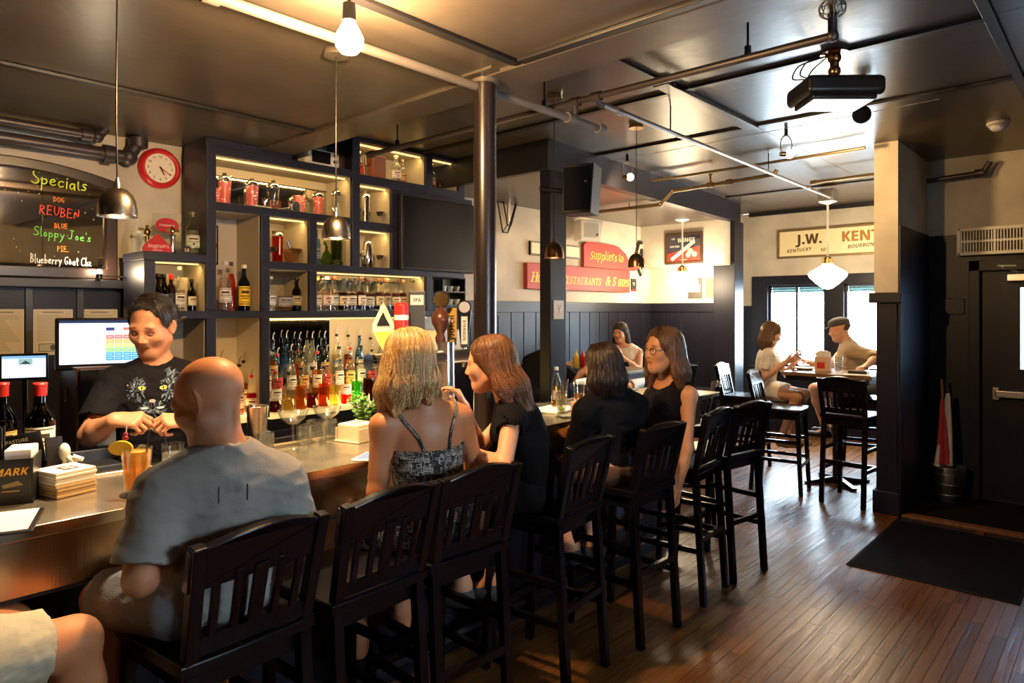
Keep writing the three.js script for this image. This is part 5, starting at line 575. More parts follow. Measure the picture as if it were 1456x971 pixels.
{ const t = thing('glass_rack', 'black wall rack with white cups beyond the shelving', 'rack', [XL + 0.005, 1.70, -4.49]); part('frame', [bx(0, 0.12, 0, 0.012, -0.15, 0.15), bx(0, 0.12, 0.26, 0.272, -0.15, 0.15), bx(0, 0.12, 0.125, 0.137, -0.15, 0.15), bx(0, 0.12, 0, 0.27, -0.15, -0.138), bx(0, 0.12, 0, 0.27, 0.138, 0.15), bx(0, 0.008, 0, 0.27, -0.15, 0.15)], M.black, t); for (let k = 0; k < 6; k++) single('cup', `white cup, ${ORD[k % 3]} from the near end on the ${k > 2 ? 'upper' : 'lower'} level of the black wall rack`, 'cup', [lathe([[0, 0], [0.02, 0], [0.03, 0.05], [0.027, 0.05], [0.018, 0.005], [0, 0.005]], 14)], M.white, [XL + 0.07, 1.713 + (k > 2 ? 0.125 : 0), -4.40 - (k % 3) * 0.085], 0, 'white cups on the wall rack'); }
for (let k = 0; k < 4; k++) stem(`stem glass, ${ORD[k]} from the lit row on the plain end shelf`, [-4.66, 1.63, -4.03 - k * 0.09], 0.85, M.glass, 'wine_glass', 'glass', 'stem glasses on the end shelf');
// draught tower and tap handles
{
  const t = thing('draught_tower', 'brushed steel draught beer tower on the back edge of the bar', 'beer tower', [-2.60, 1.07, -2.36]);
  part('column', cyl(0.042, 0.046, 0.42, 0, 0.21, 0, 32), M.steel, t); part('column', cyl(0.030, 0.034, 0.34, 0, 0.17, 0.36, 28), M.steel, t); part('cross_tube', cyl(0.036, 0.036, 0.80, 0, 0, 0, 28).rotateX(Math.PI / 2).translate(0, 0.345, 0.07), M.steel, t); for (const z of [0.47, -0.33]) part('tube_cap', cyl(0.04, 0.04, 0.02, 0, 0, 0, 28).rotateX(Math.PI / 2).translate(0, 0.345, z), M.chrome, t); part('base_flange', cyl(0.075, 0.08, 0.015, 0, 0.008, 0, 32), M.chrome, t);
  for (const z of [0.33, 0.22, 0.12, -0.04, -0.12, -0.21]) { const f = part('faucet', [cyl(0.013, 0.013, 0.06, 0, 0, 0).rotateZ(Math.PI / 2).translate(-0.06, 0.345, z), cyl(0.010, 0.010, 0.07, -0.09, 0.31, z), cyl(0.010, 0.012, 0.03, -0.085, 0.37, z)], M.chrome, t); }
  const hd = (name, label, z, fn, ry = R(50)) => { const h = thing('beer_tap_paddle', label, 'tap handle', [-2.685, 1.455, -2.36 + z], ry, 'tap handles on the draught tower'); part('ferrule', cyl(0.008, 0.012, 0.04, 0, 0, 0), M.chrome, h); fn(h); };
  const txt = (w, h, bg, s, col, fs, rot) => ink(canvasTex(w, h, (g) => { g.fillStyle = bg; g.fillRect(0, 0, w, h); g.fillStyle = col; g.font = `bold ${fs}px sans-serif`; g.translate(w / 2, h / 2); if (rot) g.rotate(-Math.PI / 2); g.textAlign = 'center'; g.textBaseline = 'middle'; g.fillText(s, 0, 0); }));
  hd('d', 'cream and yellow diamond-shaped tap handle with a black mountain', 0.33, (h) => { const s = [[0, 0], [0.03, 0.06], [0.048, 0.10], [0.048, 0.13], [0.0, 0.235], [-0.048, 0.13], [-0.048, 0.10], [-0.03, 0.06]]; part('paddle', extr(s, 0.024, 0.004).translate(0, 0, -0.012), std({ color: C(0.42, 0.39, 0.25), roughness: 0.45 }), h); part('yellow_base', extr([[0, 0.004], [0.028, 0.06], [0.042, 0.095], [-0.042, 0.095], [-0.028, 0.06]], 0.006).translate(0, 0, 0.011), std({ color: C(0.5, 0.40, 0.04), roughness: 0.45 }), h); part('mountain', extr([[-0.032, 0.125], [0.032, 0.125], [0.012, 0.16], [0.0, 0.19], [-0.014, 0.165]], 0.004).translate(0, 0, 0.0125), M.black, h); });
  hd('r', 'red cylindrical tap handle with pale lettering', 0.22, (h) => { part('barrel', lathe([[0.014, 0.01], [0.03, 0.05], [0.036, 0.07], [0.036, 0.22], [0.03, 0.235], [0, 0.238]], 28), std({ color: C(0.62, 0.03, 0.02), roughness: 0.3 }), h); part('band', lathe([[0.0365, 0.15], [0.0365, 0.175]], 28), M.white, h); part('flame', lathe([[0.033, 0.055], [0.0368, 0.08], [0.0368, 0.10]], 28), std({ color: C(0.75, 0.3, 0.06), roughness: 0.4 }), h); part('ring', new THREE.TorusGeometry(0.03, 0.004, 8, 24).rotateX(Math.PI / 2).translate(0, 0.05, 0), M.chrome, h); });
  hd('b', 'black square tap handle with a grey top label', 0.12, (h) => { part('block', extr([[-0.012, 0.0], [0.012, 0.0], [0.036, 0.10], [0.036, 0.29], [-0.036, 0.29], [-0.036, 0.10]], 0.04, 0.004).translate(0, 0, -0.02), std({ color: C(0.05, 0.06, 0.07), roughness: 0.4 }), h); part('label_plate', print(0.066, 0.05, 0, 0.25, 0.0205), txt(132, 100, '#c8ccc8', 'IPA', '#2a3038', 48), h); });
  hd('m', 'dark carved tap handle topped by a round gold medallion', -0.04, (h) => { part('body', lathe([[0.012, 0], [0.026, 0.03], [0.03, 0.055], [0.02, 0.075], [0.03, 0.10], [0.048, 0.13], [0.05, 0.16], [0.036, 0.19], [0.016, 0.20], [0.014, 0.22], [0, 0.22]], 28), std({ color: C(0.10, 0.035, 0.02), roughness: 0.3 }), h); part('red_ring', new THREE.TorusGeometry(0.018, 0.006, 8, 24).translate(0, 0.19, 0.0), M.red, h); part('medallion', cyl(0.046, 0.046, 0.02, 0, 0, 0, 36).rotateX(Math.PI / 2).translate(0, 0.255, 0), M.batten, h); part('medallion_face', cyl(0.039, 0.039, 0.022, 0, 0, 0, 36).rotateX(Math.PI / 2).translate(0, 0.255, 0), M.brass, h); for (let k = 0; k < 10; k++) part('bead', sph(0.004, 0.034 * Math.cos(k * 0.628), 0.255 + 0.034 * Math.sin(k * 0.628), 0.012, 1, 1, 1, 8), M.batten, h); });
  hd('n', 'tan paddle tap handle lettered NOTCH', -0.12, (h) => { part('paddle', rb(0.05, 0.20, 0.022, 0.004, 0, 0.11, 0), std({ color: C(0.42, 0.30, 0.11), roughness: 0.5 }), h); part('lettering', print(0.046, 0.19, 0, 0.11, 0.0115), txt(92, 380, '#b5944e', 'NOTCH', '#1d1a14', 74, 1), h); part('number_plate', print(0.044, 0.034, 0, 0.034, 0.012), txt(88, 68, '#2a2418', '40', '#d8b868', 46), h); });
  hd('w', 'black and cream tap handle with a round crest and upright lettering', -0.21, (h) => { part('body', extr([[-0.014, 0], [0.014, 0], [0.03, 0.14], [0.034, 0.2], [-0.034, 0.2], [-0.03, 0.14]], 0.026, 0.004).translate(0, 0, -0.013), M.black, h); part('crest', cyl(0.038, 0.038, 0.026, 0, 0, 0, 32).rotateX(Math.PI / 2).translate(0, 0.215, 0), M.black, h); part('crest_face', cyl(0.030, 0.030, 0.029, 0, 0, 0, 32).rotateX(Math.PI / 2).translate(0, 0.215, 0), std({ color: C(0.4, 0.4, 0.4), roughness: 0.4 }), h); part('lettering', print(0.034, 0.15, 0, 0.09, 0.0135), txt(68, 300, '#d8d2c2', 'NORWALK', '#3a3428', 46, 1), h); });
}
// ---------------------------------------------------------------- on the bar
const BT = 1.0705;
{ const t = thing('menu_board', 'white menu sheet on a dark clipboard lying on the bar', 'menu', [-2.30, BT, -0.36], R(-20)); part('board', rb(0.24, 0.006, 0.34, 0.003, 0, 0.003, 0), M.black, t); part('sheet', rb(0.215, 0.002, 0.315, 0.0008, -0.004, 0.0068, 0), M.paper, t); }
{ const t = thing('napkin_stack', 'stack of printed napkins on the bar', 'napkins', [-2.52, BT, -0.655], R(15)); for (let k = 0; k < 8; k++) part('napkin', rb(0.125 + rr(-0.003, 0.003), 0.0095, 0.125 + rr(-0.003, 0.003), 0.003, rr(-0.003, 0.003), 0.005 + k * 0.0100, rr(-0.003, 0.003)), k < 4 ? std({ color: C(0.5, 0.36, 0.2), roughness: 0.85 }) : M.paper, t); part('napkin_print', new THREE.PlaneGeometry(0.06, 0.045).rotateX(-Math.PI / 2).translate(0.01, 0.0812, 0.0), ink(canvasTex(120, 90, (g) => { g.fillStyle = '#5a5058'; g.fillRect(0, 0, 120, 90); g.fillStyle = '#cfc6b8'; g.fillRect(20, 20, 80, 20); g.fillRect(34, 52, 52, 20); }), 0.85), t); }
{ const t = thing('bar_caddy', 'black bar caddy with straws and yellow lettering', 'caddy', [-2.56, BT, -0.50], R(68)); part('box', [rb(0.17, 0.13, 0.006, 0.002, 0, 0.07, 0.07), rb(0.17, 0.13, 0.006, 0.002, 0, 0.07, -0.07), rb(0.006, 0.13, 0.14, 0.002, 0.085, 0.07, 0), rb(0.006, 0.13, 0.14, 0.002, -0.085, 0.07, 0), rb(0.18, 0.012, 0.15, 0.003, 0, 0.006, 0), rb(0.006, 0.11, 0.13, 0.002, 0.01, 0.065, 0)], M.black, t); part('lettering', print(0.10, 0.09, 0.03, 0.075, 0.0735), ink(canvasTex(200, 180, (g) => { g.fillStyle = '#0c0b10'; g.fillRect(0, 0, 200, 180); g.fillStyle = '#f0b020'; g.font = 'bold italic 62px sans-serif'; g.fillText('MARK', 12, 66); g.fillStyle = '#8a7a4a'; g.beginPath(); g.moveTo(60, 120); g.lineTo(140, 100); g.lineTo(170, 126); g.lineTo(70, 140); g.fill(); g.fillStyle = '#c09028'; g.fillRect(60, 156, 90, 7); }), 0.4), t); const sm = M.black; for (let k = 0; k < 14; k++) part('straw', rod([-0.07 + (k % 7) * 0.011, 0.02, -0.03 + Math.floor(k / 7) * 0.04], [-0.072 + (k % 7) * 0.0115, 0.215 + rnd() * 0.01, -0.032 + Math.floor(k / 7) * 0.04], 0.0038, 8), sm, t); part('napkins', rb(0.07, 0.15, 0.11, 0.004, 0.047, 0.085, 0), M.paper, t); }
{ const t = thing('soda_gun', 'white soda gun in its slanted dark holster behind the caddy', 'soda gun', [-2.68, BT, -0.67], R(60)); t.scale.setScalar(0.8); part('holster', bar([0, 0.0, 0.0], [-0.02, 0.19, -0.03], 0.06, 0.018), M.batten, t); part('handle', [sph(0.022, 0.03, 0.13, 0, 1, 1.7, 0.8), rod([0.03, 0.12, 0], [0.07, 0.075, 0.0], 0.013), cyl(0.012, 0.009, 0.04, 0, 0, 0).rotateZ(R(70)).translate(0.08, 0.10, 0)], M.white, t); part('hose', tube([[0.03, 0.10, 0], [0.02, 0.05, -0.02], [-0.03, 0.01, -0.05]], 0.008, 16, 8), M.white, t); }
{ const t = thing('promo_card', 'black card with a pale pig silhouette behind the straws', 'card', [-2.66, BT, -0.585], R(62)); part('card', rb(0.135, 0.10, 0.004, 0.001, 0, 0.13, 0).rotateZ(R(10)), M.black, t); part('print', print(0.125, 0.09, 0, 0.13, 0.0025).rotateZ(R(10)), ink(canvasTex(250, 180, (g) => { g.fillStyle = '#0c0b0c'; g.fillRect(0, 0, 250, 180); g.fillStyle = '#d8d2c0'; g.font = 'bold 30px sans-serif'; g.fillText('PASTURE', 60, 40); g.fillText('BACON', 90, 168); g.beginPath(); g.ellipse(125, 90, 62, 30, 0, 0, 7); g.fill(); g.beginPath(); g.ellipse(192, 84, 22, 18, 0, 0, 7); g.fill(); for (const x of [82, 100, 150, 168]) g.fillRect(x, 104, 10, 30); g.fillStyle = '#e8c020'; g.fillRect(6, 60, 26, 10); g.fillRect(10, 80, 22, 8); }), 0.5), t); part('stand', [rod([0, 0, 0], [0, 0.09, 0], 0.006), rb(0.08, 0.01, 0.06, 0.003, 0, 0.005, 0)], M.black, t); }
bottle('dark bottle with a gold shield label and red foil behind the caddy', [-2.80, 1.09, -0.545], { h: 0.335, r: 0.040, kind: 'wine', glass: 'dark', liq: '#2a0608', level: 0.5, lab: '#c8a860', labAt: [0.34, 0.5], cap: 'foil', cc: '#8a1814' });
bottle('dark wine bottle with a white label and red foil behind the caddy', [-2.81, 1.09, -0.655], { h: 0.325, r: 0.045, kind: 'wine', glass: 'dark', liq: '#1a0408', level: 0.5, lab: '#f0eadc', labAt: [0.2, 0.52], cap: 'foil', cc: '#a81c18' });
single('speed_rail', 'black bottle rail behind the bar edge holding the two wine bottles', 'rail', [rbx(-2.90, -2.75, 1.06, 1.09, -0.9, 0.3), rbx(-2.90, -2.88, 0.4, 1.13, -0.9, 0.3)], M.batten);
{ const t = thing('cocktail', 'orange cocktail with a lemon wedge, cherry pick and black straw', 'drink', [-2.33, BT, -0.80]); part('glass', lathe([[0, 0], [0.033, 0], [0.035, 0.012], [0.045, 0.145], [0.043, 0.145], [0.033, 0.016], [0, 0.016]], 32), M.glass, t); part('liquid', lathe([[0, 0.018], [0.032, 0.018], [0.0417, 0.134], [0, 0.134]], 32), phy({ color: C(0.98, 0.56, 0.07), roughness: 0.15, transmission: 0.5, thickness: 0 }), t, 'orange juice drink'); for (let k = 0; k < 7; k++) part('ice_cube', rb(0.024, 0.022, 0.024, 0.004).rotateX(k).rotateZ(k * 1.7).translate(0.022 * Math.cos(k * 2.1), 0.118 + (k % 3) * 0.009, 0.022 * Math.sin(k * 2.1)), M.ice, t); part('lemon_wedge', [cyl(0.036, 0.036, 0.008, 0, 0, 0, 24).scale(1, 1, 0.62).rotateX(Math.PI / 2).rotateY(R(48)).translate(-0.012, 0.148, 0.042)], std({ color: C(0.85, 0.55, 0.02), roughness: 0.5 }), t); part('cocktail_pick', rod([-0.015, 0.135, 0.03], [-0.02, 0.215, 0.022], 0.0018, 6), M.white, t); part('cherry', [sph(0.009, -0.018, 0.176, 0.026), sph(0.007, -0.019, 0.188, 0.025)], std({ color: C(0.25, 0.01, 0.02), roughness: 0.2 }), t); part('straw', rod([0.02, 0.03, -0.01], [0.046, 0.205, -0.022], 0.0028, 8), M.black, t); single('coaster', 'dark coaster under the orange cocktail', 'coaster', cyl(0.048, 0.048, 0.003, 0, 0.0008, 0, 32), M.batten, [-2.33, BT, -0.80]); t.position.y += 0.0025; }
{ const t = thing('water_glass', 'tumbler of water with a black stirrer beside the orange cocktail', 'drink', [-2.52, BT, -0.985]); part('glass', lathe([[0, 0], [0.034, 0], [0.038, 0.11], [0.036, 0.11], [0.032, 0.01], [0, 0.01]], 28), M.glass, t); part('liquid', lathe([[0, 0.012], [0.0312, 0.012], [0.0345, 0.078], [0, 0.078]], 28), liqMat('#f4f6f4'), t); part('stirrer', rod([0.01, 0.02, 0.0], [-0.035, 0.15, 0.02], 0.0018, 6), M.black, t); }
{ const t = thing('shaker_tin', 'tall brushed steel shaker tin beside the bald man', 'shaker tin', [-2.82, 1.0, -1.455]); part('tin', lathe([[0, 0], [0.032, 0], [0.034, 0.006], [0.046, 0.235], [0.048, 0.238], [0.044, 0.236], [0.03, 0.01], [0, 0.01]], 32), std({ color: C(0.6, 0.5, 0.38), roughness: 0.22, metalness: 1 }), t); single('speed_rail', 'black bottle rail behind the bar edge under the shaker tin', 'rail', [rbx(-2.95, -2.76, 0.97, 1.0, -2.2, -1.36), rbx(-2.95, -2.93, 0.6, 1.06, -2.2, -1.36)], M.batten); }
const iced = (label, p, h, r, n = 9) => { const t = thing('rocks_glass', label, 'glass', p, 0, 'short glasses packed with ice'); part('glass', lathe([[0, 0], [r * 0.9, 0], [r, h], [r - 0.002, h], [r * 0.86, 0.01], [0, 0.01]], 28), M.crystal, t); for (let k = 0; k < n; k++) part('ice_cube', rb(0.026, 0.024, 0.026, 0.005).rotateX(k * 1.3).rotateY(k).translate((r - 0.02) * Math.cos(k * 2.4), 0.024 + (k / n) * (h - 0.02), (r - 0.02) * Math.sin(k * 2.4)), M.ice, t); };
iced('short glass of ice next to the steel shaker tin', [-2.66, BT, -1.41], 0.075, 0.036); iced('tall glass of ice between the two coupes', [-2.65, BT, -1.58], 0.085, 0.034); iced('wide glass heaped with ice under the second coupe', [-2.67, BT, -1.655], 0.095, 0.046, 12); iced('narrow glass of ice under the second coupe', [-2.70, BT, -1.745], 0.088, 0.03);
stem('wide coupe glass, nearer the bald man', [-2.575, BT, -1.485], 1.12, M.crystal, 'coupe_glass', 'glass'); stem('wide coupe glass, nearer the napkin holder', [-2.595, BT, -1.66], 1.12, M.crystal, 'coupe_glass', 'glass');
{ const t = thing('napkin_holder', 'cream napkin holder on the bar beside the phone', 'napkin holder', [-2.575, BT, -1.80], R(14)); part('napkins', rb(0.12, 0.075, 0.125, 0.008, 0, 0.042, 0), std({ color: C(0.72, 0.62, 0.42), roughness: 0.8 }), t); part('holder', [rb(0.14, 0.008, 0.145, 0.003, 0, 0.004, 0), rb(0.006, 0.06, 0.13, 0.002, -0.066, 0.032, 0), rb(0.006, 0.06, 0.13, 0.002, 0.066, 0.032, 0)], std({ color: C(0.6, 0.52, 0.38), roughness: 0.5 }), t); part('slot_print', rb(0.02, 0.002, 0.08, 0.0005, 0, 0.0802, 0), std({ color: C(0.25, 0.22, 0.2), roughness: 0.8 }), t); }
{ const t = thing('phone', 'white smartphone with a lit screen lying on the bar', 'phone', [-2.235, BT, -1.61], R(30)); part('body', rb(0.072, 0.008, 0.145, 0.0035, 0, 0.004, 0), M.white, t); part('screen', new THREE.PlaneGeometry(0.062, 0.12).rotateX(-Math.PI / 2).translate(0, 0.0083, 0), screenMat(canvasTex(96, 180, (g) => { g.fillStyle = '#dfeaff'; g.fillRect(0, 0, 96, 180); g.fillStyle = '#8fb4e8'; g.fillRect(0, 0, 96, 26); g.fillStyle = '#a9bcd8'; for (let y = 40; y < 170; y += 24) g.fillRect(10, y, 60, 10); }), 0.8), t, 'lit screen'); }
{ const t = thing('herb_glass', 'bunch of fresh green herbs standing in a glass', 'herbs', [-2.70, BT, -1.92]); part('glass', lathe([[0, 0], [0.036, 0], [0.04, 0.06], [0.038, 0.06], [0.033, 0.006], [0, 0.006]], 24), M.glass, t); const lm = [C(0.16, 0.36, 0.03), C(0.24, 0.45, 0.05), C(0.10, 0.26, 0.03)].map((c) => phy({ color: c, roughness: 0.7, transmission: 0.3, thickness: 0 })); const leaf = new THREE.SphereGeometry(0.011, 8, 5).scale(1, 0.18, 0.75); const st = [], lv = [[], [], []]; for (let k = 0; k < 26; k++) { const a = rnd() * 6.28, q = rr(0.01, 0.075), hgt = rr(0.10, 0.19), top = V(q * Math.cos(a), hgt, q * Math.sin(a)); st.push(tube([[0.01 * Math.cos(a), 0.01, 0.01 * Math.sin(a)], [0.3 * top.x, hgt * 0.6, 0.3 * top.z], top], 0.0013, 8, 5)); for (let j = 0; j < 9; j++) lv[j % 3].push(leaf.clone().rotateX(rr(-0.9, 0.9)).rotateY(rnd() * 6).translate(top.x * (0.5 + j * 0.07) + rr(-0.012, 0.012), hgt * (0.62 + j * 0.055) + rr(-0.01, 0.01), top.z * (0.5 + j * 0.07) + rr(-0.012, 0.012))); } part('stems', st, lm[2], t).userData.kind = 'stuff'; lv.forEach((l, i) => { part('leaves', l, lm[i], t).userData.kind = 'stuff'; }); }
bottle('dark-capped clear bottle with a white label beside the blonde woman', [-2.60, BT, -1.965], { h: 0.20, r: 0.034, kind: 'round', liq: '#8a3010', level: 0.12, lab: '#f0ece4', labAt: [0.14, 0.58], cap: 'screw', cc: '#1a1412' });
// far end of the bar
bottle('clear cider bottle with a red and white label on the far end of the bar', [-2.58, BT, -3.24], { h: 0.24, r: 0.031, kind: 'slim', liq: '#e8c060', level: 0.55, lab: '#f0d8d0', k: 1, labAt: [0.2, 0.46], cap: 'screw', cc: '#d8d4c0' });
const pint = (label, p, h, r, liq, lv = 0.6) => { const t = thing('pint_glass', label, 'glass', p); part('glass', lathe([[0, 0], [r * 0.75, 0], [r, h], [r - 0.002, h], [r * 0.7, 0.012], [0, 0.012]], 24), M.glass, t); if (liq) part('liquid', lathe([[0, 0.014], [r * 0.7, 0.014], [r * (0.72 + 0.25 * lv), h * lv], [0, h * lv]], 24), liqMat(liq), t); return t; };
{ const t = pint('tall drink with a lime wedge and black straw on the far bar', [-2.37, BT, -3.02], 0.16, 0.033, '#eef0e4', 0.7); part('lime_wedge', sph(0.02, 0, 0.03, 0, 1, 0.7, 0.6), std({ color: C(0.35, 0.5, 0.08), roughness: 0.5 }), t); part('straw', rod([0.0, 0.02, 0.0], [-0.02, 0.22, 0.02], 0.0028, 8), M.black, t); part('straw', rod([0.005, 0.02, 0.0], [-0.01, 0.21, -0.01], 0.0028, 8), M.black, t); }
pint('clear pint glass behind the cider bottle', [-2.66, BT, -3.40], 0.15, 0.04, '#f0f2ee', 0.5); pint('amber half glass on the far bar beside the lime drink', [-2.50, BT, -3.36], 0.15, 0.036, '#e8b050', 0.5); pint('glass of white frothy drink on the far bar', [-2.42, BT, -3.52], 0.15, 0.036, '#f6f0e4', 0.85);
{ const t = thing('side_plate', 'flat rectangular plate under the tall lime drink', 'plate', [-2.50, BT, -3.12], R(10)); part('plate', rb(0.20, 0.01, 0.30, 0.004, 0, 0.005, 0), M.paper, t); }
{ const t = thing('banknotes', 'crumpled banknotes lying at the bar edge by the lime drink', 'money', [-2.29, BT, -2.98], R(25)); const g = new THREE.PlaneGeometry(0.15, 0.07, 14, 8).rotateX(-Math.PI / 2), p = g.attributes.position; for (let i = 0; i < p.count; i++) p.setY(i, 0.006 + 0.008 * Math.abs(noise(p.getX(i) * 40, p.getZ(i) * 40))); g.computeVertexNormals(); part('note', g, std({ color: C(0.32, 0.36, 0.26), roughness: 0.9, side: THREE.DoubleSide }), t); part('note', g.clone().rotateY(0.6).translate(0.03, 0.004, 0.01), std({ color: C(0.36, 0.38, 0.28), roughness: 0.9, side: THREE.DoubleSide }), t); }
{ const t = thing('receipt_printer', 'white-topped black receipt printer at the far back edge of the bar', 'printer', [-2.66, BT, -3.72], R(10)); part('body', rb(0.14, 0.10, 0.18, 0.01, 0, 0.05, 0), M.black, t); part('lid', rb(0.15, 0.03, 0.20, 0.008, 0, 0.112, 0), M.white, t); }
single('shot_glass', 'salt shaker by the dark-haired drinker', 'salt shaker', [lathe([[0, 0], [0.02, 0], [0.018, 0.06], [0, 0.06]], 16), cyl(0.019, 0.018, 0.02, 0, 0.07, 0, 16)], M.steel, [-2.30, BT, -3.28]);
// on the high tables
{ const T = 1.071; const t = thing('sauce_bottle', 'red sauce bottle on the dark table by the side wall', 'sauce bottle', [-4.28, 1.052, -5.82]); part('bottle_body', lathe([[0, 0], [0.03, 0], [0.03, 0.11], [0.014, 0.15], [0, 0.15]], 18), M.red, t); part('nozzle', new THREE.ConeGeometry(0.01, 0.05, 12).translate(0, 0.175, 0), M.red, t); const t2 = thing('sauce_bottle', 'yellow mustard bottle on the dark table by the side wall', 'sauce bottle', [-4.33, 1.052, -5.77]); part('bottle_body', lathe([[0, 0], [0.03, 0], [0.03, 0.11], [0.014, 0.15], [0, 0.15]], 18), std({ color: C(0.8, 0.55, 0.03), roughness: 0.4 }), t2); part('nozzle', new THREE.ConeGeometry(0.01, 0.05, 12).translate(0, 0.175, 0), std({ color: C(0.8, 0.55, 0.03), roughness: 0.4 }), t2);
  pint('amber beer glass on the dark table by the side wall', [-4.20, 1.052, -5.86], 0.14, 0.038, '#e0a040', 0.7); single('side_plate', 'pale plate on the dark table by the side wall', 'plate', [lathe([[0, 0], [0.06, 0], [0.10, 0.018], [0.098, 0.02], [0.06, 0.006], [0, 0.006]], 28)], M.white, [-4.03, 1.052, -5.85]);
  const c = thing('condiment_caddy', 'box of condiments and menus on the window table', 'caddy', [-2.20, T, -6.86], R(10)); part('holder', [rb(0.13, 0.14, 0.006, 0.002, 0, 0.07, 0.05), rb(0.13, 0.14, 0.006, 0.002, 0, 0.07, -0.05), rb(0.006, 0.14, 0.1, 0.002, 0.065, 0.07, 0), rb(0.006, 0.14, 0.1, 0.002, -0.065, 0.07, 0)], std({ color: C(0.62, 0.42, 0.25), roughness: 0.6 }), c); part('red_label', rb(0.07, 0.06, 0.003, 0.001, -0.01, 0.06, 0.054), M.red, c); for (let k = 0; k < 7; k++) part('paper_packet', rb(0.035, 0.06, 0.02, 0.003, 0, 0, 0).rotateZ(rr(-0.4, 0.4)).translate(-0.045 + k * 0.016, 0.15 + rr(0, 0.02), rr(-0.03, 0.03)), M.paper, c);
  pint('clear water glass beside the condiment box on the window table', [-2.05, T, -6.83], 0.15, 0.04, '#eef4f4', 0.6); single('side_plate', 'white plate of food scraps on the window table', 'plate', [lathe([[0, 0], [0.07, 0], [0.12, 0.02], [0.118, 0.022], [0.07, 0.006], [0, 0.006]], 32)], M.white, [-2.40, T, -6.95]); single('wallet', 'black wallet at the window table edge under the hand of the man in the cap', 'wallet', [rb(0.16, 0.03, 0.10, 0.008, 0, 0.015, 0)], M.black, [-1.86, T, -6.78]); single('menu_sheet', 'white folded menu lying on the window table edge', 'menu', [rb(0.22, 0.004, 0.15, 0.001, 0, 0.002, 0)], M.paper, [-1.84, T, -6.66], R(8)); }
// ---------------------------------------------------------------- people: one smooth surface from tapered bones
const smin = (a, b, k) => { const h = Math.max(k - Math.abs(a - b), 0) / k; return Math.min(a, b) - h * h * k * 0.25; };
const cap = (a, b, ra, rb, k = 0.03, extra) => { a = VA(a); b = VA(b); const dx = b.x - a.x, dy = b.y - a.y, dz = b.z - a.z, L2 = dx * dx + dy * dy + dz * dz || 1e-9; return { k, c: a.clone().add(b).multiplyScalar(0.5), R: Math.sqrt(L2) / 2 + Math.max(ra, rb), f: (x, y, z) => { const px = x - a.x, py = y - a.y, pz = z - a.z; let t = (px * dx + py * dy + pz * dz) / L2; t = t < 0 ? 0 : t > 1 ? 1 : t; const qx = px - dx * t, qy = py - dy * t, qz = pz - dz * t; return Math.sqrt(qx * qx + qy * qy + qz * qz) - (ra + (rb - ra) * t); }, ...extra }; };
const ell = (c, r, B, k = 0.03, extra) => { c = VA(c); const [X, Y, Z] = B ?? [V(1, 0, 0), V(0, 1, 0), V(0, 0, 1)]; const [a, b, d] = r; return { k, c, R: Math.max(a, b, d), f: (x, y, z) => { const px = x - c.x, py = y - c.y, pz = z - c.z; const u = (px * X.x + py * X.y + pz * X.z), v = (px * Y.x + py * Y.y + pz * Y.z), w = (px * Z.x + py * Z.y + pz * Z.z); const k0 = Math.sqrt((u / a) ** 2 + (v / b) ** 2 + (w / d) ** 2), k1 = Math.sqrt((u / a / a) ** 2 + (v / b / b) ** 2 + (w / d / d) ** 2); return k1 < 1e-6 ? -Math.min(a, b, d) : (k0 * (k0 - 1)) / k1; }, ...extra }; };
const sub = (p) => ({ ...p, sub: true });
const cut = (p, ...pl) => { const f0 = p.f; return { ...p, f: (x, y, z) => { let d = f0(x, y, z); for (const [o, n] of pl) d = Math.max(d, (x - o.x) * n.x + (y - o.y) * n.y + (z - o.z) * n.z); return d; } }; };
function field(prims, post) { return (x, y, z) => { let d = 1e3; for (const p of prims) { const cx = x - p.c.x, cy = y - p.c.y, cz = z - p.c.z, far = Math.sqrt(cx * cx + cy * cy + cz * cz) - p.R; if (p.sub) { if (far > p.k) continue; d = -smin(-d, p.f(x, y, z), p.k); } else { if (far > d + p.k) continue; d = d > 900 ? p.f(x, y, z) : smin(d, p.f(x, y, z), p.k); } } return post ? post(d, x, y, z) : d; }; }
function bounds(prims, pad = 0.03) { const lo = V(1e9, 1e9, 1e9), hi = V(-1e9, -1e9, -1e9); for (const p of prims) { if (p.sub) continue; lo.min(p.c.clone().subScalar(p.R)); hi.max(p.c.clone().addScalar(p.R)); } return [lo.subScalar(pad), hi.addScalar(pad)]; }
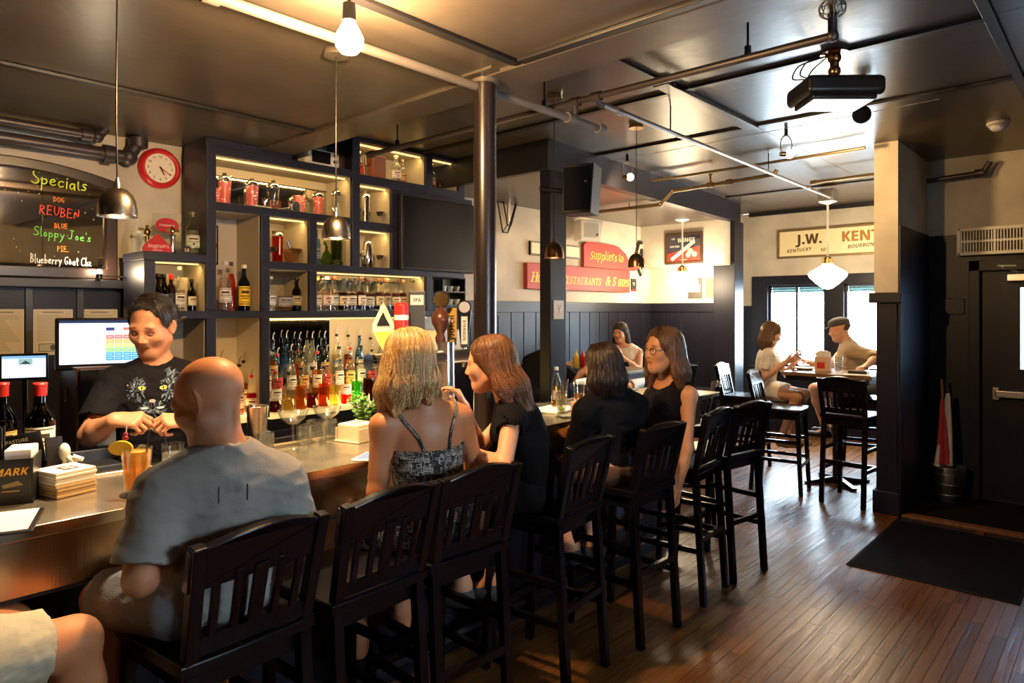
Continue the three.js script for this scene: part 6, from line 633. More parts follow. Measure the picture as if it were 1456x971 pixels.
function net(f, lo, hi, h, o = {}) { // surface nets
  const nx = Math.ceil((hi.x - lo.x) / h) + 1, ny = Math.ceil((hi.y - lo.y) / h) + 1, nz = Math.ceil((hi.z - lo.z) / h) + 1, vals = new Float32Array(nx * ny * nz), id = (i, j, k) => (k * ny + j) * nx + i, B = 5;
  for (let bk = 0; bk < nz; bk += B) for (let bj = 0; bj < ny; bj += B) for (let bi = 0; bi < nx; bi += B) {
    const c = f(lo.x + (bi + B / 2 - 0.5) * h, lo.y + (bj + B / 2 - 0.5) * h, lo.z + (bk + B / 2 - 0.5) * h), skip = Math.abs(c) > B * h * 0.87 * 1.5 + 0.012;
    for (let k = bk; k < Math.min(nz, bk + B); k++) for (let j = bj; j < Math.min(ny, bj + B); j++) for (let i = bi; i < Math.min(nx, bi + B); i++) vals[id(i, j, k)] = skip ? c : f(lo.x + i * h, lo.y + j * h, lo.z + k * h);
  }
  const vi = new Int32Array(nx * ny * nz).fill(-1), pos = [], idx = [];
  for (let k = 0; k < nz - 1; k++) for (let j = 0; j < ny - 1; j++) for (let i = 0; i < nx - 1; i++) {
    let neg = 0; const v = []; for (let q = 0; q < 8; q++) { const x = vals[id(i + (q & 1), j + ((q >> 1) & 1), k + (q >> 2))]; v.push(x); if (x < 0) neg++; }
    if (!neg || neg === 8) continue;
    if (o.skip && o.skip(lo.x + (i + 0.5) * h, lo.y + (j + 0.5) * h, lo.z + (k + 0.5) * h)) continue;
    let sx = 0, sy = 0, sz = 0, n = 0; for (let a = 0; a < 8; a++) for (let b = 0; b < 3; b++) { const c = a | (1 << b); if (c === a || (v[a] < 0) === (v[c] < 0)) continue; const t = v[a] / (v[a] - v[c]); sx += (a & 1) + (b === 0 ? t : 0); sy += ((a >> 1) & 1) + (b === 1 ? t : 0); sz += (a >> 2) + (b === 2 ? t : 0); n++; }
    vi[id(i, j, k)] = pos.length / 3; pos.push(lo.x + (i + sx / n) * h, lo.y + (j + sy / n) * h, lo.z + (k + sz / n) * h);
  }
  const quad = (a, b, c, d, flip) => { if (a < 0 || b < 0 || c < 0 || d < 0) return; flip ? idx.push(a, c, b, a, d, c) : idx.push(a, b, c, a, c, d); };
  for (let k = 1; k < nz - 1; k++) for (let j = 1; j < ny - 1; j++) for (let i = 1; i < nx - 1; i++) {
    const s = vals[id(i, j, k)] < 0;
    if (s !== vals[id(i + 1, j, k)] < 0) quad(vi[id(i, j - 1, k - 1)], vi[id(i, j, k - 1)], vi[id(i, j, k)], vi[id(i, j - 1, k)], !s);
    if (s !== vals[id(i, j + 1, k)] < 0) quad(vi[id(i - 1, j, k - 1)], vi[id(i - 1, j, k)], vi[id(i, j, k)], vi[id(i, j, k - 1)], !s);
    if (s !== vals[id(i, j, k + 1)] < 0) quad(vi[id(i - 1, j - 1, k)], vi[id(i, j - 1, k)], vi[id(i, j, k)], vi[id(i - 1, j, k)], !s);
  }
  const g = new THREE.BufferGeometry(), P = new Float32Array(pos), N = new Float32Array(pos.length), e = h * 0.6, uv = new Float32Array((pos.length / 3) * 2), col = o.col ? new Float32Array(pos.length) : null;
  for (let i = 0; i < P.length; i += 3) { const x = P[i], y = P[i + 1], z = P[i + 2]; let a = f(x + e, y, z) - f(x - e, y, z), b = f(x, y + e, z) - f(x, y - e, z), c = f(x, y, z + e) - f(x, y, z - e); const L = Math.hypot(a, b, c) || 1; N[i] = a / L; N[i + 1] = b / L; N[i + 2] = c / L; if (o.uv) { const q = o.uv(x, y, z, N[i], N[i + 1], N[i + 2]); uv[(i / 3) * 2] = q[0]; uv[(i / 3) * 2 + 1] = q[1]; } else { const ax = Math.abs(N[i]), az = Math.abs(N[i + 2]); uv[(i / 3) * 2] = (x + z) * 3; uv[(i / 3) * 2 + 1] = y * 3; } if (col) { const q = o.col(x, y, z); col[i] = q[0]; col[i + 1] = q[1]; col[i + 2] = q[2]; } }
  g.setAttribute('position', new THREE.BufferAttribute(P, 3)); g.setAttribute('normal', new THREE.BufferAttribute(N, 3)); g.setAttribute('uv', new THREE.BufferAttribute(uv, 2)); if (col) g.setAttribute('color', new THREE.BufferAttribute(col, 3)); g.setIndex(idx); return g;
}
const build = (prims, h, o = {}) => { const [lo, hi] = bounds(prims); return net(field(prims, o.post), lo, hi, h, o); };
function headFrame(c, yaw, pitch = 0, roll = 0, s = 1) { const q = new THREE.Quaternion().setFromEuler(new THREE.Euler(R(pitch), R(yaw), R(roll), 'YXZ')), X = V(1, 0, 0).applyQuaternion(q), Y = V(0, 1, 0).applyQuaternion(q), Z = V(0, 0, 1).applyQuaternion(q); c = VA(c); return { c, X, Y, Z, B: [X, Y, Z], s, w: (x, y, z) => c.clone().addScaledVector(X, x * s).addScaledVector(Y, y * s).addScaledVector(Z, z * s), l: (x, y, z) => { const p = V(x, y, z).sub(c); return [p.dot(X) / s, p.dot(Y) / s, p.dot(Z) / s]; } }; }
function headPrims(H, male) {
  const s = H.s, E = (c, r, k, sb) => { const p = ell(H.w(...c), r.map((q) => q * s), H.B, k * s); return sb ? sub(p) : p; }, K = (a, b, ra, rb, k) => cap(H.w(...a), H.w(...b), ra * s, rb * s, k * s), jw = male ? 1.06 : 0.94;
  const out = [E([0, 0.036, -0.012], [0.0765, 0.083, 0.096], 0.03), E([0, -0.03, 0.024], [0.060, 0.085, 0.066], 0.03), E([0, -0.088 * (male ? 1.03 : 1), 0.054], [0.024 * jw, 0.022, 0.024], 0.035)];
  for (const k of [-1, 1]) out.push(K([k * 0.052 * jw, -0.058, 0.0], [k * 0.018, -0.098, 0.055], 0.018, 0.014, 0.04), E([k * 0.038, -0.022, 0.060], [0.025, 0.024, 0.022], 0.03));
  out.push(K([-0.036, 0.020, 0.075], [0.036, 0.020, 0.075], male ? 0.014 : 0.011, male ? 0.014 : 0.011, 0.02));
  for (const k of [-1, 1]) out.push(E([k * 0.031, 0.0, 0.092], [0.017, 0.011, 0.014], 0.012, true), E([k * 0.031, -0.001, 0.0715], [0.0135, 0.0115, 0.0125], 0.004));
  out.push(K([0, 0.012, 0.084], [0, -0.028, 0.101], 0.0075, 0.0115, 0.014)); for (const k of [-1, 1]) out.push(E([k * 0.0125, -0.034, 0.090], [0.009, 0.0075, 0.010], 0.008));
  out.push(E([0, -0.049, 0.086], [0.02, 0.01, 0.008], 0.01)); // philtrum
  out.push(K([-0.019, -0.0615, 0.078], [0.019, -0.0615, 0.078], 0.0062, 0.0062, 0.008), K([-0.015, -0.073, 0.077], [0.015, -0.073, 0.077], 0.0075, 0.0075, 0.008), sub(K([-0.022, -0.0668, 0.0875], [0.022, -0.0668, 0.0875], 0.0022, 0.0022, 0.004)));
  for (const k of [-1, 1]) { const r = H.Y.clone(), Xe = H.X.clone().applyAxisAngle(r, k * -0.45), Ze = H.Z.clone().applyAxisAngle(r, k * -0.45), Be = [Xe, H.Y, Ze]; out.push(ell(H.w(k * 0.079, -0.004, -0.014), [0.0085 * s, 0.033 * s, 0.020 * s], Be, 0.008 * s), sub(ell(H.w(k * 0.088, 0.0, -0.008), [0.006 * s, 0.018 * s, 0.010 * s], Be, 0.006 * s)), cap(H.w(k * 0.077, -0.03, -0.008), H.w(k * 0.074, -0.02, -0.002), 0.008 * s, 0.006 * s, 0.006)); }
  return out;
}
function handPrims(w, dir, pn, right, curl, s = 1, thumbIn = 0.5) {
  w = VA(w); const d = VA(dir).normalize(); let n = VA(pn); n.addScaledVector(d, -n.dot(d)).normalize(); const t = right ? d.clone().cross(n) : n.clone().cross(d); const out = [], at2 = (a, b, c) => w.clone().addScaledVector(d, a * s).addScaledVector(t, b * s).addScaledVector(n, c * s);
  const base = [[0.088, 0.030], [0.092, 0.010], [0.088, -0.010], [0.080, -0.028]], len = [0.95, 1.05, 0.98, 0.78], rad = [0.0088, 0.0090, 0.0086, 0.0075];
  base.forEach(([a, b], i) => { const cu = Array.isArray(curl) ? curl[i] : curl; out.push(cap(at2(0.0, b * 0.5, 0), at2(a, b, 0), 0.015 * s, 0.0115 * s, 0.016)); let p = at2(a, b, 0), ang = 0; [0.043, 0.027, 0.021].forEach((L, j) => { ang += cu * [1.25, 1.5, 1.0][j] + 0.06; const q = p.clone().addScaledVector(d, Math.cos(ang) * L * len[i] * s).addScaledVector(n, Math.sin(ang) * L * len[i] * s).addScaledVector(t, (b > 0 ? 1 : -1) * 0.002 * s); out.push(cap(p, q, rad[i] * (1 - j * 0.08) * s, rad[i] * (0.95 - j * 0.1) * s, j ? 0.004 : 0.005)); p = q; }); });
  const p0 = at2(0.022, 0.022, 0.006), p1 = at2(0.052, 0.046 - thumbIn * 0.006, 0.014 + thumbIn * 0.012), p2 = at2(0.080, 0.048 - thumbIn * 0.022, 0.022 + thumbIn * 0.02), p3 = at2(0.102, 0.042 - thumbIn * 0.03, 0.028 + thumbIn * 0.022);
  out.push(cap(p0, p1, 0.016 * s, 0.0118 * s, 0.014), cap(p1, p2, 0.0112 * s, 0.0102 * s, 0.005), cap(p2, p3, 0.0102 * s, 0.0085 * s, 0.004)); out.tip = p3; return out;
}
const clothNoise = (amp, fr = 9) => (d, x, y, z) => (d > 0.05 || d < -0.05 ? d : d - amp * (1 - Math.abs(fbm(x * fr, y * fr * 1.6, z * fr, 3)) * 2.6) * 0.7);
function person(o) {
  const J = o.J, male = !!o.male, ws = o.w ?? (male ? 1 : 0.86), T = thing('person', o.label, 'person', [0, 0, 0]); for (const k in J) if (Array.isArray(J[k])) J[k] = V(...J[k]);
  const left = J.sL.clone().sub(J.sR).normalize(), up0 = J.neck.clone().sub(J.pelvis).normalize(), fwd = left.clone().cross(up0).normalize(), up = fwd.clone().cross(left).normalize(), B = [left, up, fwd];
  const lp = J.hL.clone().sub(J.hR).normalize(), fp = lp.clone().cross(V(0, 1, 0)).normalize(), Bp = [lp, V(0, 1, 0), fp];
  const L = (t, f = 0, s = 0) => J.pelvis.clone().lerp(J.neck, t).addScaledVector(fwd, f).addScaledVector(left, s);
  const fat = o.fat ?? 1;
  const torso = (g = 0) => { const a = [ell(L(0.0, -0.005), [0.165 * ws * fat + g, 0.105 + g, 0.115 * ws + g], Bp, 0.06), ell(L(0.36, 0.0), [0.138 * ws * fat + g, 0.13 + g, 0.098 * ws * fat + g], B, 0.07), ell(L(0.70, 0.0), [0.158 * ws + g, 0.14 + g, 0.108 * ws + g], B, 0.07), cap(J.sL.clone().lerp(J.sR, 0.12), J.sR.clone().lerp(J.sL, 0.12), 0.047 * ws + g, 0.047 * ws + g, 0.05)]; for (const S of [J.sL, J.sR]) a.push(cap(J.neck.clone().addScaledVector(up, 0.012), S.clone().addScaledVector(up, 0.004), 0.034 * ws + g * 0.7, 0.038 * ws + g, 0.045)); if (!male) for (const k of [-1, 1]) a.push(ell(L(0.66, 0.085 * ws, k * 0.068 * ws), [0.056 + g * 0.6, 0.056 + g * 0.6, 0.050 + g * 0.6], B, 0.05)); if (o.belly) a.push(ell(L(0.28, 0.05), [0.13 + g, 0.13 + g, 0.11 + g], B, 0.08)); return a; };
  const aw = ws * (o.arm ?? 1), upper = (S, E2, g = 0) => [cap(S, E2, 0.047 * aw + g, 0.039 * aw + g, 0.035)], lower = (E2, W, g = 0) => [cap(E2, E2.clone().lerp(W, 0.35), 0.040 * aw + g, 0.041 * aw + g, 0.02), cap(E2.clone().lerp(W, 0.35), W, 0.041 * aw + g, 0.0265 * aw + g, 0.02)];
  const lw = ws * (o.leg ?? 1), thigh = (H, K, g = 0) => [cap(H, K, 0.090 * lw + g, 0.060 * lw + g, 0.05)], calf = (K, A, g = 0) => { const q = K.clone().lerp(A, 0.3); return [cap(K, q, 0.056 * lw + g, 0.057 * lw + g, 0.03), cap(q, A, 0.057 * lw + g, 0.037 * lw + g, 0.03)]; };
  const H = headFrame(J.head, o.yaw, o.pitch ?? 0, o.roll ?? 0, o.hs ?? (male ? 1.0 : 0.95)), hp = headPrims(H, male);
  const neckP = [cap(J.neck, H.w(0, -0.045, -0.022), 0.055 * ws, 0.052 * ws, 0.04)];
  const toe = (A, K) => { const d = o.toe ? VA(o.toe) : fp.clone(); return [cap(A, A.clone().addScaledVector(d, 0.05).add(V(0, -0.05, 0)), 0.038, 0.036, 0.03), cap(A.clone().add(V(0, -0.055, 0)), A.clone().addScaledVector(d, 0.15).add(V(0, -0.062, 0)), 0.034, 0.026, 0.03)]; };
  const legs = [...thigh(J.hL, J.kL), ...thigh(J.hR, J.kR), ...calf(J.kL, J.aL), ...calf(J.kR, J.aR), ...toe(J.aL), ...toe(J.aR)];
  const hands = []; for (const [s, rt] of [['L', 0], ['R', 1]]) { const q = o['hand' + s] ?? {}; hands.push(handPrims(J['w' + s], q.dir ?? J['w' + s].clone().sub(J['e' + s]), q.n ?? V(0, -1, 0), rt, q.curl ?? 0.3, (male ? 1.0 : 0.88) * (q.s ?? 1), q.thumb ?? 0.5)); }
  const all = [...torso(), ...neckP, ...upper(J.sL, J.eL), ...lower(J.eL, J.wL), ...upper(J.sR, J.eR), ...lower(J.eR, J.wR), ...legs, ...hp, ...hands[0], ...hands[1]];
  const F = field(all), hb = bounds(hp, 0.02), cell = o.cell ?? 0.012, fine = o.fine ?? 0.0045, boxes = [[hb[0], hb[1], fine]];
  for (const hd of hands) { const b = bounds(hd, 0.012); boxes.push([b[0], b[1], o.fineHand ?? 0.005]); }
  const inBox = (x, y, z, m) => boxes.some(([a, b]) => x > a.x + m && x < b.x - m && y > a.y + m && y < b.y - m && z > a.z + m && z < b.z - m);
  const lip = o.lip ?? [0.85, 0.5, 0.5], tint = (x, y, z) => { const q = H.l(x, y, z); let c = [1, 1, 1]; if (Math.abs(q[0]) < 0.12 && Math.abs(q[1]) < 0.14 && Math.abs(q[2]) < 0.13) { const m = sstep(1.15, 0.8, Math.hypot(q[0] / 0.021, (q[1] + 0.067) / 0.011)) * (q[2] > 0.06 ? 1 : 0); c = c.map((v, i) => v * (1 - m) + lip[i] * m); if (o.brow) { const bm = sstep(1.1, 0.7, Math.hypot((Math.abs(q[0]) - 0.033) / 0.02, (q[1] - 0.026 + (Math.abs(q[0]) - 0.033) * 0.2) / 0.0055)) * (q[2] > 0.05 ? 1 : 0); c = c.map((v, i) => v * (1 - bm * 0.85) + o.brow[i] * bm * 0.85); } if (o.stubble && q[2] > -0.01 && q[1] < -0.035) { const st = sstep(-0.035, -0.055, q[1]) * o.stubble; c = c.map((v, i) => v * (1 - st * [0.35, 0.28, 0.22][i] * (0.6 + 0.4 * rnd()))); } if (o.scalp) { const r1 = sstep(0.02, -0.03, q[1] - q[2] * 0.4) * sstep(0.05, -0.01, q[2]) * sstep(-0.11, -0.07, q[1]); const g = r1 * 0.28 * (0.75 + 0.25 * rnd()); c = c.map((v) => v * (1 - g)); } } return c; };
  const geos = [net(F, ...bounds(all, 0.02), cell, { skip: (x, y, z) => inBox(x, y, z, cell * 1.2), col: tint })]; for (const [a, b, h] of boxes) geos.push(net(F, a, b, h, { col: tint }));
  const body = part('body', merge(geos), o.skin ?? M.skinA, T);
  if (!o.noEyes) for (const k of [-1, 1]) { const e = part('eye', [ell2(H, [k * 0.031, -0.0005, 0.0745], 0.0108 * H.s)], o.lid ? (o.skin ?? M.skinA) : cached('eyewhite', () => std({ color: C(0.72, 0.69, 0.66), roughness: 0.2 })), body); if (!o.lid) part('iris', [ell2(H, [k * 0.031 + (o.gaze ?? 0) * 0.003, -0.0015, 0.0815], 0.0052 * H.s)], cached('iris', () => std({ color: C(0.03, 0.018, 0.012), roughness: 0.15 })), e); else part('lash_line', tube([H.w(k * 0.031 - 0.011, -0.004, 0.083), H.w(k * 0.031, -0.0075, 0.0866), H.w(k * 0.031 + 0.011, -0.004, 0.083)], 0.0012, 8, 5), M.matte, e); }
  // clothing
  const cellG = o.cellG ?? 0.011, uvT = o.uvT ?? ((x, y, z) => { const p = V(x, y, z).sub(J.pelvis); return [Math.atan2(p.dot(fwd), p.dot(left)) * 0.14 * 5, p.dot(up) * 5]; });
  const sleeve = (S, E2, W, t, g) => { const out = []; const end = t <= 1 ? S.clone().lerp(E2, t) : E2.clone().lerp(W, t - 1), n = t <= 1 ? E2.clone().sub(S).normalize() : W.clone().sub(E2).normalize(); const P = [end, n]; if (t <= 1) out.push(cut(cap(S, E2, 0.049 * aw + g * 0.7, 0.043 * aw + g * 1.15, 0.035), P)); else { out.push(cap(S, E2, 0.049 * aw + g * 0.8, 0.042 * aw + g, 0.035)); out.push(cut(cap(E2, W, 0.044 * aw + g, 0.034 * aw + g, 0.03), P)); } out.push(sub(cap(end.clone().addScaledVector(n, -0.022), end.clone().addScaledVector(n, 0.05), 0.043 * aw + g * 0.75, 0.043 * aw + g * 0.75, 0.004))); return out; };
  const G = { T, body, H, J, L, B, Bp, left, up, fwd, fp, torso, upper, lower, thigh, calf, sleeve, ws, aw, lw, cellG, uvT, hands };
  G.top = (mat, p) => { const g = p.g ?? 0.011, pr = torso(g); let post0 = clothNoise(p.wr ?? 0.006, p.wf ?? 9); const base = pr.map((q) => q); if (p.sleeve) for (const s of ['L', 'R']) base.push(...sleeve(J['s' + s], J['e' + s], J['w' + s], p.sleeve, p.sg ?? g)); const hem = L(p.hem ?? -0.12), nk = p.neckR ?? 0.075; base.push(sub(ell(J.neck.clone().addScaledVector(up, p.neckUp ?? 0.045).addScaledVector(fwd, p.neckF ?? 0.018), [nk, nk * 0.82, nk], B, 0.008))); for (const c of p.cuts ?? []) base.push(c); return part(p.name ?? 'shirt', build(base, p.cell ?? cellG, { uv: uvT, post: (d, x, y, z) => { d = post0(d, x, y, z); d = Math.max(d, -((x - hem.x) * up.x + (y - hem.y) * up.y + (z - hem.z) * up.z)); if (p.topCut) { const tc = L(p.topCut); d = Math.max(d, (x - tc.x) * up.x + (y - tc.y) * up.y + (z - tc.z) * up.z); } return d; } }), mat, T); };
  G.bottom = (mat, p) => { const g = p.g ?? 0.012, pr = [ell(L(0, -0.005), [0.165 * ws * fat + g, 0.105 + g, 0.115 * ws + g], Bp, 0.06)]; for (const s of ['L', 'R']) { const h = J['h' + s], k = J['k' + s], a = J['a' + s], n = p.len <= 1 ? k.clone().sub(h).normalize() : a.clone().sub(k).normalize(), end = p.len <= 1 ? h.clone().lerp(k, p.len) : k.clone().lerp(a, p.len - 1); if (p.len <= 1) { pr.push(cut(cap(h, k, 0.092 * lw + g, 0.066 * lw + g * (p.flare ?? 1.3), 0.05), [end, n])); pr.push(sub(cap(end.clone().addScaledVector(n, -0.02), end.clone().addScaledVector(n, 0.06), 0.066 * lw + g * 0.6, 0.066 * lw + g * 0.6, 0.004))); } else pr.push(cap(h, k, 0.092 * lw + g, 0.062 * lw + g, 0.05), cut(cap(k, a, 0.062 * lw + g, 0.05 * lw + g, 0.03), [end, n])); } if (p.skirt) { const m = J.hL.clone().add(J.hR).multiplyScalar(0.5), k = J.kL.clone().add(J.kR).multiplyScalar(0.5), e = m.clone().lerp(k, p.len); pr.push(cut(cap(m, k, 0.10 * lw + g, 0.08 * lw + g, 0.06), [e, k.clone().sub(m).normalize()])); } const w = L(p.waist ?? 0.16); const post0 = clothNoise(p.wr ?? 0.005, 9); return part(p.name ?? 'trousers', build(pr, cellG, { uv: uvT, post: (d, x, y, z) => Math.max(post0(d, x, y, z), (x - w.x) * up.x + (y - w.y) * up.y + (z - w.z) * up.z) }), mat, T); };
  G.shoes = (mat) => { for (const s of ['L', 'R']) { const A = J['a' + s], d = o.toe ? VA(o.toe) : fp; part('shoe', build([cap(A.clone().add(V(0, -0.03, 0)), A.clone().addScaledVector(d, 0.05).add(V(0, -0.06, 0)), 0.044, 0.04, 0.03), cap(A.clone().addScaledVector(d, -0.02).add(V(0, -0.062, 0)), A.clone().addScaledVector(d, 0.17).add(V(0, -0.066, 0)), 0.037, 0.032, 0.03)], 0.011), mat, T); } };
  return G;
}
const ell2 = (H, c, r) => { const g = new THREE.SphereGeometry(r, 14, 10), p = H.w(...c); return g.translate(p.x, p.y, p.z); };
function hairMesh(G, color, o) { // shell over the skull, falling locks and separate strands
  const { H, J } = G, s = H.s, E = (c, r, k) => ell(H.w(...c), r.map((q) => q * s), H.B, k), prims = [E([0, 0.042, -0.018], [0.086 + (o.vol ?? 0), 0.090 + (o.vol ?? 0) * 0.6, 0.104 + (o.vol ?? 0)], 0.03)];
  const drop = (x, y, z, dx, dy, dz) => H.w(x, y, z).add(V(dx, dy, dz)), ln = o.len ?? 0;
  if (ln) for (const [x, z, r, lf = 1] of o.falls ?? [[-0.062, -0.02, 0.032], [0.062, -0.02, 0.032], [-0.045, -0.066, 0.042], [0.045, -0.066, 0.042], [0, -0.078, 0.042]]) { const a = H.w(x, 0.0, z), tip = a.clone().add(V(0, -ln * lf, 0)).addScaledVector(H.X, x * (o.flare ?? 0.35)).addScaledVector(H.Z, (o.back ?? -0.02)), mid = a.clone().lerp(tip, 0.5).addScaledVector(H.X, x * 0.12); prims.push(cap(a, mid, r * s, r * (o.thick ?? 1.08) * s, 0.03), cap(mid, tip, r * (o.thick ?? 1.08) * s, r * 0.5 * s, 0.03)); }
  prims.push(sub(E(o.face ?? [0, -0.045, 0.094], o.faceR ?? [0.060, 0.098, 0.062], 0.012)));
  if (o.extra) prims.push(...o.extra(H));
  const gr = (x, y, z) => { const q = H.l(x, y, z), a = Math.atan2(q[0], -q[2] + 0.02); return Math.abs(noise(a * 9, y * 3.5 + 3, 1.3)) * 0.010 + Math.abs(noise(a * 26, y * 5, 4.1)) * 0.0035; };
  const uv = (x, y, z) => { const q = H.l(x, y, z); return [Math.atan2(q[0], -q[2] + 0.02) * 0.9, y * 1.2]; };
  const mat = std({ color: C(...color), roughness: 0.33, map: TX.strand, bumpMap: TX.strand, bumpScale: 0.004 }), mats = [mat, std({ color: C(...color.map((c) => c * 0.6)), roughness: 0.4, map: TX.strand }), std({ color: C(...color.map((c) => Math.min(0.95, c * 1.45))), roughness: 0.38, map: TX.strand })];
  const hair = part('hair', build(prims, o.cell ?? 0.006, { uv, post: (d, x, y, z) => (Math.abs(d) > 0.04 ? d : d + gr(x, y, z) - 0.003) }), mat, G.T);
  const lists = [[], [], []], f = field(prims), push = (p) => { for (let i = 0; i < 3; i++) { const d = f(p.x, p.y, p.z); if (Math.abs(d) > 0.06) break; const e = 0.004, n = V(f(p.x + e, p.y, p.z) - f(p.x - e, p.y, p.z), f(p.x, p.y + e, p.z) - f(p.x, p.y - e, p.z), f(p.x, p.y, p.z + e) - f(p.x, p.y, p.z - e)).normalize(); p.addScaledVector(n, -(d - 0.0005)); } return p; };
  for (let i = 0; i < (o.strands ?? 120); i++) { const a = rr(-1, 1) * (o.arc ?? 2.35), start = H.w(Math.sin(a) * 0.03 + (o.part ?? 0.012), 0.125, -Math.cos(a) * 0.03 + 0.01), L = ln * rr(0.75, 1.06), pts = [start], sx = Math.sin(a), cz = -Math.cos(a), wv = rr(0, 6), am = o.wave ?? 0.006; for (let k = 1; k <= 8; k++) { const t = k / 8; let p; if (t < 0.45) { const q = t / 0.45; p = H.w(sx * (0.03 + 0.06 * Math.sin(q * 1.57)) + (o.part ?? 0.012) * (1 - q), 0.125 - 0.125 * q * q, cz * (0.03 + 0.075 * Math.sin(q * 1.57))); } else { const q = (t - 0.45) / 0.55; p = H.w(sx * 0.09, 0, cz * 0.105).add(V(0, -L * q, 0)).addScaledVector(H.X, sx * 0.09 * (o.flare ?? 0.35) * q).addScaledVector(H.Z, (o.back ?? -0.02) * q); } p.add(V(Math.sin(wv + t * 9) * am, 0, Math.cos(wv * 1.7 + t * 8) * am)); pts.push(push(p)); } const g = new THREE.TubeGeometry(new THREE.CatmullRomCurve3(pts), 16, rr(0.0012, 0.003), 5, false); lists[i % 3].push(g); }
  lists.forEach((l, i) => { if (l.length) { const m = part('hair_strands', l, mats[i], hair); m.userData.kind = 'stuff'; } });
  return hair;
}
const skin = (r, g, b, ro = 0.5) => phy({ specularIntensity: 0.7, color: C(r, g, b), roughness: ro, vertexColors: true, bumpMap: TX.fine, bumpScale: 0.0008 });
const cloth = (r, g, b, o = {}) => phy({ color: C(r, g, b), roughness: 0.9, specularIntensity: 0.25, bumpMap: TX.fine, bumpScale: 0.0012, ...o });
const shoeMat = std({ color: C(0.03, 0.03, 0.032), roughness: 0.6 });
// 1. bald man in a grey T-shirt
{
  const G = person({ label: 'bald man in a grey T-shirt seen from behind, nearest at the bar', male: 1, hs: 0.98, yaw: -58, pitch: 22, roll: 3, scalp: 1, stubble: 0.8, w: 0.9, fat: 1.05, fine: 0.004, cell: 0.01, arm: 1.12, skin: skin(0.46, 0.185, 0.085, 0.5), brow: [0.3, 0.2, 0.15],
    J: { pelvis: [-1.93, 0.87, -0.87], neck: [-1.825, 1.262, -0.845], head: [-1.858, 1.405, -0.822], sL: [-1.868, 1.168, -0.700], sR: [-1.80, 1.162, -0.995], eL: [-1.82, 0.985, -0.635], eR: [-1.83, 0.95, -1.07], wL: [-2.11, 1.10, -0.735], wR: [-2.12, 1.11, -1.10], hL: [-1.96, 0.85, -0.77], hR: [-1.95, 0.85, -0.97], kL: [-2.20, 0.825, -0.665], kR: [-2.30, 0.82, -1.02], aL: [-2.16, 0.42, -0.68], aR: [-2.22, 0.42, -1.02] }, handL: { dir: V(-0.9, 0, -0.4), n: V(0, -1, 0), curl: 0.3 } });
  const sh = G.top(cloth(0.25, 0.235, 0.21), { sleeve: 0.80, g: 0.015, sg: 0.024, wr: 0.013, wf: 7, neckR: 0.072, neckUp: 0.05, cell: 0.008, hem: -0.2 });
  part('neck_band', build([cut(cap(G.J.neck.clone().addScaledVector(G.up, -0.004), G.J.neck.clone().addScaledVector(G.up, 0.022), 0.071, 0.066, 0.01), [G.J.neck.clone().addScaledVector(G.up, 0.022), G.up])], 0.008), cloth(0.22, 0.20, 0.175), sh);
  const bk = (s, y) => { const p = G.L(0.93, 0, 0); return p; };
  for (const k of [-0.035, 0.035]) { const a = G.L(0.93, -0.128, k), b = G.L(0.83, -0.137, k); part('seam_stitch', tube([a, a.clone().lerp(b, 0.5), b], 0.0022, 6, 5), cloth(0.05, 0.05, 0.055), sh); }
  G.bottom(cloth(0.20, 0.20, 0.215), { len: 0.95, name: 'shorts', wr: 0.009 }); G.shoes(shoeMat);
}
